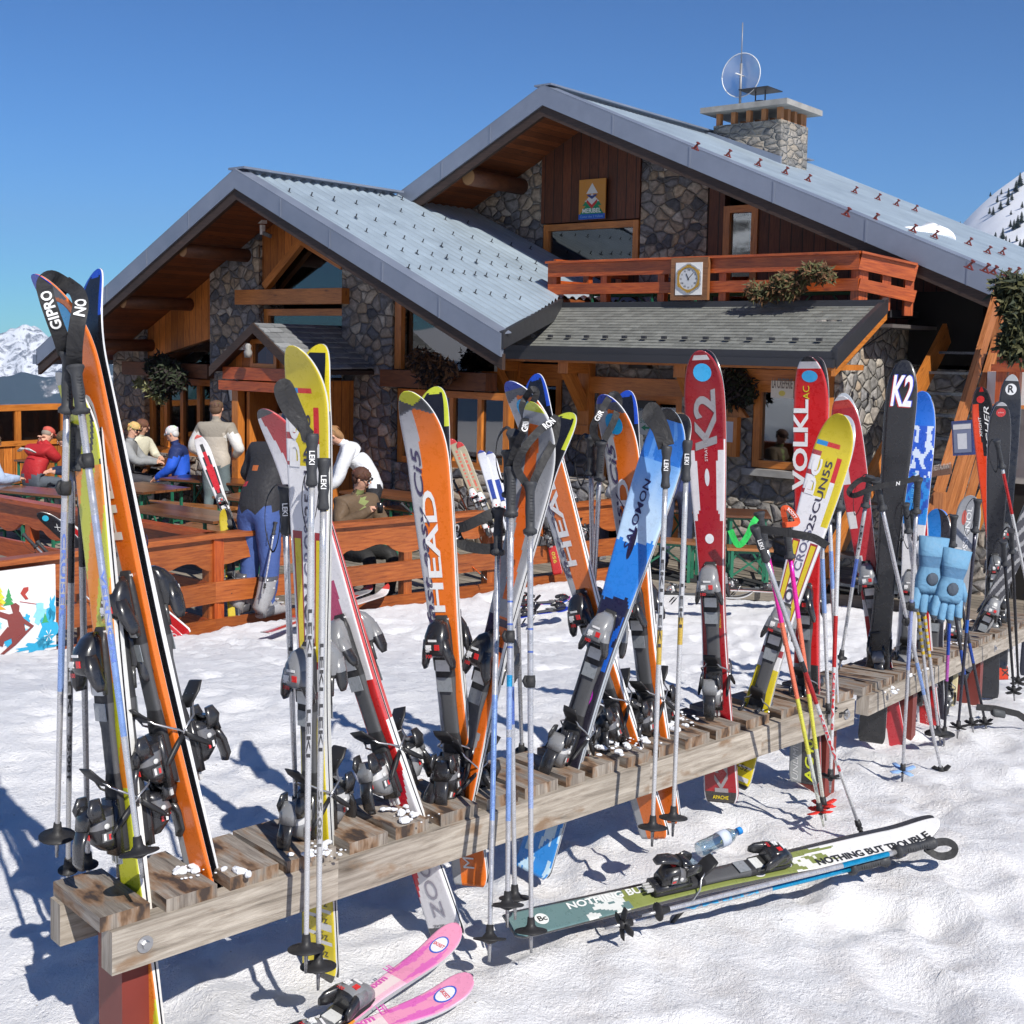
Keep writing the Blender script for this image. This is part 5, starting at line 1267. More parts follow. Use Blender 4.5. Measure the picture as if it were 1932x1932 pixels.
# ------------------------------------------------------------------ ski poles
ALU=(.50,.50,.52); 
M_ALU=vcol('pole_shaft',.25,.25,metal=.55); 
def pole(label,top,tip,shaft=None,bands=(),grip='round',Yt=None,Yb=None,zt=None,basket=.085,gl=.115,basketcol=None,writing=(),strap=None,group='ski poles by the racks',rad_=.0082,clamps=(),bks='disc',bpos=.055,gripc=None,loop=True):
    """top/tip pixels with depths Yt/Yb (or ground height zt for the tip)"""
    b=onz(tip[0],tip[1],zt) if zt is not None else ony(tip[0],tip[1],Yb)
    a=ony(top[0],top[1],Yt if Yt is not None else b.y); L=(a-b).length; d=(a-b).normalized()
    toc=(C0-(a+b)/2); toc=(toc-d*toc.dot(d)).normalized(); x=toc.cross(d)
    r=thing('ski_pole',label,'ski pole',M=frameM(b,x,toc,d),group=group)
    base=shaft or ALU
    m=MB(); cuts=sorted(set([0,.045,.05,L-gl]+[max(0,min(q,L-gl)) for bd in bands for q in bd[:2]]+[.05+(L-gl-.05)*i/10 for i in range(11)]))
    pts=[];rr=[];cc=[]
    for q in cuts:
        pts.append((0,0,q)); rr.append(.0035 if q<.01 else (.0055 if q<.048 else rad_*(.72+.28*min(1,q/(L*.55)))))
    for i in range(len(cuts)-1):
        mid=(cuts[i]+cuts[i+1])/2; c=base if mid>.045 else (.35,.35,.36)
        for bd in bands:
            if bd[0]<=mid<=bd[1]: c=bd[2]
        cc.append(c)
    m.tube(pts,rr,12,col=cc); m.build('shaft',M_ALU,r)
    m=MB(); bc=basketcol or (.015,.015,.017)
    if bks=='disc':
        R_=basket/2; m.lathe((0,0,bpos-.012),Z_,[(0,.008),(.006,R_*.5),(.010,R_),(.0125,R_),(.014,R_*.5),(.026,.011),(.045,.009)],20,col=bc)
    else:
        m.lathe((0,0,bpos-.012),Z_,[(0,.008),(.012,.012),(.040,.010)],12,col=(.015,.015,.017))
        for k in range(4):
            t=math.pi*(k/2+.22); cdir=V((math.cos(t),math.sin(t),0)); sd_=V((-math.sin(t),math.cos(t),0))
            m.loft([(Z_*bpos+cdir*.008,sd_*.008,Z_*.002),(Z_*bpos+cdir*basket*.28,sd_*.014,Z_*.002),(Z_*(bpos+.004)+cdir*basket*.52,sd_*.010,Z_*.002)],8,col=bc)
    m.build('basket',M_VM,r)
    g=MB(); g0=L-gl; G=gripc or (.035,.037,.042)
    if grip=='leki':
        prof=[(-.006,.0115,.013),(0,.0145,.0165),(.012,.0125,.0145),(.030,.0115,.0135),(.050,.0145,.0165),(.062,.0130,.0150),(.085,.0120,.0140),(.100,.0150,.0175),(.112,.0165,.0195),(.120,.0150,.018)]
    else:
        prof=[(-.012,.010,.010),(-.008,.019,.021),(0,.020,.022),(.006,.0125,.014),(.030,.0125,.015),(.050,.0138,.0165),(.075,.0125,.015),(.095,.0130,.0155),(.108,.0175,.020),(.113,.020,.023),(.118,.018,.021)]
    k=gl/.118
    g.loft([((0,0,g0+h*k),X_*a_*1.0,Y_*b_*1.0,2.2) for h,a_,b_ in prof],16,col=G)
    if grip!='leki':
        for i in range(9): g.loft([((-.004,.013,g0+(.022+i*.008)*k),X_*.006,Z_*.0016),((-.004,.0168,g0+(.022+i*.008)*k),X_*.004,Z_*.0012)],8,col=G)
    g.build('grip',M_VM,r)
    if grip=='leki':
        w_=MB(); put_text(w_,'LEKI',(.006,.0172,g0+.078*k),(0,0,-1),(-1,0,0),.018,col=(.75,.75,.75),bold=.02); w_.build('lettering',M_V,r)
    for q in clamps:
        m=MB(); m.loft([((0,0,q-.016),X_*.0125,Y_*.0135),((0,0,q),X_*.014,Y_*.015),((0,0,q+.016),X_*.0125,Y_*.0135)],14,col=(.02,.02,.022)); m.loft([((.010,.004,q-.014),X_*.006,Y_*.009),((.017,.006,q+.002),X_*.006,Y_*.009),((.012,.004,q+.016),X_*.004,Y_*.006)],10,col=(.02,.02,.022)); m.build('clamp',M_VM,r)
    if writing:
        w_=MB()
        for (txt,z0,ln,c) in writing:
            pts,pol,wd=text_tris(txt,1,0,1.0,.02); kk=ln/wd; i0=len(w_.v)
            for (px_,py_) in pts:
                z=z0-px_*kk; v_=(py_-.35)*kk*1.0; v_=v_*(.0092/(kk*.7)); R_=rad_*(.72+.28*min(1,z/(L*.55)))+.0014; an=v_/R_; w_.v.append(V((-math.sin(an)*R_,math.cos(an)*R_,z)))
            for p in pol: w_.face([i0+i for i in p],[(0,0)]*len(p),0,c)
        w_.build('lettering',M_VM,r)
    if strap:
        Mi=r.matrix_basis.inverted(); P_=[Mi@ony(x_,y_,Y_q) for x_,y_,Y_q in strap[0]]; m=MB(); wS=strap[1] if len(strap)>1 else .018
        cat=[]
        # smooth the path
        for i in range(len(P_)-1):
            p0,p1,p2,p3=P_[max(i-1,0)],P_[i],P_[i+1],P_[min(i+2,len(P_)-1)]
            for q in range(5):
                t=q/5; cat.append(.5*((2*p1)+(p2-p0)*t+(2*p0-5*p1+4*p2-p3)*t*t+(3*p1-p0-3*p2+p3)*t**3))
        cat.append(P_[-1]); sidev=[]
        for i in range(len(cat)):
            dd=(cat[min(i+1,len(cat)-1)]-cat[max(i-1,0)]).normalized(); sidev.append(dd.cross(Y_).normalized() if abs(dd.dot(Y_))<.95 else X_)
        sc_=strap[2] if len(strap)>2 else (.02,.02,.022)
        m.ribbon(cat,wS,sidev,.0018,col=sc_); so=m.build('strap',M_VC,r)
        if len(strap)>3:
            w_=MB(); ln_=[0]
            for j in range(1,len(cat)): ln_.append(ln_[-1]+(cat[j]-cat[j-1]).length)
            def atl(q):
                q=min(max(q,0),ln_[-1]-1e-6); j=0
                while ln_[j+1]<q: j+=1
                t=(q-ln_[j])/max(ln_[j+1]-ln_[j],1e-9); return cat[j].lerp(cat[j+1],t),(cat[j+1]-cat[j]).normalized()
            for (txt,i,f,sz) in strap[3]:
                pts,pol,wd=text_tris(txt,1,0,1,.03); k0=sz*1.15; q0=i*ln_[-1]; i0=len(w_.v)
                for px_,py_ in pts:
                    p_,dd_=atl(q0+px_*k0); w_.v.append(p_+Y_.cross(dd_).normalized()*((py_-.35)*k0)+Y_*.004)
                for p in pol: w_.face([i0+q for q in p],[(0,0)]*len(p),0,(.75,.75,.75))
            w_.build('strap_lettering',M_VM,so)
    elif loop:
        m=MB(); z=L-.012; pts=[V((.0,-.016,z)),V((.02,-.03,z+.01)),V((.045,-.03,z-.03)),V((.05,-.025,z-.10)),V((.035,-.02,z-.16)),V((.018,-.02,z-.12)),V((.008,-.018,z-.03))]
        cat=[]
        for i in range(len(pts)-1):
            p0,p1,p2,p3=pts[max(i-1,0)],pts[i],pts[i+1],pts[min(i+2,len(pts)-1)]
            for q in range(4):
                t=q/4; cat.append(.5*((2*p1)+(p2-p0)*t+(2*p0-5*p1+4*p2-p3)*t*t+(3*p1-p0-3*p2+p3)*t**3))
        m.ribbon(cat,.016,Y_,.0018,col=(.02,.02,.022)); m.build('strap',M_VC,r)
    return r
def Yof(n,f=1.0):
    r,b,t,d,nn,x,L=PAIRS[n]; return b.y+(t.y-b.y)*f
BB=(.10,.17,.50); LB=(.25,.38,.70); KD=(.03,.03,.035)
yA=Yof('A1')
pole('silver ski pole with blue print hanging at the left end, black round basket',(129,663),(107,1617),Yt=yA-.06,Yb=yA+.05,bands=[(.42,.62,LB),(.70,.85,(.42,.45,.56))],clamps=(.905,),writing=(('CRUISER',.80,.2,BB),),gl=.128,strap=([(124,668,yA-.06),(114,635,yA-.09),(101,600,yA-.11),(88,560,yA-.11),(84,535,yA-.08),(97,524,yA-.03),(118,534,yA),(132,545,yA-.02)],.034,(.02,.02,.022),[('GIPRO',.22,.6,.027)]))
pole('silver and blue ski pole slanting right to the first planks',(142,690),(269,1657),Yt=yA-.08,Yb=onz(262,1700,1.41).y-.10,bands=[(.30,.52,LB),(.62,.78,(.42,.45,.56))],clamps=(.90,),writing=(('VERNON',.66,.2,BB),),gl=.10,strap=([(140,690,yA-.08),(141,650,yA-.11),(147,605,yA-.12),(152,575,yA-.10),(146,552,yA-.06),(132,540,yA-.02),(120,532,yA)],.034,(.02,.02,.022),[('NO',.42,.6,.028)]))
pole('grey ski pole with black upper part behind the leftmost silver one',(137,800),(128,1676),Yt=yA+.02,Yb=3.05,bands=[(.84,.99,KD)],writing=(('LEKI',.62,.13,(.02,.02,.02)),('55.081',.44,.12,(.05,.05,.05))),shaft=(.40,.40,.41),gl=.10,basket=.05,loop=False)
pole('grey ski pole standing third from the left end behind the slanting blue one',(150,800),(167,1668),Yt=yA+.02,Yb=3.0,bands=[(.84,.99,KD)],writing=(('LEKI',.66,.13,(.02,.02,.02)),),shaft=(.40,.40,.41),gl=.10,basket=.05,loop=False)
yB=Yof('B')
W1=(.58,.58,.59)
pole('straight silver pole with a grey grip left of its twin before the yellow skis',(589,820),(577,1836),Yt=yB-.12,Yb=2.72,shaft=W1,grip='leki',writing=(('LEKI',.83,.11,KD),('LEKI',.60,.11,KD)),strap=([(585,822,yB-.12),(565,800,yB-.13),(540,770,yB-.12),(527,735,yB-.08),(540,725,yB-.06),(556,760,yB-.10),(572,800,yB-.13),(580,830,yB-.13)],.026))
pole('straight silver pole with the lower grip, right of its twin before the yellow skis',(611,866),(600,1868),Yt=yB-.10,Yb=2.75,shaft=W1,grip='leki',writing=(('LEKI',.80,.11,KD),('LEKI',.66,.11,KD),('55.081',.46,.13,(.1,.1,.1))))
pole('silver pole half hidden behind the near yellow skis',(536,918),(560,1560),Yt=yB+.05,Yb=Yof('B',0)+.10,shaft=W1,grip='leki',writing=(('LEKI',.50,.12,KD),),basket=.05)
yE=Yof('E'); yF=Yof('F')
pole('blue-banded silver pole in front of the crossed orange skis, upper grips stacked',(965,882),(957,1750),Yt=yE-.10,Yb=3.02,bands=[(.26,.47,LB),(.49,.60,(.35,.47,.75)),(.60,.63,(.03,.35,.65)),(.70,.705,BB),(.76,.765,BB),(.82,.825,BB)],clamps=(.73,),gl=.125,strap=([(958,888,yE-.10),(975,840,yE-.13),(992,800,yE-.13),(985,765,yF-.10),(1003,735,yF-.10),(1012,745,yF-.08),(990,790,yF-.12),(972,850,yE-.12)],.020,(.02,.02,.022),[('GIPRON',.10,.34,.02)]))
pole('silver pole with a low black grip left of the orange skis, blue lower half',(941,960),(923,1815),Yt=yE-.05,Yb=2.98,bands=[(.34,.66,LB)],gl=.12,strap=([(938,965,yE-.05),(915,975,yE-.06),(880,992,yE-.05),(860,1000,yE-.02),(870,1025,yE-.03),(905,1035,yE-.06),(935,1035,yE-.08)],.030,(.02,.02,.022),[('ON',.42,.60,.026)]))
pole('silver pole with the big smooth grip right of the crossed skis',(1000,910),(1002,1798),Yt=yE-.12,Yb=3.05,bands=[(.36,.50,(.36,.45,.70)),(.76,.765,BB),(.82,.825,BB)],clamps=(.685,),gl=.13,strap=([(992,912,yE-.12),(975,880,yE-.13),(990,845,yE-.14),(1015,815,yE-.12),(1035,800,yE-.08),(1050,790,yE-.04),(1045,830,yE-.06),(1020,880,yE-.11),(1006,910,yE-.12)],.022,(.02,.02,.022),[('RON',.42,.56,.022)]))
pole('thin silver pole behind the stacked grips, tip behind the rack',(968,815),(985,1442),Yt=yE-.02,Yb=3.95,gl=.13,basket=.05)
pole('silver pole just behind the blue-banded one, black basket above the green ski',(958,850),(972,1735),Yt=yE-.04,Yb=3.12,gl=.12,bands=[(.5,.6,BB)],loop=False)
yH=Yof('H')
pole('silver pole with blue print left of the third orange pair',(1114,822),(1122,1380),Yt=yH-.03,Yb=yH+.15,gl=.12,clamps=(.46,),bands=[(.30,.42,(.3,.38,.62))],basket=.05)
pole('silver pole with black clamp beside the third orange pair',(1135,832),(1106,1370),Yt=yH-.06,Yb=yH+.1,gl=.12,clamps=(.42,),basket=.05,strap=([(1130,838,yH-.06),(1118,810,yH-.09),(1132,780,yH-.10),(1155,745,yH-.06),(1168,755,yH-.04),(1160,790,yH-.06),(1140,830,yH-.07)],.022,(.02,.02,.022),[('GIR',.25,.42,.02)]))
yG=Yof('G')
pole('tall white-grey pole before the blue skis, black basket over the orange tails',(1258,843),(1230,1597),Yt=yG-.10,Yb=3.45,shaft=W1,grip='leki',bands=[(.52,.62,(.62,.42,.08))],writing=(('LEKI',.86,.13,KD),('LEKI',.70,.13,KD)),strap=([(1252,846,yG-.10),(1240,810,yG-.10),(1222,785,yG-.06),(1232,768,yG-.03),(1250,800,yG-.08),(1262,840,yG-.11)],.032))
pole('tall white-grey pole right of its twin beside the dark red skis',(1297,832),(1269,1578),Yt=yG-.04,Yb=3.52,shaft=W1,grip='leki',bands=[(.56,.64,(.62,.42,.08))],writing=(('LEKI',.74,.13,KD),))
yJ=Yof('J')
def skew(l): return l
J_=4.0
pole('pole with a crooked grey grip slanting right, white red and silver with red lettering',(1424,994),(1624,1568),Yt=3.78,Yb=3.98,grip='leki',bands=[(.50,.62,(.42,.02,.02)),(.10,.50,(.66,.66,.66)),(.62,.66,KD)],writing=(('KERMA 8',.46,.22,(.5,.02,.03)),),strap=([(1424,998,3.78),(1450,1000,3.76),(1500,1008,3.74),(1535,1015,3.75),(1560,1030,3.85)],.026),bpos=.01,basket=.02)
NE=[(.70,.92,(.85,.03,.38)),(.44,.70,(.90,.22,.12)),(.25,.44,(.75,.72,.10)),(.0,.25,(.66,.68,.60))]
FL=(.02,.45,.08)
pole('pink to yellow fluorescent pole with a red clover basket',(1432,966),(1554,1560),Yt=4.10,Yb=4.02,bands=NE,basketcol=(.70,.03,.02),bks='clover',basket=.10,strap=([(1433,972,4.10),(1422,985,4.08),(1408,1015,4.08),(1392,1028,4.08),(1378,1000,4.08)],.02,FL))
pole('second fluorescent pole, pink above and yellow below, behind its twin',(1482,985),(1558,1548),Yt=4.12,Yb=4.08,bands=NE,basketcol=(.70,.03,.02),bks='clover',basket=.10,strap=([(1482,985,4.12),(1478,960,4.10),(1490,962,4.1),(1505,985,4.1),(1485,990,4.08),(1476,990,4.1)],.018,(.62,.08,.02),[('SCOTT',.35,.8,.012)]))
pole('white pole with red lettering standing by the brown post',(1586,880),(1566,1496),Yt=4.35,Yb=4.22,shaft=(.68,.68,.68),bands=[(.44,.62,(.5,.02,.02))],writing=(('KERMA 8',.42,.2,(.5,.02,.03)),),bks='clover',basket=.085,gl=.14)
pole('white and blue pole hanging before the end of the first rack',(1548,960),(1564,1368),Yt=4.4,Yb=4.42,shaft=(.62,.62,.64),bands=[(.42,.62,LB)],bks='clover',basket=.07,gl=.1)
pole('thin white and blue pole right beside the rack end',(1563,930),(1582,1370),Yt=4.5,Yb=4.5,shaft=(.62,.62,.64),bands=[(.52,.66,LB)],bks='clover',basket=.08,gl=.1)
pole('silver pole with black lettering slanting left behind the rack end',(1642,898),(1583,1264),Yt=4.9,Yb=5.0,shaft=(.5,.5,.5),writing=(('LEKI',.62,.1,KD),),bands=[(.36,.48,BB)],basket=.05,gl=.12)
pole('silver and blue pole slanting right before the black underside',(1652,905),(1781,1476),Yt=4.62,Yb=5.05,bands=[(.46,.62,LB)],clamps=(.82,),bks='clover',basket=.09,gl=.12,strap=([(1650,910,4.62),(1625,905,4.62),(1603,925,4.62),(1612,935,4.60),(1650,920,4.58),(1690,912,4.6),(1722,905,4.62),(1735,900,4.64)],.022,(.02,.02,.022),[('N',.74,.80,.02)]))
pole('upright white and blue pole with a pale blue basket',(1732,902),(1702,1476),Yt=4.70,Yb=4.92,bands=[(.50,.80,(.30,.36,.62))],clamps=(.77,),bks='clover',basketcol=(.25,.42,.75),basket=.11,gl=.13)
YB_=[(.42+.03*i,.435+.03*i,(.72,.50,.03)) for i in range(7)]
pole('silver pole with yellow bands, left one of two',(1708,950),(1762,1404),Yt=5.2,Yb=5.3,bands=YB_,gl=.12,basket=.07)
pole('silver pole with yellow bands, right one of two',(1720,965),(1774,1402),Yt=5.25,Yb=5.4,bands=YB_,gl=.12,basket=.07)
pole('blue and black pole standing in the gloves',(1800,972),(1781,1407),Yt=5.35,Yb=5.4,shaft=(.03,.03,.04),bands=[(.42,.86,(.02,.07,.40)),(.30,.42,(.45,.10,.42))],gl=.13,basket=.09)
pole('black pole slanting left with a long dark grip beside the grey ski',(1845,942),(1806,1393),Yt=5.5,Yb=5.55,shaft=(.04,.04,.06),bands=[(.5,.56,(.02,.12,.5))],gl=.14,bks='clover',basket=.09)
pole('thin black pole slanting right, nearer of two crossing ones',(1792,1090),(1837,1386),Yt=5.6,Yb=5.65,shaft=(.04,.04,.05),bands=[(.30,.42,(.02,.07,.35))],gl=.1,bks='clover',basket=.08)
pole('thin black pole slanting right, further of two crossing ones',(1802,1080),(1863,1384),Yt=5.7,Yb=5.75,shaft=(.04,.04,.05),bands=[(.36,.46,(.02,.07,.35))],gl=.1,bks='clover',basket=.08)
pole('black pole leaning on the far rack end, left of two',(1893,1020),(1914,1322),Yt=5.9,Yb=6.1,shaft=(.02,.02,.025),gl=.12,bks='clover',basket=.09)
pole('black pole leaning on the far rack end, right of two',(1908,1000),(1922,1302),Yt=6.1,Yb=6.4,shaft=(.02,.02,.025),gl=.12,bks='clover',basket=.09)
pole('red and white pole slanting beside the black skis with the round emblem',(1880,830),(1945,1140),Yt=6.2,Yb=6.3,shaft=(.6,.6,.6),bands=[(.5,.72,(.5,.02,.02))],gl=.14,basket=.06)
# ------------------------------------------------------------------ terrace fence
def scallop(p,q,ztop,h,th,mat,root,amp=.085,per=.44):
    p,q=V(p),V(q); d=q-p; L=d.length; d.normalize(); n=d.cross(ZZ).normalized()
    m=MB(); N=max(2,int(L/per)*10); top=[];bot=[]
    for i in range(N+1):
        x=L*i/N; f=(x%per)/per; w_=amp*(abs(math.sin(math.pi*f))**.7 if (int(x/per)%3) else .25*math.sin(math.pi*f*2))
        top.append(p+d*x+ZZ*ztop); bot.append(p+d*x+ZZ*(ztop-h+ (amp*.6-w_)))
    off=(random.random()*5,random.random()*5)
    for i in range(N):
        for s,fl in ((n*th/2,False),(-n*th/2,True)):
            m.poly([top[i]+s,bot[i]+s,bot[i+1]+s,top[i+1]+s],d,0,(1,1,1),off,flip=fl)
        m.poly([bot[i]+n*th/2,bot[i]-n*th/2,bot[i+1]-n*th/2,bot[i+1]+n*th/2],d,0,(1,1,1),off)
    m.poly([top[0]-n*th/2,top[0]+n*th/2,top[-1]+n*th/2,top[-1]-n*th/2],d,0,(1,1,1),off)
    return part(m,'scalloped_board',mat,root)
def fence(label,p,q,posts=5,mat=M_RED,low=True):
    p=V((p.x,p.y,0));q=V((q.x,q.y,0)); r=thing('terrace_fence',label,'fence',p,'terrace fence runs'); d=(q-p).normalized(); n=d.cross(ZZ)
    if n.y>0: n=-n
    scallop(p,q,.97,.27,.035,mat,r)
    m=MB(); m.bar(p+ZZ*.985,q+ZZ*.985,.13,.045); part(m,'handrail',mat,r)
    for a,b_ in ((.59,.41),(.27,.12)):
        m=MB(); m.bar(p+ZZ*(a+b_)/2+n*.03,q+ZZ*(a+b_)/2+n*.03,.04,a-b_); part(m,'board',mat,r)
    for i in range(posts):
        c=p+(q-p)*(i/(posts-1)); c-=n*.035; m=MB(); m.bar(c-ZZ*.3,c+ZZ*.96,.10,.09,up=d); part(m,'post',mat,r)
    return r
M_REDL=wood('red_larch_light',(.28,.066,.013),(.46,.135,.028),rough=.45,bmp=.3,coat=.15,dark=.28)
fence('red terrace fence with scalloped board running in from the left edge',FPm,FP1,6,M_REDL)
fence('red terrace fence with scalloped board crossing behind the skis to the creperie',FP1,FP2,6,M_REDL)
FD=onz(-40,930,1.0); fence('darker dividing fence between the tables, running back to the left',FP1,FD,5,M_RED)
# glazed wind screen
r=thing('wind_screen','orange framed glass wind screen at the far left edge of the terrace','fence',B(18.9,9,0))
a=ons(-60,768,18.9); c0=sc(a)[1]
m=MB(); cs=[c0+i*1.15 for i in range(5)]
cs=[sc(ons(x,768,18.9))[1] for x in (-62,-18,31,118,216)]
for c in cs: m.bbox(18.85,18.95,c-.05,c+.05,0,1.5,ZZ)
part(m,'post',M_ORB,r)
m=MB()
for z0,z1 in ((1.43,1.53),(.86,.94)): m.bbox(18.84,18.96,cs[0],cs[-1],z0,z1,vv)
part(m,'rail',M_ORB,r)
m=MB(); m.bbox(18.88,18.92,cs[0],cs[-1],.05,.86,ZZ); part(m,'board_panel',M_OR,r)
m=MB(); m.bbox(18.895,18.905,cs[0],cs[-1],.94,1.43); part(m,'pane',clearp('smoked_glass',(.30,.19,.15),.05),r)
# tables and benches
M_TAB=wood('table_varnish',(.17,.06,.022),(.27,.105,.04),plank=.17,gap=.006,rough=.3,coat=.5,bmp=.15)
M_TBO=wood('table_orange',(.34,.13,.04),(.5,.2,.06),plank=.17,gap=.006,rough=.35,coat=.4,bmp=.15)
def leg_frame(m,c,d,n,h,w_,bent):
    for s in (-1,1): m.bar(c+n*s*w_*.42,c+n*s*w_*.42+ZZ*h,.03,.03,up=d)
    m.bar(c+n*w_*.42+ZZ*.12,c-n*w_*.42+ZZ*.12,.025,.025); m.bar(c+ZZ*.12,c+d*bent+ZZ*(h-.03),.015,.02)
def trestle(kind,label,c,d,L,w_,h,mat,legm,group):
    c=V(c); d=V(d).normalized(); n=ZZ.cross(d); r=thing(kind,label,kind.replace('_',' ').split()[-1],c,group)
    m=MB(); m.box(c+ZZ*(h-.015),d*L/2,n*w_/2,ZZ*.015,L=d); o=part(m,'top',mat,r); bv=o.modifiers.new('bevel','BEVEL'); bv.width=.006; bv.segments=2
    m=MB(); m.bar(c+n*w_*.3-d*L*.45+ZZ*(h-.045),c+n*w_*.3+d*L*.45+ZZ*(h-.045),.03,.03); m.bar(c-n*w_*.3-d*L*.45+ZZ*(h-.045),c-n*w_*.3+d*L*.45+ZZ*(h-.045),.03,.03); part(m,'rail',legm,r)
    for s in (-1,1):
        m=MB(); leg_frame(m,c+d*s*L*.38,d,n,h-.03,w_,-s*.35); part(m,'leg_frame',legm,r)
    return r
def tset(lab,pa,pb,z=.72,w_=.5,far=True,benches=(1,1),mat=M_TAB,L=None,blab='',legm=M_GRN,zf=0):
    """table whose near long edge runs between two pixels"""
    a=onz(pa[0],pa[1],z+zf);b=onz(pb[0],pb[1],z+zf); d=(b-a).normalized(); n=ZZ.cross(d); 
    if n.y<0: n=-n
    ln=L or (b-a).length; c=V(((a.x+b.x)/2,(a.y+b.y)/2,zf))+n*w_/2
    trestle('beer_table',lab,c,d,ln,w_,z,mat,legm,'trestle tables on the terrace')
    for k,s in zip(benches,(-1,1)):
        if k: trestle('beer_bench',blab+(' on its near side' if s<0 else ' on its far side'),c+n*s*(w_/2+.32),d,ln,.25,.44,M_TBO,legm,'trestle benches on the terrace')
tset('long shiny brown table reaching out of the left edge',(-70,918),(118,936),blab='bench of the shiny table at the left edge')
tset('brown table seen end-on beside the orange ski, before the old man in blue',(180,917),(270,929),w_=.75,blab='bench of the table before the old man in blue',benches=(1,0))
tset('long brown table right behind the dividing fence, nearest to the near corner',(228,958),(402,984),w_=.6,blab='bench of the table behind the dividing fence',benches=(0,1))
tset('brown table reaching to the porch post in front of the man in beige',(301,902),(470,914),w_=.6,blab='bench of the table by the porch post',benches=(1,0))
tset('brown table with a dark ashtray left of the blue trousers',(400,936),(476,944),w_=.5,blab='bench of the table with the dark ashtray',benches=(1,1))
tset('brown table behind the seated man in sunglasses',(640,926),(790,944),w_=.6,blab='bench behind the man in sunglasses',benches=(1,1))
tset('brown table in the shade under the right-hand window row',(820,905),(960,915),w_=.6,blab='bench in the shade under the window row',benches=(1,1))
tset('brown table by the creperie wall left of the fluorescent poles',(1370,972),(1455,975),w_=.6,blab='bench by the creperie wall',benches=(1,0),zf=.16)
tset('brown table right of the white-jacketed person at the creperie',(1215,958),(1330,965),w_=.6,blab='bench before the creperie door',benches=(1,0),zf=.16)
tset('orange lit table low at the left before the wind screen',(26,867),(70,870),w_=.5,blab='bench before the wind screen',benches=(1,0))
for (s_,c_,lb) in ((9.6,14.5,'sunlit orange table on the balcony near its left end'),(8.0,14.6,'orange table on the balcony behind the clock'),(6.8,14.6,'orange table on the balcony behind the fir branch')):
    trestle('beer_table',lb,B(s_,c_,2.86),uu,1.3,.5,.55,wood('bright_table_%d'%int(s_*10),(.5,.2,.06),(.62,.28,.09)),M_GRN,'tables on the balcony')
# picnic table with slanted legs, where the group sits
def picnic(label,c,d):
    d=V(d).normalized(); n=ZZ.cross(d); c=V(c); r=thing('picnic_table',label,'table',c)
    m=MB(); m.box(c+ZZ*.74,d*.85,n*.38,ZZ*.02,L=d); part(m,'top',M_TAB,r)
    for s in (-1,1):
        m=MB(); m.box(c+n*s*.68+ZZ*.44,d*.85,n*.13,ZZ*.018,L=d); part(m,'seat',M_TBO,r)
        m=MB(); e=c+d*s*.6
        m.bar(e+n*.30+ZZ*.72,e+n*.72,.045,.09,up=d); m.bar(e-n*.30+ZZ*.72,e-n*.72,.045,.09,up=d); m.bar(e+n*.8+ZZ*.40,e-n*.8+ZZ*.40,.04,.09); part(m,'leg_frame',M_TBO,r)
    return r
pc=onz(268,868,.74); picnic('wooden picnic table with slanted legs where three people sit',(pc.x,pc.y,0),uu)
# ------------------------------------------------------------------ people
def skin_mesh(verts,edges,radii,root,sub=2):
    me=bpy.data.meshes.new('b'); me.from_pydata(verts,edges,[]); ob=bpy.data.objects.new('b',me); COL.objects.link(ob)
    sm=ob.modifiers.new('s','SKIN'); sm.use_smooth_shade=True
    for i,r in enumerate(radii):
        me.skin_vertices[0].data[i].radius=r if isinstance(r,tuple) else (r,r)
        me.skin_vertices[0].data[i].use_root=(i==root)
    sb=ob.modifiers.new('u','SUBSURF'); sb.levels=sub; sb.render_levels=sub
    dg=bpy.context.evaluated_depsgraph_get(); out=bpy.data.meshes.new_from_object(ob.evaluated_get(dg))
    COL.objects.unlink(ob); bpy.data.objects.remove(ob); bpy.data.meshes.remove(me); return out
def segdist(p,a,b):
    ab=b-a; t=max(0,min(1,(p-a).dot(ab)/max(ab.dot(ab),1e-9))); return (p-a-ab*t).length
SKINC=(.64,.36,.25)
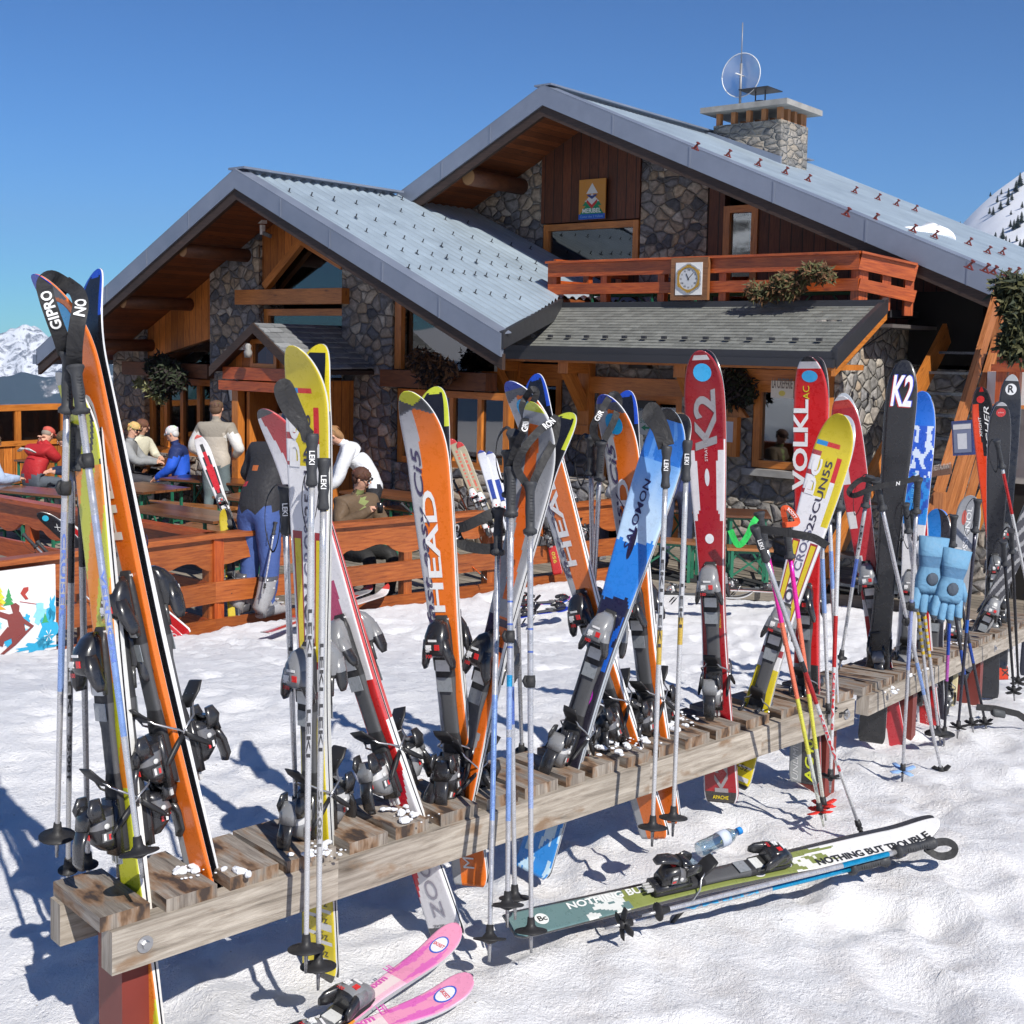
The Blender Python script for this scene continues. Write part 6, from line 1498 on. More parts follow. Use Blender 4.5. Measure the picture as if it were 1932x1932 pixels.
def person(label,head,pose='sit',yaw=90,jacket=(.3,.3,.3),trousers=(.05,.05,.06),shoes=(.03,.03,.03),hair=(.12,.07,.03),zf=0,sleeves=None,yoke=None,lean=0,arms=None,scale=1,headturn=0,hairlen=0,cap=None,glasses=None,feetpx=None,puff=1.0,head_z=None,vest=None,beard=False,Y=None,legs=1.0,patches=()):
    S={}
    if pose=='stand':
        S=dict(pel=(0,0,.94),belly=(0,.0,1.10),chest=(0,.0,1.30),neck=(0,.01,1.49),head=(0,.03,1.63),hip=(.10,0,.90),knee=(.11,.03,.50),ank=(.12,-.02,.10),toe=(.14,.14,.045),sh=(.185,0,1.42))
        A=arms or dict(el=(.26,-.05,1.14),wr=(.25,.10,.93))
    elif pose=='bend':
        S=dict(pel=(0,-.05,.95),belly=(0,.10,1.08),chest=(0,.28,1.19),neck=(0,.45,1.28),head=(0,.58,1.33),hip=(.10,-.05,.91),knee=(.12,.04,.50),ank=(.13,-.03,.10),toe=(.15,.14,.045),sh=(.185,.38,1.24))
        A=arms or dict(el=(.24,.42,.98),wr=(.16,.62,.88))
    else:
        S=dict(pel=(0,0,.56),belly=(0,.02,.72),chest=(0,.06,.92),neck=(0,.10,1.11),head=(0,.15,1.25),hip=(.10,.05,.54),knee=(.15,.46,.53),ank=(.14,.44,.10),toe=(.16,.60,.045),sh=(.185,.07,1.03))
        A=arms or dict(el=(.27,.16,.80),wr=(.12,.40,.80))
    if lean:
        R_=Matrix.Rotation(rad(-lean),3,'X'); c=V(S['pel'])
        for k in ('belly','chest','neck','head','sh'): S[k]=tuple(c+R_@(V(S[k])-c))
    vt=[];ed=[];rd=[];bones=[]
    def add(p,r,par=None,reg=None):
        vt.append(V(p)); rd.append(r); i=len(vt)-1
        if par is not None: ed.append((par,i)); bones.append((par,i,reg))
        return i
    pf=puff*1.10
    pel=add(S['pel'],(.150*pf,.115*pf)); be=add(S['belly'],(.150*pf,.118*pf),pel,'j'); ch=add(S['chest'],(.165*pf,.125*pf),be,'j'); 
    nk0=add(V(S['neck'])*.75+V(S['chest'])*.25,(.10,.085),ch,'j'); nk=add(S['neck'],.052,nk0,'j'); H=V(S['head']); N_=V(S['neck']); hd=(H-N_).normalized()
    h1=add(N_+hd*.07,(.060,.062),nk,'s'); h2=add(H+hd*.015,(.078,.090),h1,'s'); h3=add(H+hd*.08,(.070,.082),h2,'s')
    for s in (-1,1):
        fx=lambda p:(p[0]*s,p[1],p[2])
        AA=A if s>0 or 'L' not in A else A['L']
        sh=add(fx(S['sh']),.080*pf,nk0,'j'); el=add(fx(AA['el']),.062*pf,sh,'a'); w0=V(fx(AA['wr'])); e0=V(fx(AA['el'])); wr=add(w0,.042*pf,el,'a')
        hdv=(w0-e0).normalized(); sd_=hdv.cross(V((0,0,1))); sd_=sd_.normalized() if sd_.length>.1 else V((1,0,0)); dn=hdv.cross(sd_)
        pm=add(w0+hdv*.055,(.030,.020),wr,'s')
        for k in range(4):
            o=(k-1.5)*.018; f1=add(w0+hdv*.105+sd_*o,.0095,pm,'s'); f2=add(w0+hdv*(.135+.008*(k in(1,2)))+sd_*o+dn*.015,.008,f1,'s'); f3=add(w0+hdv*(.150+.008*(k in(1,2)))+sd_*o+dn*.035,.007,f2,'s')
        t1=add(w0+hdv*.06+sd_*.035,.010,pm,'s'); t2=add(w0+hdv*.09+sd_*.048+dn*.012,.009,t1,'s')
        hp=add(fx(S['hip']),(.102*legs,.112*legs),pel,'t'); kn=add(fx(S['knee']),.074*legs,hp,'t'); an=add(fx(S['ank']),.056*legs,kn,'t'); to=add(fx(S['toe']),(.042,.036),an,'f')
    me=skin_mesh(vt,ed,rd,0,2)
    # origin
    hz=H.z*scale+zf
    if feetpx: O=onz(feetpx[0],feetpx[1],zf); O=V((O.x,O.y,zf))
    else:
        hp_=ony(head[0],head[1],Y) if Y else onz(head[0],head[1],hz); Rz=Matrix.Rotation(rad(yaw-90),3,'Z'); o=Rz@(H*scale); O=V((hp_.x-o.x,hp_.y-o.y,zf))
    M=Matrix.Translation(O)@Matrix.Rotation(rad(yaw-90),4,'Z')@Matrix.Scale(scale,4)
    r=thing('person',label,'person',M=M)
    ca=me.color_attributes.new('Col','FLOAT_COLOR','CORNER'); cf=[]
    lut=dict(j=jacket,a=sleeves or jacket,s=SKINC,t=trousers,f=shoes)
    vreg=[]
    for v_ in me.vertices:
        best=min(bones,key=lambda b_:segdist(v_.co,vt[b_[0]],vt[b_[1]])/(max(rd[b_[0]] if not isinstance(rd[b_[0]],tuple) else rd[b_[0]][0],rd[b_[1]] if not isinstance(rd[b_[1]],tuple) else rd[b_[1]][0])+.02))
        rg=best[2]
        if rg=='j' and v_.co.z<S['pel'][2]-.03 : rg='t'
        if rg=='t' and pose!='sit' and v_.co.z>S['hip'][2]+.0: rg='j'
        if rg=='t' and v_.co.z<S['ank'][2]+.02: rg='f'
        c=lut[rg]
        if yoke and rg in 'ja' and (v_.co-V(S['chest'])).dot((V(S['neck'])-V(S['chest'])).normalized())>.04: c=yoke
        if vest and rg=='j' and abs(v_.co.x)<.05 and v_.co.y>S['chest'][1]+.02: c=vest
        for (px_,pz_,pr_,pc_) in patches:
            if v_.co.y<.06 and (v_.co.x-px_)**2+((v_.co.z-pz_)*1.2)**2<pr_*pr_: c=pc_
        vreg.append((rg,c))
        if rg in 'jat':
            n_=NZ.noise(v_.co*9)*.012+NZ.noise(v_.co*22)*.005; v_.co+=v_.normal*n_
    for p in me.polygons:
        cnt={}
        for vi in p.vertices: cnt[vreg[vi][1]]=cnt.get(vreg[vi][1],0)+1
        c=max(cnt,key=cnt.get)
        for _ in p.vertices: cf+=[*c,1]
    ca.data.foreach_set('color',cf); me.materials.clear(); me.materials.append(M_VC); me.name='body'
    o=bpy.data.objects.new('body',me); COL.objects.link(o); o.parent=r
    # head details in a head frame: f forward, s side
    ht=Matrix.Rotation(rad(headturn),3,'Z'); f=(ht@V((0,1,0))); f=(f-hd*f.dot(hd)).normalized(); s_=f.cross(hd); C_=H+hd*.035
    m=MB(); m.loft([(C_+f*.080+hd*.010,s_*.008,hd*.012),(C_+f*.100-hd*.012,s_*.012,hd*.010),(C_+f*.104-hd*.020,s_*.010,hd*.006)],8,col=SKINC)
    for k in (-1,1):
        m.ell(C_+s_*.078*k+f*.0-hd*.005,f*.014,hd*.028,s_*.010,8,6,col=SKINC); m.ell(C_+s_*.032*k+f*.082+hd*.012,s_*.012,hd*.006,f*.006,8,6,col=(.05,.04,.035))
        m.ell(C_+s_*.032*k+f*.084+hd*.028,s_*.016,hd*.004,f*.004,8,5,col=hair)
    m.ell(C_+f*.082-hd*.042,s_*.022,hd*.005,f*.008,10,6,col=(.4,.13,.10)); m.ell(C_+f*.068-hd*.066,s_*.028,hd*.018,f*.016,10,6,col=SKINC if not beard else (.30,.16,.09))
    m.build('face',M_VC,r)
    m=MB(); rnd=random.Random(len(label))
    if cap: 
        m.ell(C_+hd*.045-f*.008,s_*.088,f*.100,hd*.065,14,8,col=cap); m.loft([(C_+f*.085+hd*.045,s_*.06,hd*.006),(C_+f*.15+hd*.035,s_*.045,hd*.005)],10,col=cap); m.build('cap',M_VC,r); m=MB()
        m.ell(C_-f*.035+hd*.0,s_*.083,f*.065,hd*.06,12,7,col=hair)
    else:
        m.ell(C_+hd*.032-f*.016,s_*.090,f*.096,hd*.080,14,9,col=hair)
        m.ell(C_-f*.045-hd*(.01+hairlen*.3),s_*.084,f*.058,hd*(.075+hairlen*.6),12,8,col=hair)
        for k in range(46):
            t=rnd.random()*6.28; e=rnd.random()*1.3+.15; dv=s_*math.cos(t)*math.cos(e)*.088+f*(math.sin(t)*math.cos(e)*.092-.016)+hd*(math.sin(e)*.078+.034)
            if dv.dot(f)>.055 and dv.dot(hd)<.05: continue
            b0=C_+dv; m.loft([(b0,s_*.010,f*.008),(b0+dv.normalized()*.012-hd*(.02+hairlen*.15),s_*.007,f*.006),(b0+dv.normalized()*.010-hd*(.045+hairlen*.5),s_*.002,f*.002)],6,col=tuple(q*(.7+.7*rnd.random()) for q in hair))
    m.build('hair',M_VC,r)
    if glasses:
        m=MB()
        for k in (-1,1):
            m.loft([(C_+s_*.034*k+f*.088+hd*.012,s_*.026,hd*.015),(C_+s_*.034*k+f*.096+hd*.012,s_*.024,hd*.013)],12,col=glasses); m.bar(C_+s_*.060*k+f*.085+hd*.015,C_+s_*.082*k-f*.01+hd*.012,.004,.008,col=glasses)
        m.bar(C_+s_*.012+f*.094+hd*.014,C_-s_*.012+f*.094+hd*.014,.004,.006,col=glasses); m.build('sunglasses',M_V,r)
    # collar and hem
    m=MB(); m.loft([(N_-hd*.035,s_*.078,f*.072,2),(N_+hd*.012,s_*.068,f*.066,2),(N_+hd*.020,s_*.060,f*.058,2)],14,col=yoke or jacket); m.build('collar',M_VC,r)
    return r
p1=person('person in a red jacket and coral cap seated with back turned, far left',(89,823),'sit',62,jacket=(.42,.015,.02),trousers=(.10,.12,.15),hair=(.3,.25,.2),cap=(.55,.10,.07),lean=14,arms=dict(el=(.24,.30,.86),wr=(.06,.24,1.10)),puff=1.12)
m=MB(); b_=p1.matrix_basis
for s in (-1,1): m.loft([((.05*s,-.09,1.04),X_*.05,Z_*.012),((.16*s,-.06,.99),X_*.04,Z_*.010)],8,col=(.75,.74,.74))
m.build('jacket_flash',M_VC,p1)
person('person in a pale blue jacket cut off by the left edge',(-14,838),'sit',40,jacket=(.38,.48,.66),trousers=(.2,.22,.35),hair=(.1,.07,.05),puff=1.15)
person('person in dark navy facing the red jacket, behind the leftmost poles',(122,832),'sit',215,jacket=(.012,.022,.06),trousers=(.03,.03,.04),lean=10)
person('brown-haired person in orange looking down between the ski and the blonde',(221,823),'sit',-50,jacket=(.55,.16,.02),trousers=(.03,.03,.04),hair=(.16,.08,.04),lean=16)
person('blonde woman in a grey jacket and dark sunglasses at the picnic table',(252,814),'sit',5,jacket=(.28,.29,.30),trousers=(.05,.05,.06),hair=(.60,.42,.16),glasses=(.02,.02,.02),headturn=-30,arms=dict(el=(.25,.22,.82),wr=(.08,.46,.80)),puff=1.1)
person('brunette in a cream jacket behind the blonde woman',(269,803),'sit',-30,jacket=(.62,.60,.48),trousers=(.05,.05,.06),hair=(.14,.06,.035),hairlen=.12,headturn=40,Y=19.2)
person('white-haired man in a bright blue jacket seated facing left',(325,822),'sit',188,jacket=(.015,.10,.62),yoke=(.01,.025,.12),trousers=(.02,.02,.025),hair=(.62,.62,.62),glasses=(.25,.27,.3),arms=dict(el=(.27,.14,.80),wr=(.14,.34,.66)),puff=1.18)
person('man standing with his back turned in a beige and white jacket and grey-green trousers',(409,776),'stand',80,jacket=(.50,.45,.38),yoke=(.29,.26,.215),sleeves=(.70,.69,.66),trousers=(.13,.17,.18),hair=(.11,.06,.035),arms=dict(el=(.34,-.02,1.14),wr=(.20,.18,1.05)),puff=1.12,scale=1.03)
pb=person('person in black leather jacket and blue quilted trousers stooping behind the yellow skis',(0,0),'stand',58,jacket=(.022,.022,.026),trousers=(.05,.095,.28),shoes=(.30,.30,.31),hair=(.1,.06,.04),feetpx=(487,1158),zf=.27,scale=1.02,puff=1.08,lean=24,legs=1.28,arms=dict(el=(.30,.16,1.16),wr=(.20,.42,1.06)),patches=((-.12,1.38,.05,(.45,.36,.05)),(.02,1.39,.04,(.60,.52,.10)),(-.16,1.26,.05,(.50,.04,.02)),(-.03,1.25,.045,(.45,.12,.03)),(-.12,1.12,.06,(.5,.03,.04))))
# ski boots for the stooping skier
for s in (-1,1):
    m=MB(); x=s*.135
    m.loft([((x,-.10,.02),X_*.055,Z_*.02),((x,-.11,.10),X_*.06,Y_*.07),((x,-.05,.20),X_*.062,Y_*.085),((x,-.02,.31),X_*.066,Y_*.085),((x,-.015,.345),X_*.064,Y_*.082)],14,col=[(.30,.30,.31),(.32,.32,.33),(.30,.30,.31),(.08,.08,.09)])
    m.loft([((x,-.13,.03),X_*.05,Z_*.03),((x,.0,.06),X_*.058,Z_*.06),((x,.12,.045),X_*.055,Z_*.045),((x,.20,.03),X_*.045,Z_*.028),((x,.235,.02),X_*.03,Z_*.015)],12,col=[(.07,.07,.08),(.34,.34,.35),(.38,.38,.39),(.06,.06,.07)])
    for (yy,zz) in ((.09,.10),(.03,.14),(-.02,.24),(-.01,.30)): m.bar((x-.062,yy,zz),(x+.066,yy,zz+.01),.016,.010,col=(.62,.62,.62))
    m.build('ski_boot',M_V,pb)
person('woman in a white jacket bending over a table beside the porch',(632,832),'bend',190,jacket=(.72,.74,.78),trousers=(.02,.02,.025),hair=(.30,.16,.07),lean=-18,Y=14.8,puff=1.05,hairlen=.05)
ps=person('man in dark sunglasses and a brown jacket seated at the fence with a black cup',(682,908),'sit',-42,jacket=(.13,.085,.05),vest=(.24,.28,.10),trousers=(.02,.02,.02),hair=(.085,.035,.022),glasses=(.012,.012,.012),headturn=24,arms=dict(el=(.27,.14,.82),wr=(.10,.38,.98),L=dict(el=(.30,.16,.78),wr=(.10,.40,.84))),beard=True,puff=1.15,scale=1.0)
person('fair-haired person in a white jacket and grey vest sitting behind the third orange pair',(1191,850),'sit',120,jacket=(.25,.26,.29),sleeves=(.72,.72,.72),trousers=(.05,.05,.07),hair=(.55,.32,.12),Y=14.2,zf=.16)
person('standing person in navy jacket and jeans behind the tall silver poles',(0,0),'stand',75,jacket=(.03,.045,.14),trousers=(.03,.04,.08),hair=(.15,.09,.05),feetpx=(1272,1082),zf=.17)
m=MB(); q=ps.matrix_basis@V((.06,.50,1.02)); m.lathe(q-ZZ*.05,ZZ,[(0,.028),(.1,.034),(.102,.030)],14,col=(.015,.015,.017)); tag(m.build('cup',M_V),'black cup held by the man in sunglasses','cup')
# ------------------------------------------------------------------ things on and around the chalet
def disk(m,c,a,b,col,n=24,off=0):
    c,a,b=V(c),V(a),V(b); i0=len(m.v); nn=a.cross(b).normalized()*off
    m.v+=[c+nn+a*math.cos(2*math.pi*k/n)+b*math.sin(2*math.pi*k/n) for k in range(n)]; m.face(list(range(i0,i0+n)),[(0,0)]*n,0,col)
fr_=-uu   # reading direction on the fronts
# clock in its wooden frame
cA=onc(1269,487,13.62); cB=onc(1336,566,13.62); cc=(cA+cB)/2; hw=abs((cB-cA).dot(uu))/2; hh=abs(cA.z-cB.z)/2
clk=thing('clock','square wooden framed clock with gold rim on the balcony rail','clock',cc)
m=MB(); m.box(cc,uu*hw,vv*.03,ZZ*hh); part(m,'frame',wood('clock_wood',(.20,.085,.035),(.30,.14,.06)),clk)
m=MB(); m.box(cc-vv*.033,uu*hw*.72,vv*.004,ZZ*hh*.76); part(m,'backboard',M_WHT,clk)
r0=hw*.60
m=MB()
i0=len(m.v); n=48
for rr_,z_,co in ((r0*1.02,.038,0),(r0*1.0,.052,0),(r0*.86,.052,0),(r0*.84,.042,0)):
    for k in range(n):
        t=2*math.pi*k/n; q=rr_*(1.09 if (rr_>r0*.95 and k%8 in(3,4,5)) else 1); m.v.append(cc-vv*z_+uu*math.cos(t)*q+ZZ*math.sin(t)*q)
for j in range(3):
    for k in range(n): m.face([i0+j*n+k,i0+j*n+(k+1)%n,i0+(j+1)*n+(k+1)%n,i0+(j+1)*n+k],[(0,0)]*4,0)
part(m,'rim',M_GOLD,clk)
m=MB(); i0=0
for rr_,z_ in ((r0*1.20,.037),(r0*1.20,.045),(r0*1.04,.045)):
    for k in range(n):
        t=2*math.pi*k/n; q=rr_*(1.0 if k%8 in(3,4,5) else .93); m.v.append(cc-vv*z_+uu*math.cos(t)*q+ZZ*math.sin(t)*q)
for j in range(2):
    for k in range(n): m.face([j*n+k,j*n+(k+1)%n,(j+1)*n+(k+1)%n,(j+1)*n+k],[(0,0)]*4,0)
part(m,'bezel',M_STEEL,clk)
m=MB(); disk(m,cc-vv*.043,uu*r0*.86,ZZ*r0*.86,(.55,.57,.6)); part(m,'dial',M_VM,clk)
m=MB()
for k,t_ in enumerate('XII I II III IIII V VI VII VIII IX X XI'.split()):
    a=math.pi/2-2*math.pi*k/12; p=cc-vv*.0445+fr_*math.cos(a)*r0*.68+ZZ*(math.sin(a)*r0*.68-.012); put_text(m,t_,p,fr_,ZZ,.032,col=(.03,.03,.04),center=True,bold=.01)
for a,l,w_ in ((118,.45,.010),(45,.66,.007)):
    d=fr_*math.cos(rad(a))+ZZ*math.sin(rad(a)); m.bar(cc-vv*.046-d*.02,cc-vv*.046+d*r0*l,w_,.003,up=vv,col=(.03,.03,.03))
part(m,'hands_and_numerals',M_VM,clk)
# painted sign with the tree emblem
a=onc(1094,340,15.56); b_=onc(1142,412,15.56); O=V((0,0,0)); W_=abs((b_-a).dot(uu)); Hh=a.z-b_.z
sg=thing('painted_sign','orange painted sign with a white, red and green tree emblem on the gable','sign',(a+b_)/2)
def S2P(x,y,o=0): return a+fr_*(x*W_)-ZZ*(y*Hh)-vv*(.012+o)
m=MB(); m.box((a+b_)/2,uu*W_/2,vv*.01,ZZ*Hh/2,col=(.50,.22,.04)); part(m,'board',M_VM,sg)
m=MB()
def pg(pts,c,o): m.poly([S2P(x,y,o) for x,y in pts],None,0,c,flip=True)
pg([(0,.87),(1,.87),(1,1),(0,1)],(.02,.10,.45),.001)
pg([(.05,.87),(.95,.87),(.74,.66),(.86,.66),(.70,.50),(.30,.50),(.14,.66),(.26,.66)],(.01,.22,.10),.0015)
pg([(.5,.10),(.72,.36),(.28,.36)],(.6,.6,.6),.002); pg([(.5,.36),(.78,.56),(.70,.56),(.5,.72),(.3,.56),(.22,.56)],(.62,.61,.6),.002)
pg([(.5,.42),(.62,.38),(.70,.40),(.5,.50),(.30,.40),(.38,.38)],(.03,.05,.20),.003); pg([(.30,.50),(.5,.64),(.70,.50),(.70,.58),(.5,.74),(.30,.58)],(.5,.03,.03),.003)
put_text(m,'MERIBEL',S2P(.5,.84,.004),fr_,ZZ,.095,col=(.75,.75,.72),center=True,bold=.02); put_text(m,'Coeur des 3 Vallees',S2P(.5,.96,.004),fr_,ZZ,.052,col=(.2,.4,.7),center=True)
part(m,'emblem',M_VM,sg)
# antenna and dish on the chimney
p=B(10.42,18.9,zt+.13); an=thing('antenna','thin aerial mast with a clear round dish beside the chimney','antenna',p)
m=MB(); m.tube([p,p+ZZ*.75],.022,8); m.tube([p+ZZ*.75,p+ZZ*1.42],.009,6); part(m,'mast',plain('mast_grey',(.3,.3,.31),.5,metal=.4),an)
dc=p+ZZ*.56; m=MB(); nn=-vv*.95+uu*.05
i0=0; n=32; R0=.36
for j in range(6):
    q=j/5
    for k in range(n): t=2*math.pi*k/n; m.v.append(dc+vv*.10-vv*(.10*q*q)+uu*math.cos(t)*R0*q+ZZ*math.sin(t)*R0*q)
for j in range(5):
    for k in range(n): m.face([j*n+k,j*n+(k+1)%n,(j+1)*n+(k+1)%n,(j+1)*n+k],[(0,0)]*4,0,(1,1,1),True)
part(m,'dish',clearp('clear_dish',(.80,.84,.90),.30,.35),an)
m=MB(); m.tube([dc+uu*math.cos(t*.2)*R0+ZZ*math.sin(t*.2)*R0 for t in range(32)]+[dc+uu*R0],.008,6); m.tube([dc+vv*.1,dc-vv*.18],.012,6); part(m,'dish_rim',M_WHT,an)
# greenery: fir branches, dried flower balls
def foliage(name,label,cat,pts,mats,root=None,n=200,size=.07,seed=1,stem=None):
    """pts: (centre, radius vector) blobs filled with small blades"""
    rnd=random.Random(seed); r=thing(name,label,cat,pts[0][0])
    for mi,mt in enumerate(mats):
        m=MB()
        for (c,R_) in pts:
            for _ in range(n//len(pts)//len(mats)):
                v_=V((rnd.gauss(0,1),rnd.gauss(0,1),rnd.gauss(0,1))).normalized()*(rnd.random()**.5); p=V(c)+V((v_.x*R_[0],v_.y*R_[1],v_.z*R_[2]))
                d=V((rnd.gauss(0,1),rnd.gauss(0,1),rnd.gauss(-.3,1))).normalized(); s=d.orthogonal().normalized()*size*.22; e=p+d*size*(.6+.8*rnd.random())
                m.poly([p-s*.3,p+d*size*.4-s,e,p+d*size*.4+s])
        part(m,'foliage' if mi==0 else 'dried_foliage',mt,r)
    if stem:
        m=MB(); m.tube(stem,.012,6); part(m,'stem',M_TRK,r)
    return r
M_F1=plain('olive_needles',(.13,.13,.05),.7,var=.6,scale=9); M_F2=plain('brown_needles',(.20,.10,.045),.8,var=.6,scale=9); M_F3=plain('dark_dried',(.035,.024,.024),.8,var=.7,scale=9); M_F4=plain('dark_green',(.035,.05,.022),.7,var=.6,scale=9)
def along(px,c,R_,dz=0): return [(onc(x,y,c)+ZZ*dz,R_) for x,y in px]
foliage('fir_branch','olive and brown fir branch tied across the balcony rail','branch',along([(1425,548),(1440,555),(1462,545),(1480,530),(1490,548),(1505,535),(1528,515),(1545,512),(1555,518)],13.45,(.13,.10,.11)),[M_F1,M_F2],n=2600,size=.075,seed=2,stem=[onc(1420,560,13.5),onc(1470,530,13.5),onc(1540,508,13.5)])
foliage('flower_ball','dark ball of dried flowers with pale leaves left of the porch','flower basket',along([(300,690),(318,700),(330,715),(310,725)],11.9,(.22,.18,.22)),[M_F3,M_F4],n=2200,size=.09,seed=3)
foliage('leaf_spray','pale green leafy spray hanging below the dried flowers at left','branch',along([(262,722),(280,730),(296,742),(302,752)],11.85,(.10,.08,.07)),[plain('pale_leaf',(.30,.30,.13),.6,var=.4,scale=9)],n=240,size=.11,seed=4)
foliage('flower_ball','dark ball of dried flowers on the shady beam right of the stone pier','flower basket',along([(795,680),(815,690),(835,700),(815,710)],11.9,(.22,.18,.18)),[M_F3,M_F2],n=1800,size=.08,seed=5)
foliage('flower_ball','dark fir bunch on the creperie wall between door and small window','flower basket',along([(1388,715),(1400,735),(1378,740)],13.1,(.17,.14,.20)),[M_F3,M_F4],n=1600,size=.09,seed=6)
gp=B(3.55,11.9,3.0)
foliage('fir_garland','thick fir garland hanging at the stair head on the right edge','garland',[(onc(x,y,12.0),(.16,.14,.14)) for x,y in ((1905,545),(1925,545),(1915,575),(1928,600),(1922,630),(1915,655))],[M_F4,M_F1],n=3200,size=.10,seed=7)
# lanterns, lamps, camera
p=onc(441,738,12.1); ln=thing('wall_lantern','black wall lantern with pale glass left of the porch','lantern',p)
m=MB(); m.loft([(p+ZZ*.13,uu*.10,vv*.10,6),(p+ZZ*.17,uu*.03,vv*.03,6)],4); m.bar(p+ZZ*.17,p+ZZ*.22,.02,.02); m.bar(p-ZZ*.17,p-ZZ*.15,.10,.10)
for a_,b2 in ((1,1),(1,-1),(-1,1),(-1,-1)): m.bar(p+uu*.085*a_+vv*.085*b2+ZZ*.13,p+uu*.05*a_+vv*.05*b2-ZZ*.15,.014,.014)
part(m,'frame',M_BLK,ln); m=MB(); m.loft([(p-ZZ*.15,uu*.045,vv*.045,6),(p+ZZ*.125,uu*.08,vv*.08,6)],4,col=(.6,.58,.52),sm=False); part(m,'glass',M_V,ln)
p=onc(488,412,12.1); fl=thing('floodlight','small white floodlight under the gable peak','lamp',p); m=MB(); m.box(p,uu*.13,vv*.05,ZZ*.08); part(m,'housing',M_WHT,fl); m=MB(); m.box(p-vv*.055,uu*.10,vv*.004,ZZ*.05); part(m,'lens',M_GRY2,fl); m=MB(); m.bar(p,p+ZZ*.18,.03,.03); part(m,'bracket',M_GRY2,fl)
p=onc(497,440,12.0); cm=thing('security_camera','little grey security camera on the stone pier by the gable boards','camera',p); m=MB(); m.bar(p-uu*.02,p-uu*.16-ZZ*.05,.05,.05); part(m,'body',M_GRY2,cm); m=MB(); m.box(p+ZZ*.05+uu*.02,uu*.025,vv*.03,ZZ*.07); part(m,'mount',M_WHT,cm)
p=onc(1208,695,13.1); dl=thing('door_lamp','black lamp over the creperie door','lamp',p); m=MB(); m.loft([(p,uu*.16,vv*.10,5),(p+ZZ*.10,uu*.10,vv*.05,5)],8); m.box(onc(1215,763,13.15),uu*.16,vv*.03,ZZ*.05); part(m,'shade',M_BLK,dl)
# small signs
def board(name,label,cat,tl,br,c,col,cols=(),mat=None,th=.02):
    a=onc(tl[0],tl[1],c); b_=onc(br[0],br[1],c); r=thing(name,label,cat,(a+b_)/2); W=abs((b_-a).dot(uu)); H=abs(a.z-b_.z)
    m=MB(); m.box((a+b_)/2,uu*W/2,vv*th/2,ZZ*H/2,col=col); part(m,'board',mat or M_VM,r)
    return r,a-vv*(th/2+.002),W,H
sg2,a,W,H=board('creperie_sign','small white creperie sign over the sunlit window','sign',(1456,718),(1497,752),13.12,(.66,.63,.55))
m=MB(); put_text(m,'LA CREPERIE',a+fr_*W*.04-ZZ*H*.42,fr_,ZZ,.16,width=W*.92,col=(.18,.15,.13),bold=.02); disk(m,a+fr_*W*.5-ZZ*H*.72,uu*W*.15,ZZ*H*.16,(.65,.55,.12)); part(m,'lettering',M_VM,sg2)
m_=thing('menu_box','wooden menu box with a small gable roof beside the creperie door','menu box',onc(1370,810,13.2))
a=onc(1352,785,13.15); b_=onc(1392,862,13.15); m=MB(); cc=(a+b_)/2; W=abs((b_-a).dot(uu)); H=abs(a.z-b_.z); m.box(cc,uu*W/2,vv*.05,ZZ*H/2); m.prism([a-fr_*.10,a+fr_*(W+.10),a+fr_*W*.5+ZZ*.30],vv*.08); part(m,'box',M_ORB,m_)
m=MB(); m.box(cc-vv*.052+ZZ*.06,uu*W*.34,vv*.002,ZZ*H*.26,col=(.5,.5,.55)); part(m,'menu',M_VM,m_)
for (tl,br,t_,lb) in (((1205,790),(1245,822),'SORTIE','white exit notice left of the creperie door'),((1222,800),(1262,870),'ENTREE','white entrance notice with a green arrow in the creperie doorway'),((1117,0),(1118,1),'','')):
    if not t_: continue
    r_,a,W,H=board('notice',lb,'sign',tl,br,13.25,(.55,.57,.55)); m=MB(); put_text(m,t_,a+fr_*W*.1-ZZ*H*.25,fr_,ZZ,.08,width=W*.8,col=(.03,.2,.1)); 
    y=-H*.55; m.poly([a+fr_*W*.15+ZZ*y,a+fr_*W*.35+ZZ*(y-.04),a+fr_*W*.35+ZZ*(y-.012),a+fr_*W*.85+ZZ*(y-.012),a+fr_*W*.85+ZZ*(y+.012),a+fr_*W*.35+ZZ*(y+.012),a+fr_*W*.35+ZZ*(y+.04)],None,0,(.02,.25,.12)); part(m,'lettering',M_VM,r_)
bb,a,W,H=board('blue_panel','dark blue panel leaning on the wall under the small window','panel',(1500,905),(1560,1060),12.9,(.02,.045,.16))
# stairs up to the gallery at the right
st=thing('staircase','steel and timber staircase climbing to the gallery at the right','stairs',B(4.9,11.4,0))
sI,sO=5.35,4.10
def onS(x,y): return ons(x,y,sO)
m=MB(); N_=11; c0_,c1_=11.7,14.7
for i in range(N_):
    z=.32+.235*i; c=c0_+(c1_-c0_)*i/(N_-1); m.bbox(sO+.05,sI-.02,c,c+.28,z-.03,z,uu)
part(m,'treads',plain('grating_steel',(.13,.15,.17),.4,metal=.6,var=.5,scale=60),st)
st.children[0]['kind']='stuff'
k=(N_-1)*.235/(c1_-c0_)
for s_ in (sI,sO):
    m=MB(); m.bar(B(s_,c0_-.2,.15),B(s_,c1_+.3,.15+k*(c1_-c0_+.5)),.05,.28,up=ZZ); part(m,'stringer',M_ORB,st)
M_RL=wood('rail_larch',(.36,.12,.035),(.55,.22,.075),rough=.5,bmp=.2)
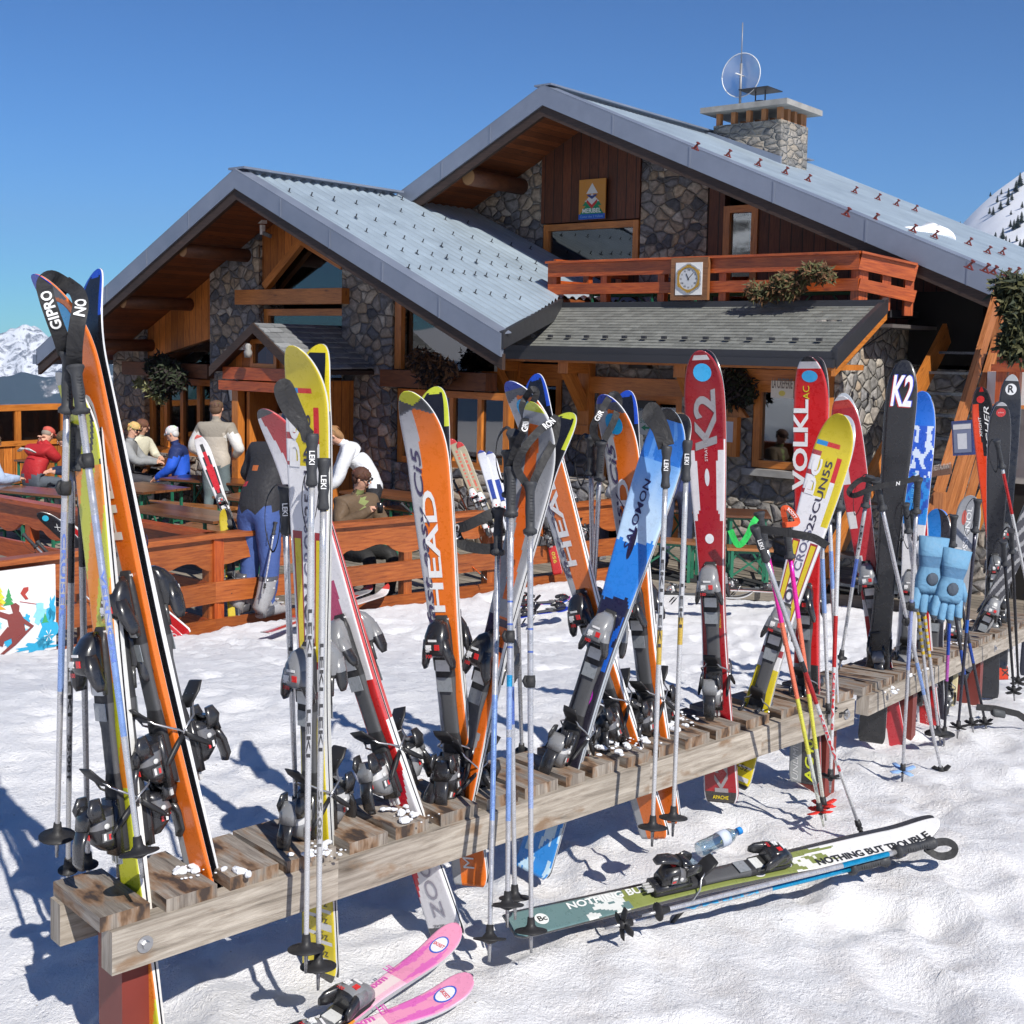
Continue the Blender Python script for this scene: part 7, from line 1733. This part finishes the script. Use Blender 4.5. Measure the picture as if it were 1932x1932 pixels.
# railing boards parallel to the flight, from points picked along the upper board
pA=onS(1748,1008); pB=onS(1886,545)
for (o1,w_) in ((0,.16),(.30,.11),(.50,.10),(.76,.12)):
    m=MB(); q=B(0,1,0)*0; m.bar(pA+vv*o1*1.25,pB+vv*o1*1.25,.05,w_,up=ZZ); part(m,'railing_board',M_RL,st)
m=MB(); m.bar(pB+vv*.0-ZZ*.02,pB-ZZ*1.0,.10,.10,up=vv); m.bar(pB+vv*.08+ZZ*.03,pB+vv*.6+ZZ*.03,.09,.12); part(m,'post',M_RL,st)
m=MB(); m.bar(pA+(pB-pA)*.08-uu*.06-ZZ*.5,pA+(pB-pA)*.08-uu*.06+ZZ*.2,.09,.09,up=vv); part(m,'post',M_RL,st)
# gallery deck and wall at the far right edge
gl_=thing('gallery','timber gallery with low wall and dark doorway at the right edge','gallery',B(3,12.5,0))
e=pB; m=MB()
def gq(x,y,c): return onc(x,y,c)
for (y0,y1) in ((655,668),(687,704)):
    a=gq(1872,y0,12.4); b_=gq(1990,y1,12.4); m.box(((a+b_)/2),uu*abs((b_-a).dot(uu))/2,vv*.03,ZZ*abs(a.z-b_.z)/2)
for x in (1895,1920): a=gq(x,640,12.45); m.bar(a,a-ZZ*.8,.10,.08,up=vv)
part(m,'railing',M_RED,gl_)
a=gq(1878,722,12.7); m=MB(); m.box(a-uu*.9-ZZ*.05,uu*.95,vv*.10,ZZ*.16); part(m,'parapet',M_WHT,gl_)
m=MB(); q=gq(1872,800,12.9); s__=sc(q)[0]; m.bbox(s__-2.5,s__,12.9,13.0,1.35,2.1,ZZ); part(m,'wall',M_CON,gl_)
m=MB(); m.bbox(s__-2.5,s__-.05,12.95,13.0,0,1.4,ZZ); part(m,'doorway',M_DARK,gl_)
m=MB(); m.bbox(s__-.05,s__+.35,12.9,13.2,0,1.5,ZZ); part(m,'pier',M_STL,gl_)
# menu board on the railing and carved sign
def tilt_board(name,label,cat,px,c,col,border=None,s_=.0):
    pts=[onc(x,y,c) for x,y in px]; r=thing(name,label,cat,pts[0]); m=MB(); m.prism(pts,vv*.05,col=border or col); part(m,'board',M_V,r); return r,pts
r_,pts=tilt_board('menu_board','blue framed menu case on the stair railing','menu board',[(1795,795),(1835,792),(1837,858),(1798,860)],11.2,(.02,.03,.10),(.02,.035,.15))
m=MB(); cen=sum(pts,V((0,0,0)))/4; q=[cen+(p-cen)*.84-vv*.004 for p in pts]; m.poly(q,None,0,(.17,.19,.28),flip=False); q2=[cen+(p-cen)*.45-vv*.006-ZZ*.03 for p in pts]; m.poly(q2,None,0,(.6,.6,.62)); q3=[q[0]+(q[3]-q[0])*.03-vv*.002,q[1]+(q[2]-q[1])*.03-vv*.002,q[1]+(q[2]-q[1])*.2-vv*.002,q[0]+(q[3]-q[0])*.2-vv*.002]; m.poly(q3,None,0,(.6,.58,.58)); part(m,'menu',M_VM,r_)
r_,pts=tilt_board('carved_sign','small carved brown restaurant sign on the stair railing','sign',[(1756,882),(1792,876),(1793,895),(1757,900)],11.15,(.14,.06,.03))
m=MB(); X=(pts[1]-pts[0]).normalized(); put_text(m,'RESTAURANT',pts[3]+X*.02+ZZ*.055-vv*.004,X,ZZ,.07,width=(pts[1]-pts[0]).length*.9,col=(.5,.42,.36),bold=.02); part(m,'lettering',M_VM,r_)
# poster board against the fence
dF=(FP1-FPm).normalized(); nF=V((dF.y,-dF.x,0))
if nF.y>0: nF=-nF
def onF(x,y,off=.12):
    d=ray(x,y); A_=V((FP1.x,FP1.y,0))+nF*off; t=((A_-C0).dot(nF))/d.dot(nF); return C0+d*t
br_=onF(105,1224); tr_=onF(110,1063); hgt_=tr_.z-br_.z; wid=.64
po=thing('poster_board','white snow-sports poster board with a dark red snowboarder at the left edge','poster',br_)
o_=V((br_.x,br_.y,tr_.z)); L_=-dF
def PP(x,y,o=0): return o_+L_*(wid*(1-x))-ZZ*(hgt_*y)+nF*(.012+o)
m=MB(); m.box(PP(.5,.5,-.012),dF*wid/2,nF*.01,ZZ*hgt_/2,col=(.78,.78,.78)); part(m,'board',M_V,po)
m=MB()
def pq(pts,c,o=.001): m.poly([PP(x,y,o) for x,y in pts],None,0,c,flip=True)
def blob(cx,cy,rx,ry,c,seed,o=.001,n=22,j=.45):
    rnd=random.Random(seed); i0=len(m.v); m.v.append(PP(cx,cy,o))
    for k in range(n): t=2*math.pi*k/n; q=1+j*(rnd.random()-.5)*2; m.v.append(PP(cx+rx*math.cos(t)*q,cy+ry*math.sin(t)*q,o))
    for k in range(n): m.face([i0,i0+1+k,i0+1+(k+1)%n],[(0,0)]*3,0,c)
CY=(.03,.38,.62); LC=(.25,.6,.78)
for i,(x,y,rx,ry,c) in enumerate(((.90,.75,.10,.18,CY),(.75,.93,.22,.06,CY),(.55,.70,.07,.05,LC),(.63,.60,.05,.06,CY),(.80,.55,.09,.10,LC),(.95,.5,.04,.14,CY),(.42,.82,.06,.05,CY),(.30,.62,.04,.05,LC),(.85,.88,.10,.08,(.10,.50,.70)))): blob(x,y,rx,ry,c,i)
def tree(cx,top,w_,h,c,sd):
    pts=[(cx,top)]; 
    for k in range(4): y=top+h*(k+1)/4; pts+= [(cx+w_*(k+1)/4,y),(cx+w_*(k+1)/8,y-.005)]
    l=[(2*cx-x,y) for x,y in pts[::-1][:-1]]; pq(pts+l,c,.002)
tree(.30,.10,.10,.28,(.62,.62,.05),1); tree(.27,.24,.12,.20,(.75,.35,.03),1); tree(.42,.20,.07,.20,(.05,.32,.10),2); tree(.86,.55,.05,.12,(.05,.35,.12),2)
MR=(.22,.05,.045)
pq([(.44,.40),(.50,.38),(.55,.42),(.54,.50),(.47,.50)],MR,.003); pq([(.20,.40),(.24,.42),(.42,.50),(.55,.49),(.60,.58),(.60,.68),(.48,.74),(.42,.68),(.40,.56),(.22,.47)],MR,.0035)
pq([(.40,.64),(.50,.70),(.44,.78),(.36,.80),(.34,.86),(.30,.84),(.30,.74)],MR,.004); pq([(.50,.68),(.60,.64),(.62,.74),(.56,.76),(.50,.80),(.45,.84),(.44,.76)],MR,.0042)
pq([(.29,.95),(.31,.97),(.50,.86),(.72,.68),(.71,.665),(.50,.80)],MR,.0045); pq([(.58,.56),(.72,.68),(.70,.70),(.57,.62)],MR,.0044)
pq([(.60,.22),(.66,.22),(.66,.26),(.62,.30),(.66,.36),(.62,.36),(.56,.28)],(.40,.05,.04),.003); pq([(.55,.37),(.76,.43),(.755,.436),(.55,.378)],(.4,.05,.04),.003)
for k in range(6):
    t=math.pi*k/3; x,y=.90,.82; pq([(x,y),(x+.06*math.cos(t)-.006*math.sin(t),y+.07*math.sin(t)+.006*math.cos(t)),(x+.06*math.cos(t)+.006*math.sin(t),y+.07*math.sin(t)-.006*math.cos(t))],(.8,.85,.85),.005)
part(m,'artwork',M_VM,po)
# ------------------------------------------------------------------ skis leaning on the fence and lying about
def lean(n,label,tail,tip,D,Yb,Yt,N,style='silver',yc=.62,only=None,group='skis leaning on the fence',tl=.02,D2=None,rn='pair_of_skis',gap=0):
    b=ony(tail[0],tail[1],Yb); return pair(n,label,tail,tip,D,D2,N=N,dy=Yt-Yb,tail=tl,style=style,yc=yc,only=only,ydepth=Yb,group=group,rootname=rn,gap=gap)
toC=(0.2,-1,0)
def dd(**k):
    d=dict(w=(.09,.068,.106),base=lambda u,d:BK,side=lambda d:(.5,.5,.5),curl=.06,nu=8,nv=50); d.update(k); return d
lean('fa','black skis with pale blue round stickers leaning on the fence behind the leftmost poles',(338,1207),(78,966),dd(top=lambda u,d:(.02,.02,.025) if d<1.15 else (.5,.02,.03),text=lambda m,D:(ell_decal(m,D,.07,0,.026,.024,(.05,.5,.72)),ski_text(m,D,'VX',.05,.26,.02,(.7,.7,.7),width=.10),ski_text(m,D,'OZ',.05,D['L']-.03,.02,(.65,.6,.6),width=.12,bold=.02))),9.75,9.95,(-.5,-.8,.25),yc=.55,only='front',rn='ski')
lean('fb','red ski with pale blue sticker next to the black ones on the fence',(352,1195),(110,980),dd(top=lambda u,d:(.5,.02,.025) if abs(u)<.75 else (.65,.65,.65),text=lambda m,D:(ell_decal(m,D,.07,0,.026,.024,(.05,.5,.72)),ski_text(m,D,'ATOMIC',.04,.55,.015,(.7,.7,.7),width=.2))),9.85,10.05,(-.5,-.8,.25),yc=.55,only='front',rn='ski')
def top_race(u,d):
    a=abs(u)
    if d<.03: return (.6,.12,.10)
    if .12<d<.66 and a<.62*(1-abs(d-.39)/.30): return (.50,.015,.02)
    if .06<d<.72 and a<.80*(1-abs(d-.39)/.36): return (.03,.03,.03)
    if d>.72: return (.50,.02,.02) if a<.5 else (.05,.05,.05)
    return (.66,.65,.66)
lean('fc','white ski with a long red teardrop leaning on the fence before the man in beige',(476,1100),(374,822),dd(top=top_race),10.75,10.95,(.1,-1,.1),style='grey',yc=.60,only='front',rn='ski')
lean('fd','yellow and black ski standing at the fence left of the blue trousers',(442,1166),(425,962),dd(top=lambda u,d:(.55,.43,.03) if u<.25 else BK,w=(.09,.075,.10)),10.55,10.85,(.1,-1,.1),style='silver',yc=.45,only='front',rn='ski')
def top_beige(u,d):
    if d<.05: return (.5,.03,.03)
    if abs(u)<.35 and (d*30)%1<.6 and .12<d<.55: return (.55,.12,.08)
    if .60<d<.66: return (.1,.3,.5)
    return (.36,.32,.22)
for k,(t_,b__) in enumerate((((852,828),(915,985)),((866,834),(930,992)))):
    lean('fe%d'%k,'old beige ski with red lettering at the fence, %s of its pair'%('left' if k==0 else 'right'),b__,t_,dd(top=top_beige,w=(.075,.062,.078),curl=.05),12.2,12.35,(-.1,-1,.1),style='white',yc=.12,only='front',rn='ski')
for k,(t_,b__) in enumerate((((908,850),(950,1000)),((924,852),(965,1004)))):
    lean('ff%d'%k,'short white and blue ski at the fence, %s of its pair'%('left' if k==0 else 'right'),b__,t_,dd(top=lambda u,d:(.03,.06,.30) if (abs(u)<.4 and .3<d<.62) or d<.03 else (.66,.68,.74),w=(.085,.075,.09),curl=.06),12.3,12.45,(-.15,-1,.1),style='white',yc=.08,only='front',rn='ski')
lean('fg','dark red and cream skis leaning on the fence right of the orange ones',(1110,1080),(1052,858),dd(top=lambda u,d:(.36,.03,.05) if (d*4)%1>.35 else (.5,.42,.28),side=lambda d:(.3,.02,.03)),12.7,12.8,(-.8,-.6,.1),style='silver',yc=.62)
lean('fh','black and red skis with yellow figures leaning on the fence between the orange pairs',(1052,1080),(1008,880),dd(top=lambda u,d:BK if d<.85 else (.5,.02,.02),text=lambda m,D:ski_text(m,D,'950',.05,1.02,.02,(.6,.5,.05),width=.12,bold=.02)),12.6,12.7,(-.3,-1,.1),style='grey',yc=.55)
OP=(.75,.13,.02)
pole('orange pole leaning on the fence, steeper of two',(855,905),(940,1093),Yt=12.5,Yb=12.3,shaft=OP,gl=.12,group='poles by the fence',basket=.05,loop=False)
pole('orange pole leaning low on the fence, flatter of two',(757,950),(919,1094),Yt=12.4,Yb=12.0,shaft=OP,gl=.14,group='poles by the fence',basket=.05,loop=False)
pole('silver pole with black grip leaning over the poster board, upper one',(44,1008),(228,1190),Yt=9.6,Yb=9.4,gl=.14,group='poles by the fence',basket=.05)
pole('silver pole with lettered strap leaning over the poster board, lower one',(70,1022),(240,1200),Yt=9.7,Yb=9.5,gl=.14,group='poles by the fence',basket=.05)
pole('thin pole held by the stooping skier',(520,985),(497,1120),Yt=10.5,Yb=10.3,gl=.1,group='poles by the fence',basket=.03)
def lying(n,label,tail,tip,D,zt_,zb_,style,yc,up=(0,0,1),only='front',rn='ski',tl=.0,group='skis lying on the snow'):
    b=onz(tail[0],tail[1],zb_); t=onz(tip[0],tip[1],zt_); d=(t-b).normalized(); nn=V(up); nn=(nn-d*nn.dot(d)).normalized(); x=d.cross(nn); L=(t-b).length
    r=thing(rn,label,'skis' if only is None else 'ski',M=frameM(b,x,d,nn),group=group); Dd=dict(D); Dd['L']=L; Dd['name']=n; make_ski(Dd,r,False,yc*L if yc>0 else L+yc,0,style); PAIRS[n]=(r,b,t,d,nn,x,L); return r
lying('l1','thin white and red ski lying on the snow before the fence, tip at right',(500,1196),(732,1118),dd(top=lambda u,d:(.5,.03,.03) if d<.05 or (d>1.2 and abs(u)<.5) else (.66,.65,.66),curl=.08),.32,.36,'silver',.42)
lying('l2','grey and red ski lying just behind the white one on the snow',(540,1172),(700,1112),dd(top=lambda u,d:(.3,.3,.32) if (d*3)%1>.3 else (.5,.03,.03),curl=.05),.33,.35,'black',.45)
lying('l3','blue ski lying on the snow between the orange pairs, nearer one',(965,1168),(1078,1150),dd(top=lambda u,d:(.02,.05,.42) if (d*5)%1>.25 else (.5,.52,.6)),.36,.36,'black',.5)
lying('l4','blue ski lying on the snow between the orange pairs, further one',(975,1145),(1075,1138),dd(top=lambda u,d:(.03,.08,.45) if (d*7)%1>.25 else (.45,.1,.4)),.33,.33,'black',.5)
lying('l5','black ski lying on the snow behind the tall silver poles',(1180,1122),(1420,1128),dd(top=lambda u,d:(.05,.05,.055) if abs(u)<.6 else (.5,.5,.5)),.30,.32,'silver',.5)
lying('l6','dark ski lying on the snow by the rubber mat left of the fluorescent poles',(1325,1112),(1500,1118),dd(top=lambda u,d:(.04,.04,.045) if abs(u)<.6 else (.45,.2,.2)),.28,.28,'grey',.5)
# big green ski with lettering in front of the rack
def top_green(u,d):
    n=NZ.noise(V((u*2,d*26,2)))
    L=1.72
    t=d/L
    if t<.23+.12*max(0,NZ.noise(V((u*4,3,1)))+.3): return (.74,.74,.74)
    if t<.34+.06*n and (u*.5+n)>.05: return (.70,.70,.66)
    if t<.70+.02*n: return (.21,.245,.07)
    if t<.755+.05*n: return (.62,.64,.62) if n>-.15 else (.12,.2,.2)
    if t<.95: return (.11,.19,.19)
    return (.50,.52,.45)
def txt_green(m,D):
    L=D['L']; ski_text(m,D,'NOTHING BUT TROUBLE',.033,L*.876,-.010,(.72,.74,.72),width=.44,bold=.03); ski_text(m,D,'NOTHING BUT TROUBLE',.036,L*.33,.034,(.03,.03,.03),width=.46,bold=.035)
    ell_decal(m,D,L*.935,.0,.020,.020,(.7,.72,.7)); ski_text(m,D,'Bc',.026,L*.942,.008,(.03,.03,.03),width=.026,bold=.02); ell_decal(m,D,L*.47,.02,.012,.018,(.7,.7,.72))
GRN=dict(k=.84,w=(.112,.085,.122),top=top_green,text=txt_green,base=lambda u,d:BK,side=lambda d:(.05,.05,.05),curl=.05,tc=.14,nu=20,nv=150)
up_=V((-.10,-.42,1)).normalized()
lying('g1','wide green ski with graffiti lettering and white tip lying before the rack',(958,1752),(1762,1572),GRN,1.09,1.10,'black',.44,up=up_)
r,b,t,d,nn,x,L=PAIRS['g1']; GP=PAIRS['g1']
lying('g2','second wide ski with a black edge under the green one',(966,1747),(1752,1566),dict(GRN,text=None,top=lambda u,d:(.04,.04,.045)),1.08,1.07,None,.44,up=up_)
def floorpole(label,tip,top,z0,z1,**k):
    a=onz(tip[0],tip[1],z0); c=onz(top[0],top[1],z1); return pole(label,top,tip,Yt=c.y,Yb=a.y,**k)
floorpole('blue and silver pole lying along the green ski, nearer one, with a clover basket',(1142,1752),(1672,1623),1.10,1.12,bands=[(.55,.88,(.01,.30,.55))],writing=(('KERMA',.50,.25,(.05,.35,.6)),),gl=.13,bks='clover',basket=.09,group='poles lying by the green ski',loop=False)
floorpole('blue and silver pole lying on the green ski, further one, with its strap spread',(1210,1728),(1760,1590),1.13,1.15,bands=[(.70,.88,(.01,.30,.55))],gl=.14,basket=.05,group='poles lying by the green ski',strap=([(1755,1592,onz(1755,1592,1.14).y),(1785,1588,onz(1785,1588,1.14).y),(1802,1598,onz(1802,1598,1.12).y),(1795,1612,onz(1795,1612,1.10).y),(1770,1615,onz(1770,1615,1.10).y),(1745,1600,onz(1745,1600,1.12).y)],.024))
# pink children's skis
def top_pink(u,d):
    PK=(.70,.27,.42); MGA=(.62,.13,.42)
    if .07<d<.24 and abs(u)>.15+.0 and abs(abs(u)-.6)<.35*(1-abs(d-.155)/.09): return MGA
    if .24<d<.36: return (.74,.45,.55) if abs(u)>.4 else (.72,.60,.60)
    if d>.42: return (.72,.26,.03) if u>-.5 else (.62,.2,.5)
    return PK
def txt_pink(m,D): ell_decal(m,D,.075,0,.022,.030,(.03,.10,.5)); ell_decal(m,D,.075,0,.0185,.0255,(.72,.72,.75),h=.0005); ski_text_across(m,D,'SKISET',.014,.080,0,(.55,.03,.05),width=.034,bold=.03); ski_text(m,D,'mxm',.03,.33,-.01,(.6,.1,.4),width=.07,bold=.02); ski_text(m,D,'HL',.04,.24,-.02,(.6,.1,.4),width=.03,bold=.02)
PNK=dict(k=.98,w=(.078,.062,.084),top=top_pink,text=txt_pink,base=lambda u,d:(.3,.3,.3),side=lambda d:(.45,.45,.47),curl=.035,tc=.12,nu=18,nv=110)
lying('k1',"pink child's ski with its binding showing at the bottom edge",(560,1990),(862,1768),PNK,1.10,1.05,'silver',-.60,up=(-.1,-.35,1))
lying('k2',"pink child's ski lying flat at the bottom edge, right of the pair",(568,2000),(888,1866),PNK,1.08,1.05,'silver',-.62,up=(-.1,-.3,1))
# plastic bottle
a=onz(1318,1604,1.10); b_=onz(1398,1566,1.13); d=(b_-a).normalized(); L=(b_-a).length
bo=thing('water_bottle','clear plastic water bottle with a blue cap lying before the red ski tail','bottle',a)
k=.26
BS=L/.252
m=MB(); m.lathe(a,d,[(0,.022*k/.26),(.004,.033),(.02,.036),(.05,.035),(.055,.0335),(.09,.0355),(.095,.034),(.13,.036),(.16,.036),(.19,.030),(.21,.018),(.225,.014),(.235,.014)],24); m.v=[a+(q-a)*BS for q in m.v]; part(m,'body',clearp('clear_plastic',(.72,.86,.93),.22,.08),bo)
m=MB(); m.lathe(a,d,[(.115,.0368),(.165,.0368)],24,col=(.55,.62,.75)); put_text(m,'eau',a+d*.12+V((0,-.0375,0)),d,ZZ,.03,col=(.6,.5,.05)); m.v=[a+(q-a)*BS for q in m.v]; part(m,'label',M_VM,bo)
m=MB(); m.lathe(a,d,[(.228,.017),(.250,.017),(.252,.014)],20,col=(.01,.22,.62)); m.v=[a+(q-a)*BS for q in m.v]; part(m,'cap',M_VM,bo)
# gloves
def glove(label,wrist,tipp,Yw,col,col2,w_=.055,grp=None):
    a=ony(wrist[0],wrist[1],Yw); b_=ony(tipp[0],tipp[1],Yw-.02); d=(b_-a); L=d.length; d.normalize(); s=d.cross(Y_).normalized(); n=s.cross(d)
    r=thing('glove',label,'glove',a,grp); m=MB()
    m.loft([(a-d*.02,s*w_*1.05,n*.034),(a+d*.05*L/.24,s*w_*.95,n*.034),(a+d*.09*L/.24,s*w_*.8,n*.028),(a+d*.12*L/.24,s*w_*.95,n*.032),(a+d*.16*L/.24,s*w_*1.0,n*.032),(a+d*.18*L/.24,s*w_*.9,n*.028)],16,col=[col,col2,col,col,col]); part(m,'palm',M_VC,r)
    for k in range(4):
        o=(k-1.5)*w_*.50; l=(.085,.098,.092,.075)[k]*L/.24; m=MB(); p0=a+d*.165*L/.24+s*o; m.loft([(p0,s*w_*.30,n*.020),(p0+d*l*.5+s*o*.12,s*w_*.30,n*.021),(p0+d*l*.85+s*o*.2-n*.01,s*w_*.27,n*.018),(p0+d*l+s*o*.22-n*.018,s*w_*.12,n*.008)],10,col=[col,col,(.06,.075,.10)]); part(m,'finger',M_VC,r)
    m=MB(); p0=a+d*.10*L/.24+s*w_*.7; m.loft([(p0,s*.014,n*.016),(p0+d*.045+s*.02,s*.015,n*.016),(p0+d*.08+s*.026,s*.010,n*.010)],10,col=col); part(m,'thumb',M_VC,r)
    m=MB(); q=a+d*.13*L/.24-n*.033; m.ell(q,s*w_*.42,d*.028,n*.006,12,6,col=(.06,.08,.11)); part(m,'badge',M_VC,r); return r
glove('pale blue ski glove hanging open on the poles, left one',(1762,1022),(1748,1150),5.15,(.13,.29,.45),(.07,.17,.30),.060,'pale blue gloves')
glove('pale blue ski glove hanging on the poles, right one',(1805,1045),(1782,1165),5.12,(.13,.29,.45),(.07,.17,.30),.058,'pale blue gloves')
a=onz(1842,1338,.98); g_=thing('glove','black and grey pole grip with its strap lying on the snow at the right edge','pole grip',a)
g_.name='pole_grip'
b_=onz(1895,1348,.95); m=MB(); d=(b_-a).normalized(); m.loft([(a+d*(b_-a).length*q,V((-d.y,d.x,0))*r_,ZZ*r_) for q,r_ in ((.55,.014),(.62,.020),(.8,.019),(.97,.018),(1,.012))],12,col=(.06,.065,.07)); part(m,'grip',M_VM,g_)
m=MB(); m.ribbon([a+ZZ*.01,a+d*.10+ZZ*.02,a+d*.22+ZZ*.015,a+d*.30-ZZ*.02],.03,ZZ,.003,col=(.02,.02,.022)); part(m,'strap',M_VC,g_)
# clumps of wet snow left on the planks and round the ski feet
rnd=random.Random(11)
M_SL=plain('slush',(.80,.83,.88),.45,var=.12,scale=60,bmp=.8)
for i,(x,y,s_) in enumerate(((372,1648,.035),(355,1638,.02),(592,1608,.03),(612,1603,.02),(757,1528,.025),(785,1538,.03),(1150,1408,.045),(1178,1402,.03),(1205,1395,.03),(1262,1368,.035),(1290,1352,.025),(845,1180,.0),(1690,1275,.04),(1720,1262,.03),(1765,1238,.03),(1800,1215,.03),(1670,1300,.035))):
    if s_==0: continue
    p=onz(x,y,1.412 if x<1640 else 1.412-.15-(x-1640)*.0007); m=MB()
    for k in range(16):
        q=p+V((rnd.gauss(0,1)*s_*1.0,rnd.gauss(0,1)*s_*.8,.001)); r_=s_*(.10+.38*rnd.random()**2); i0=len(m.v); m.ell(q,X_*r_,Y_*r_*.8,ZZ*r_*.55,9,6)
        for j in range(i0,len(m.v)): m.v[j]+=(m.v[j]-q)*(NZ.noise(m.v[j]*55)*1.1)
        for j in range(len(m.sm)): m.sm[j]=False
    o=m.build('slush',M_SL); tag(o,'wet snow crumbs left on the rack planks by the skis','snow','snow crumbs on the planks')

for (x,y,lb) in ((423,901,'small dark ashtray on the table by the porch post'),(427,932,'small dark ashtray on the table left of the blue trousers')):
    p=onz(x,y,.745); m=MB(); m.lathe(p,ZZ,[(0,.05),(.03,.06),(.034,.05),(.012,.04)],16,col=(.03,.02,.02)); tag(m.build('ashtray',M_V),lb,'ashtray')
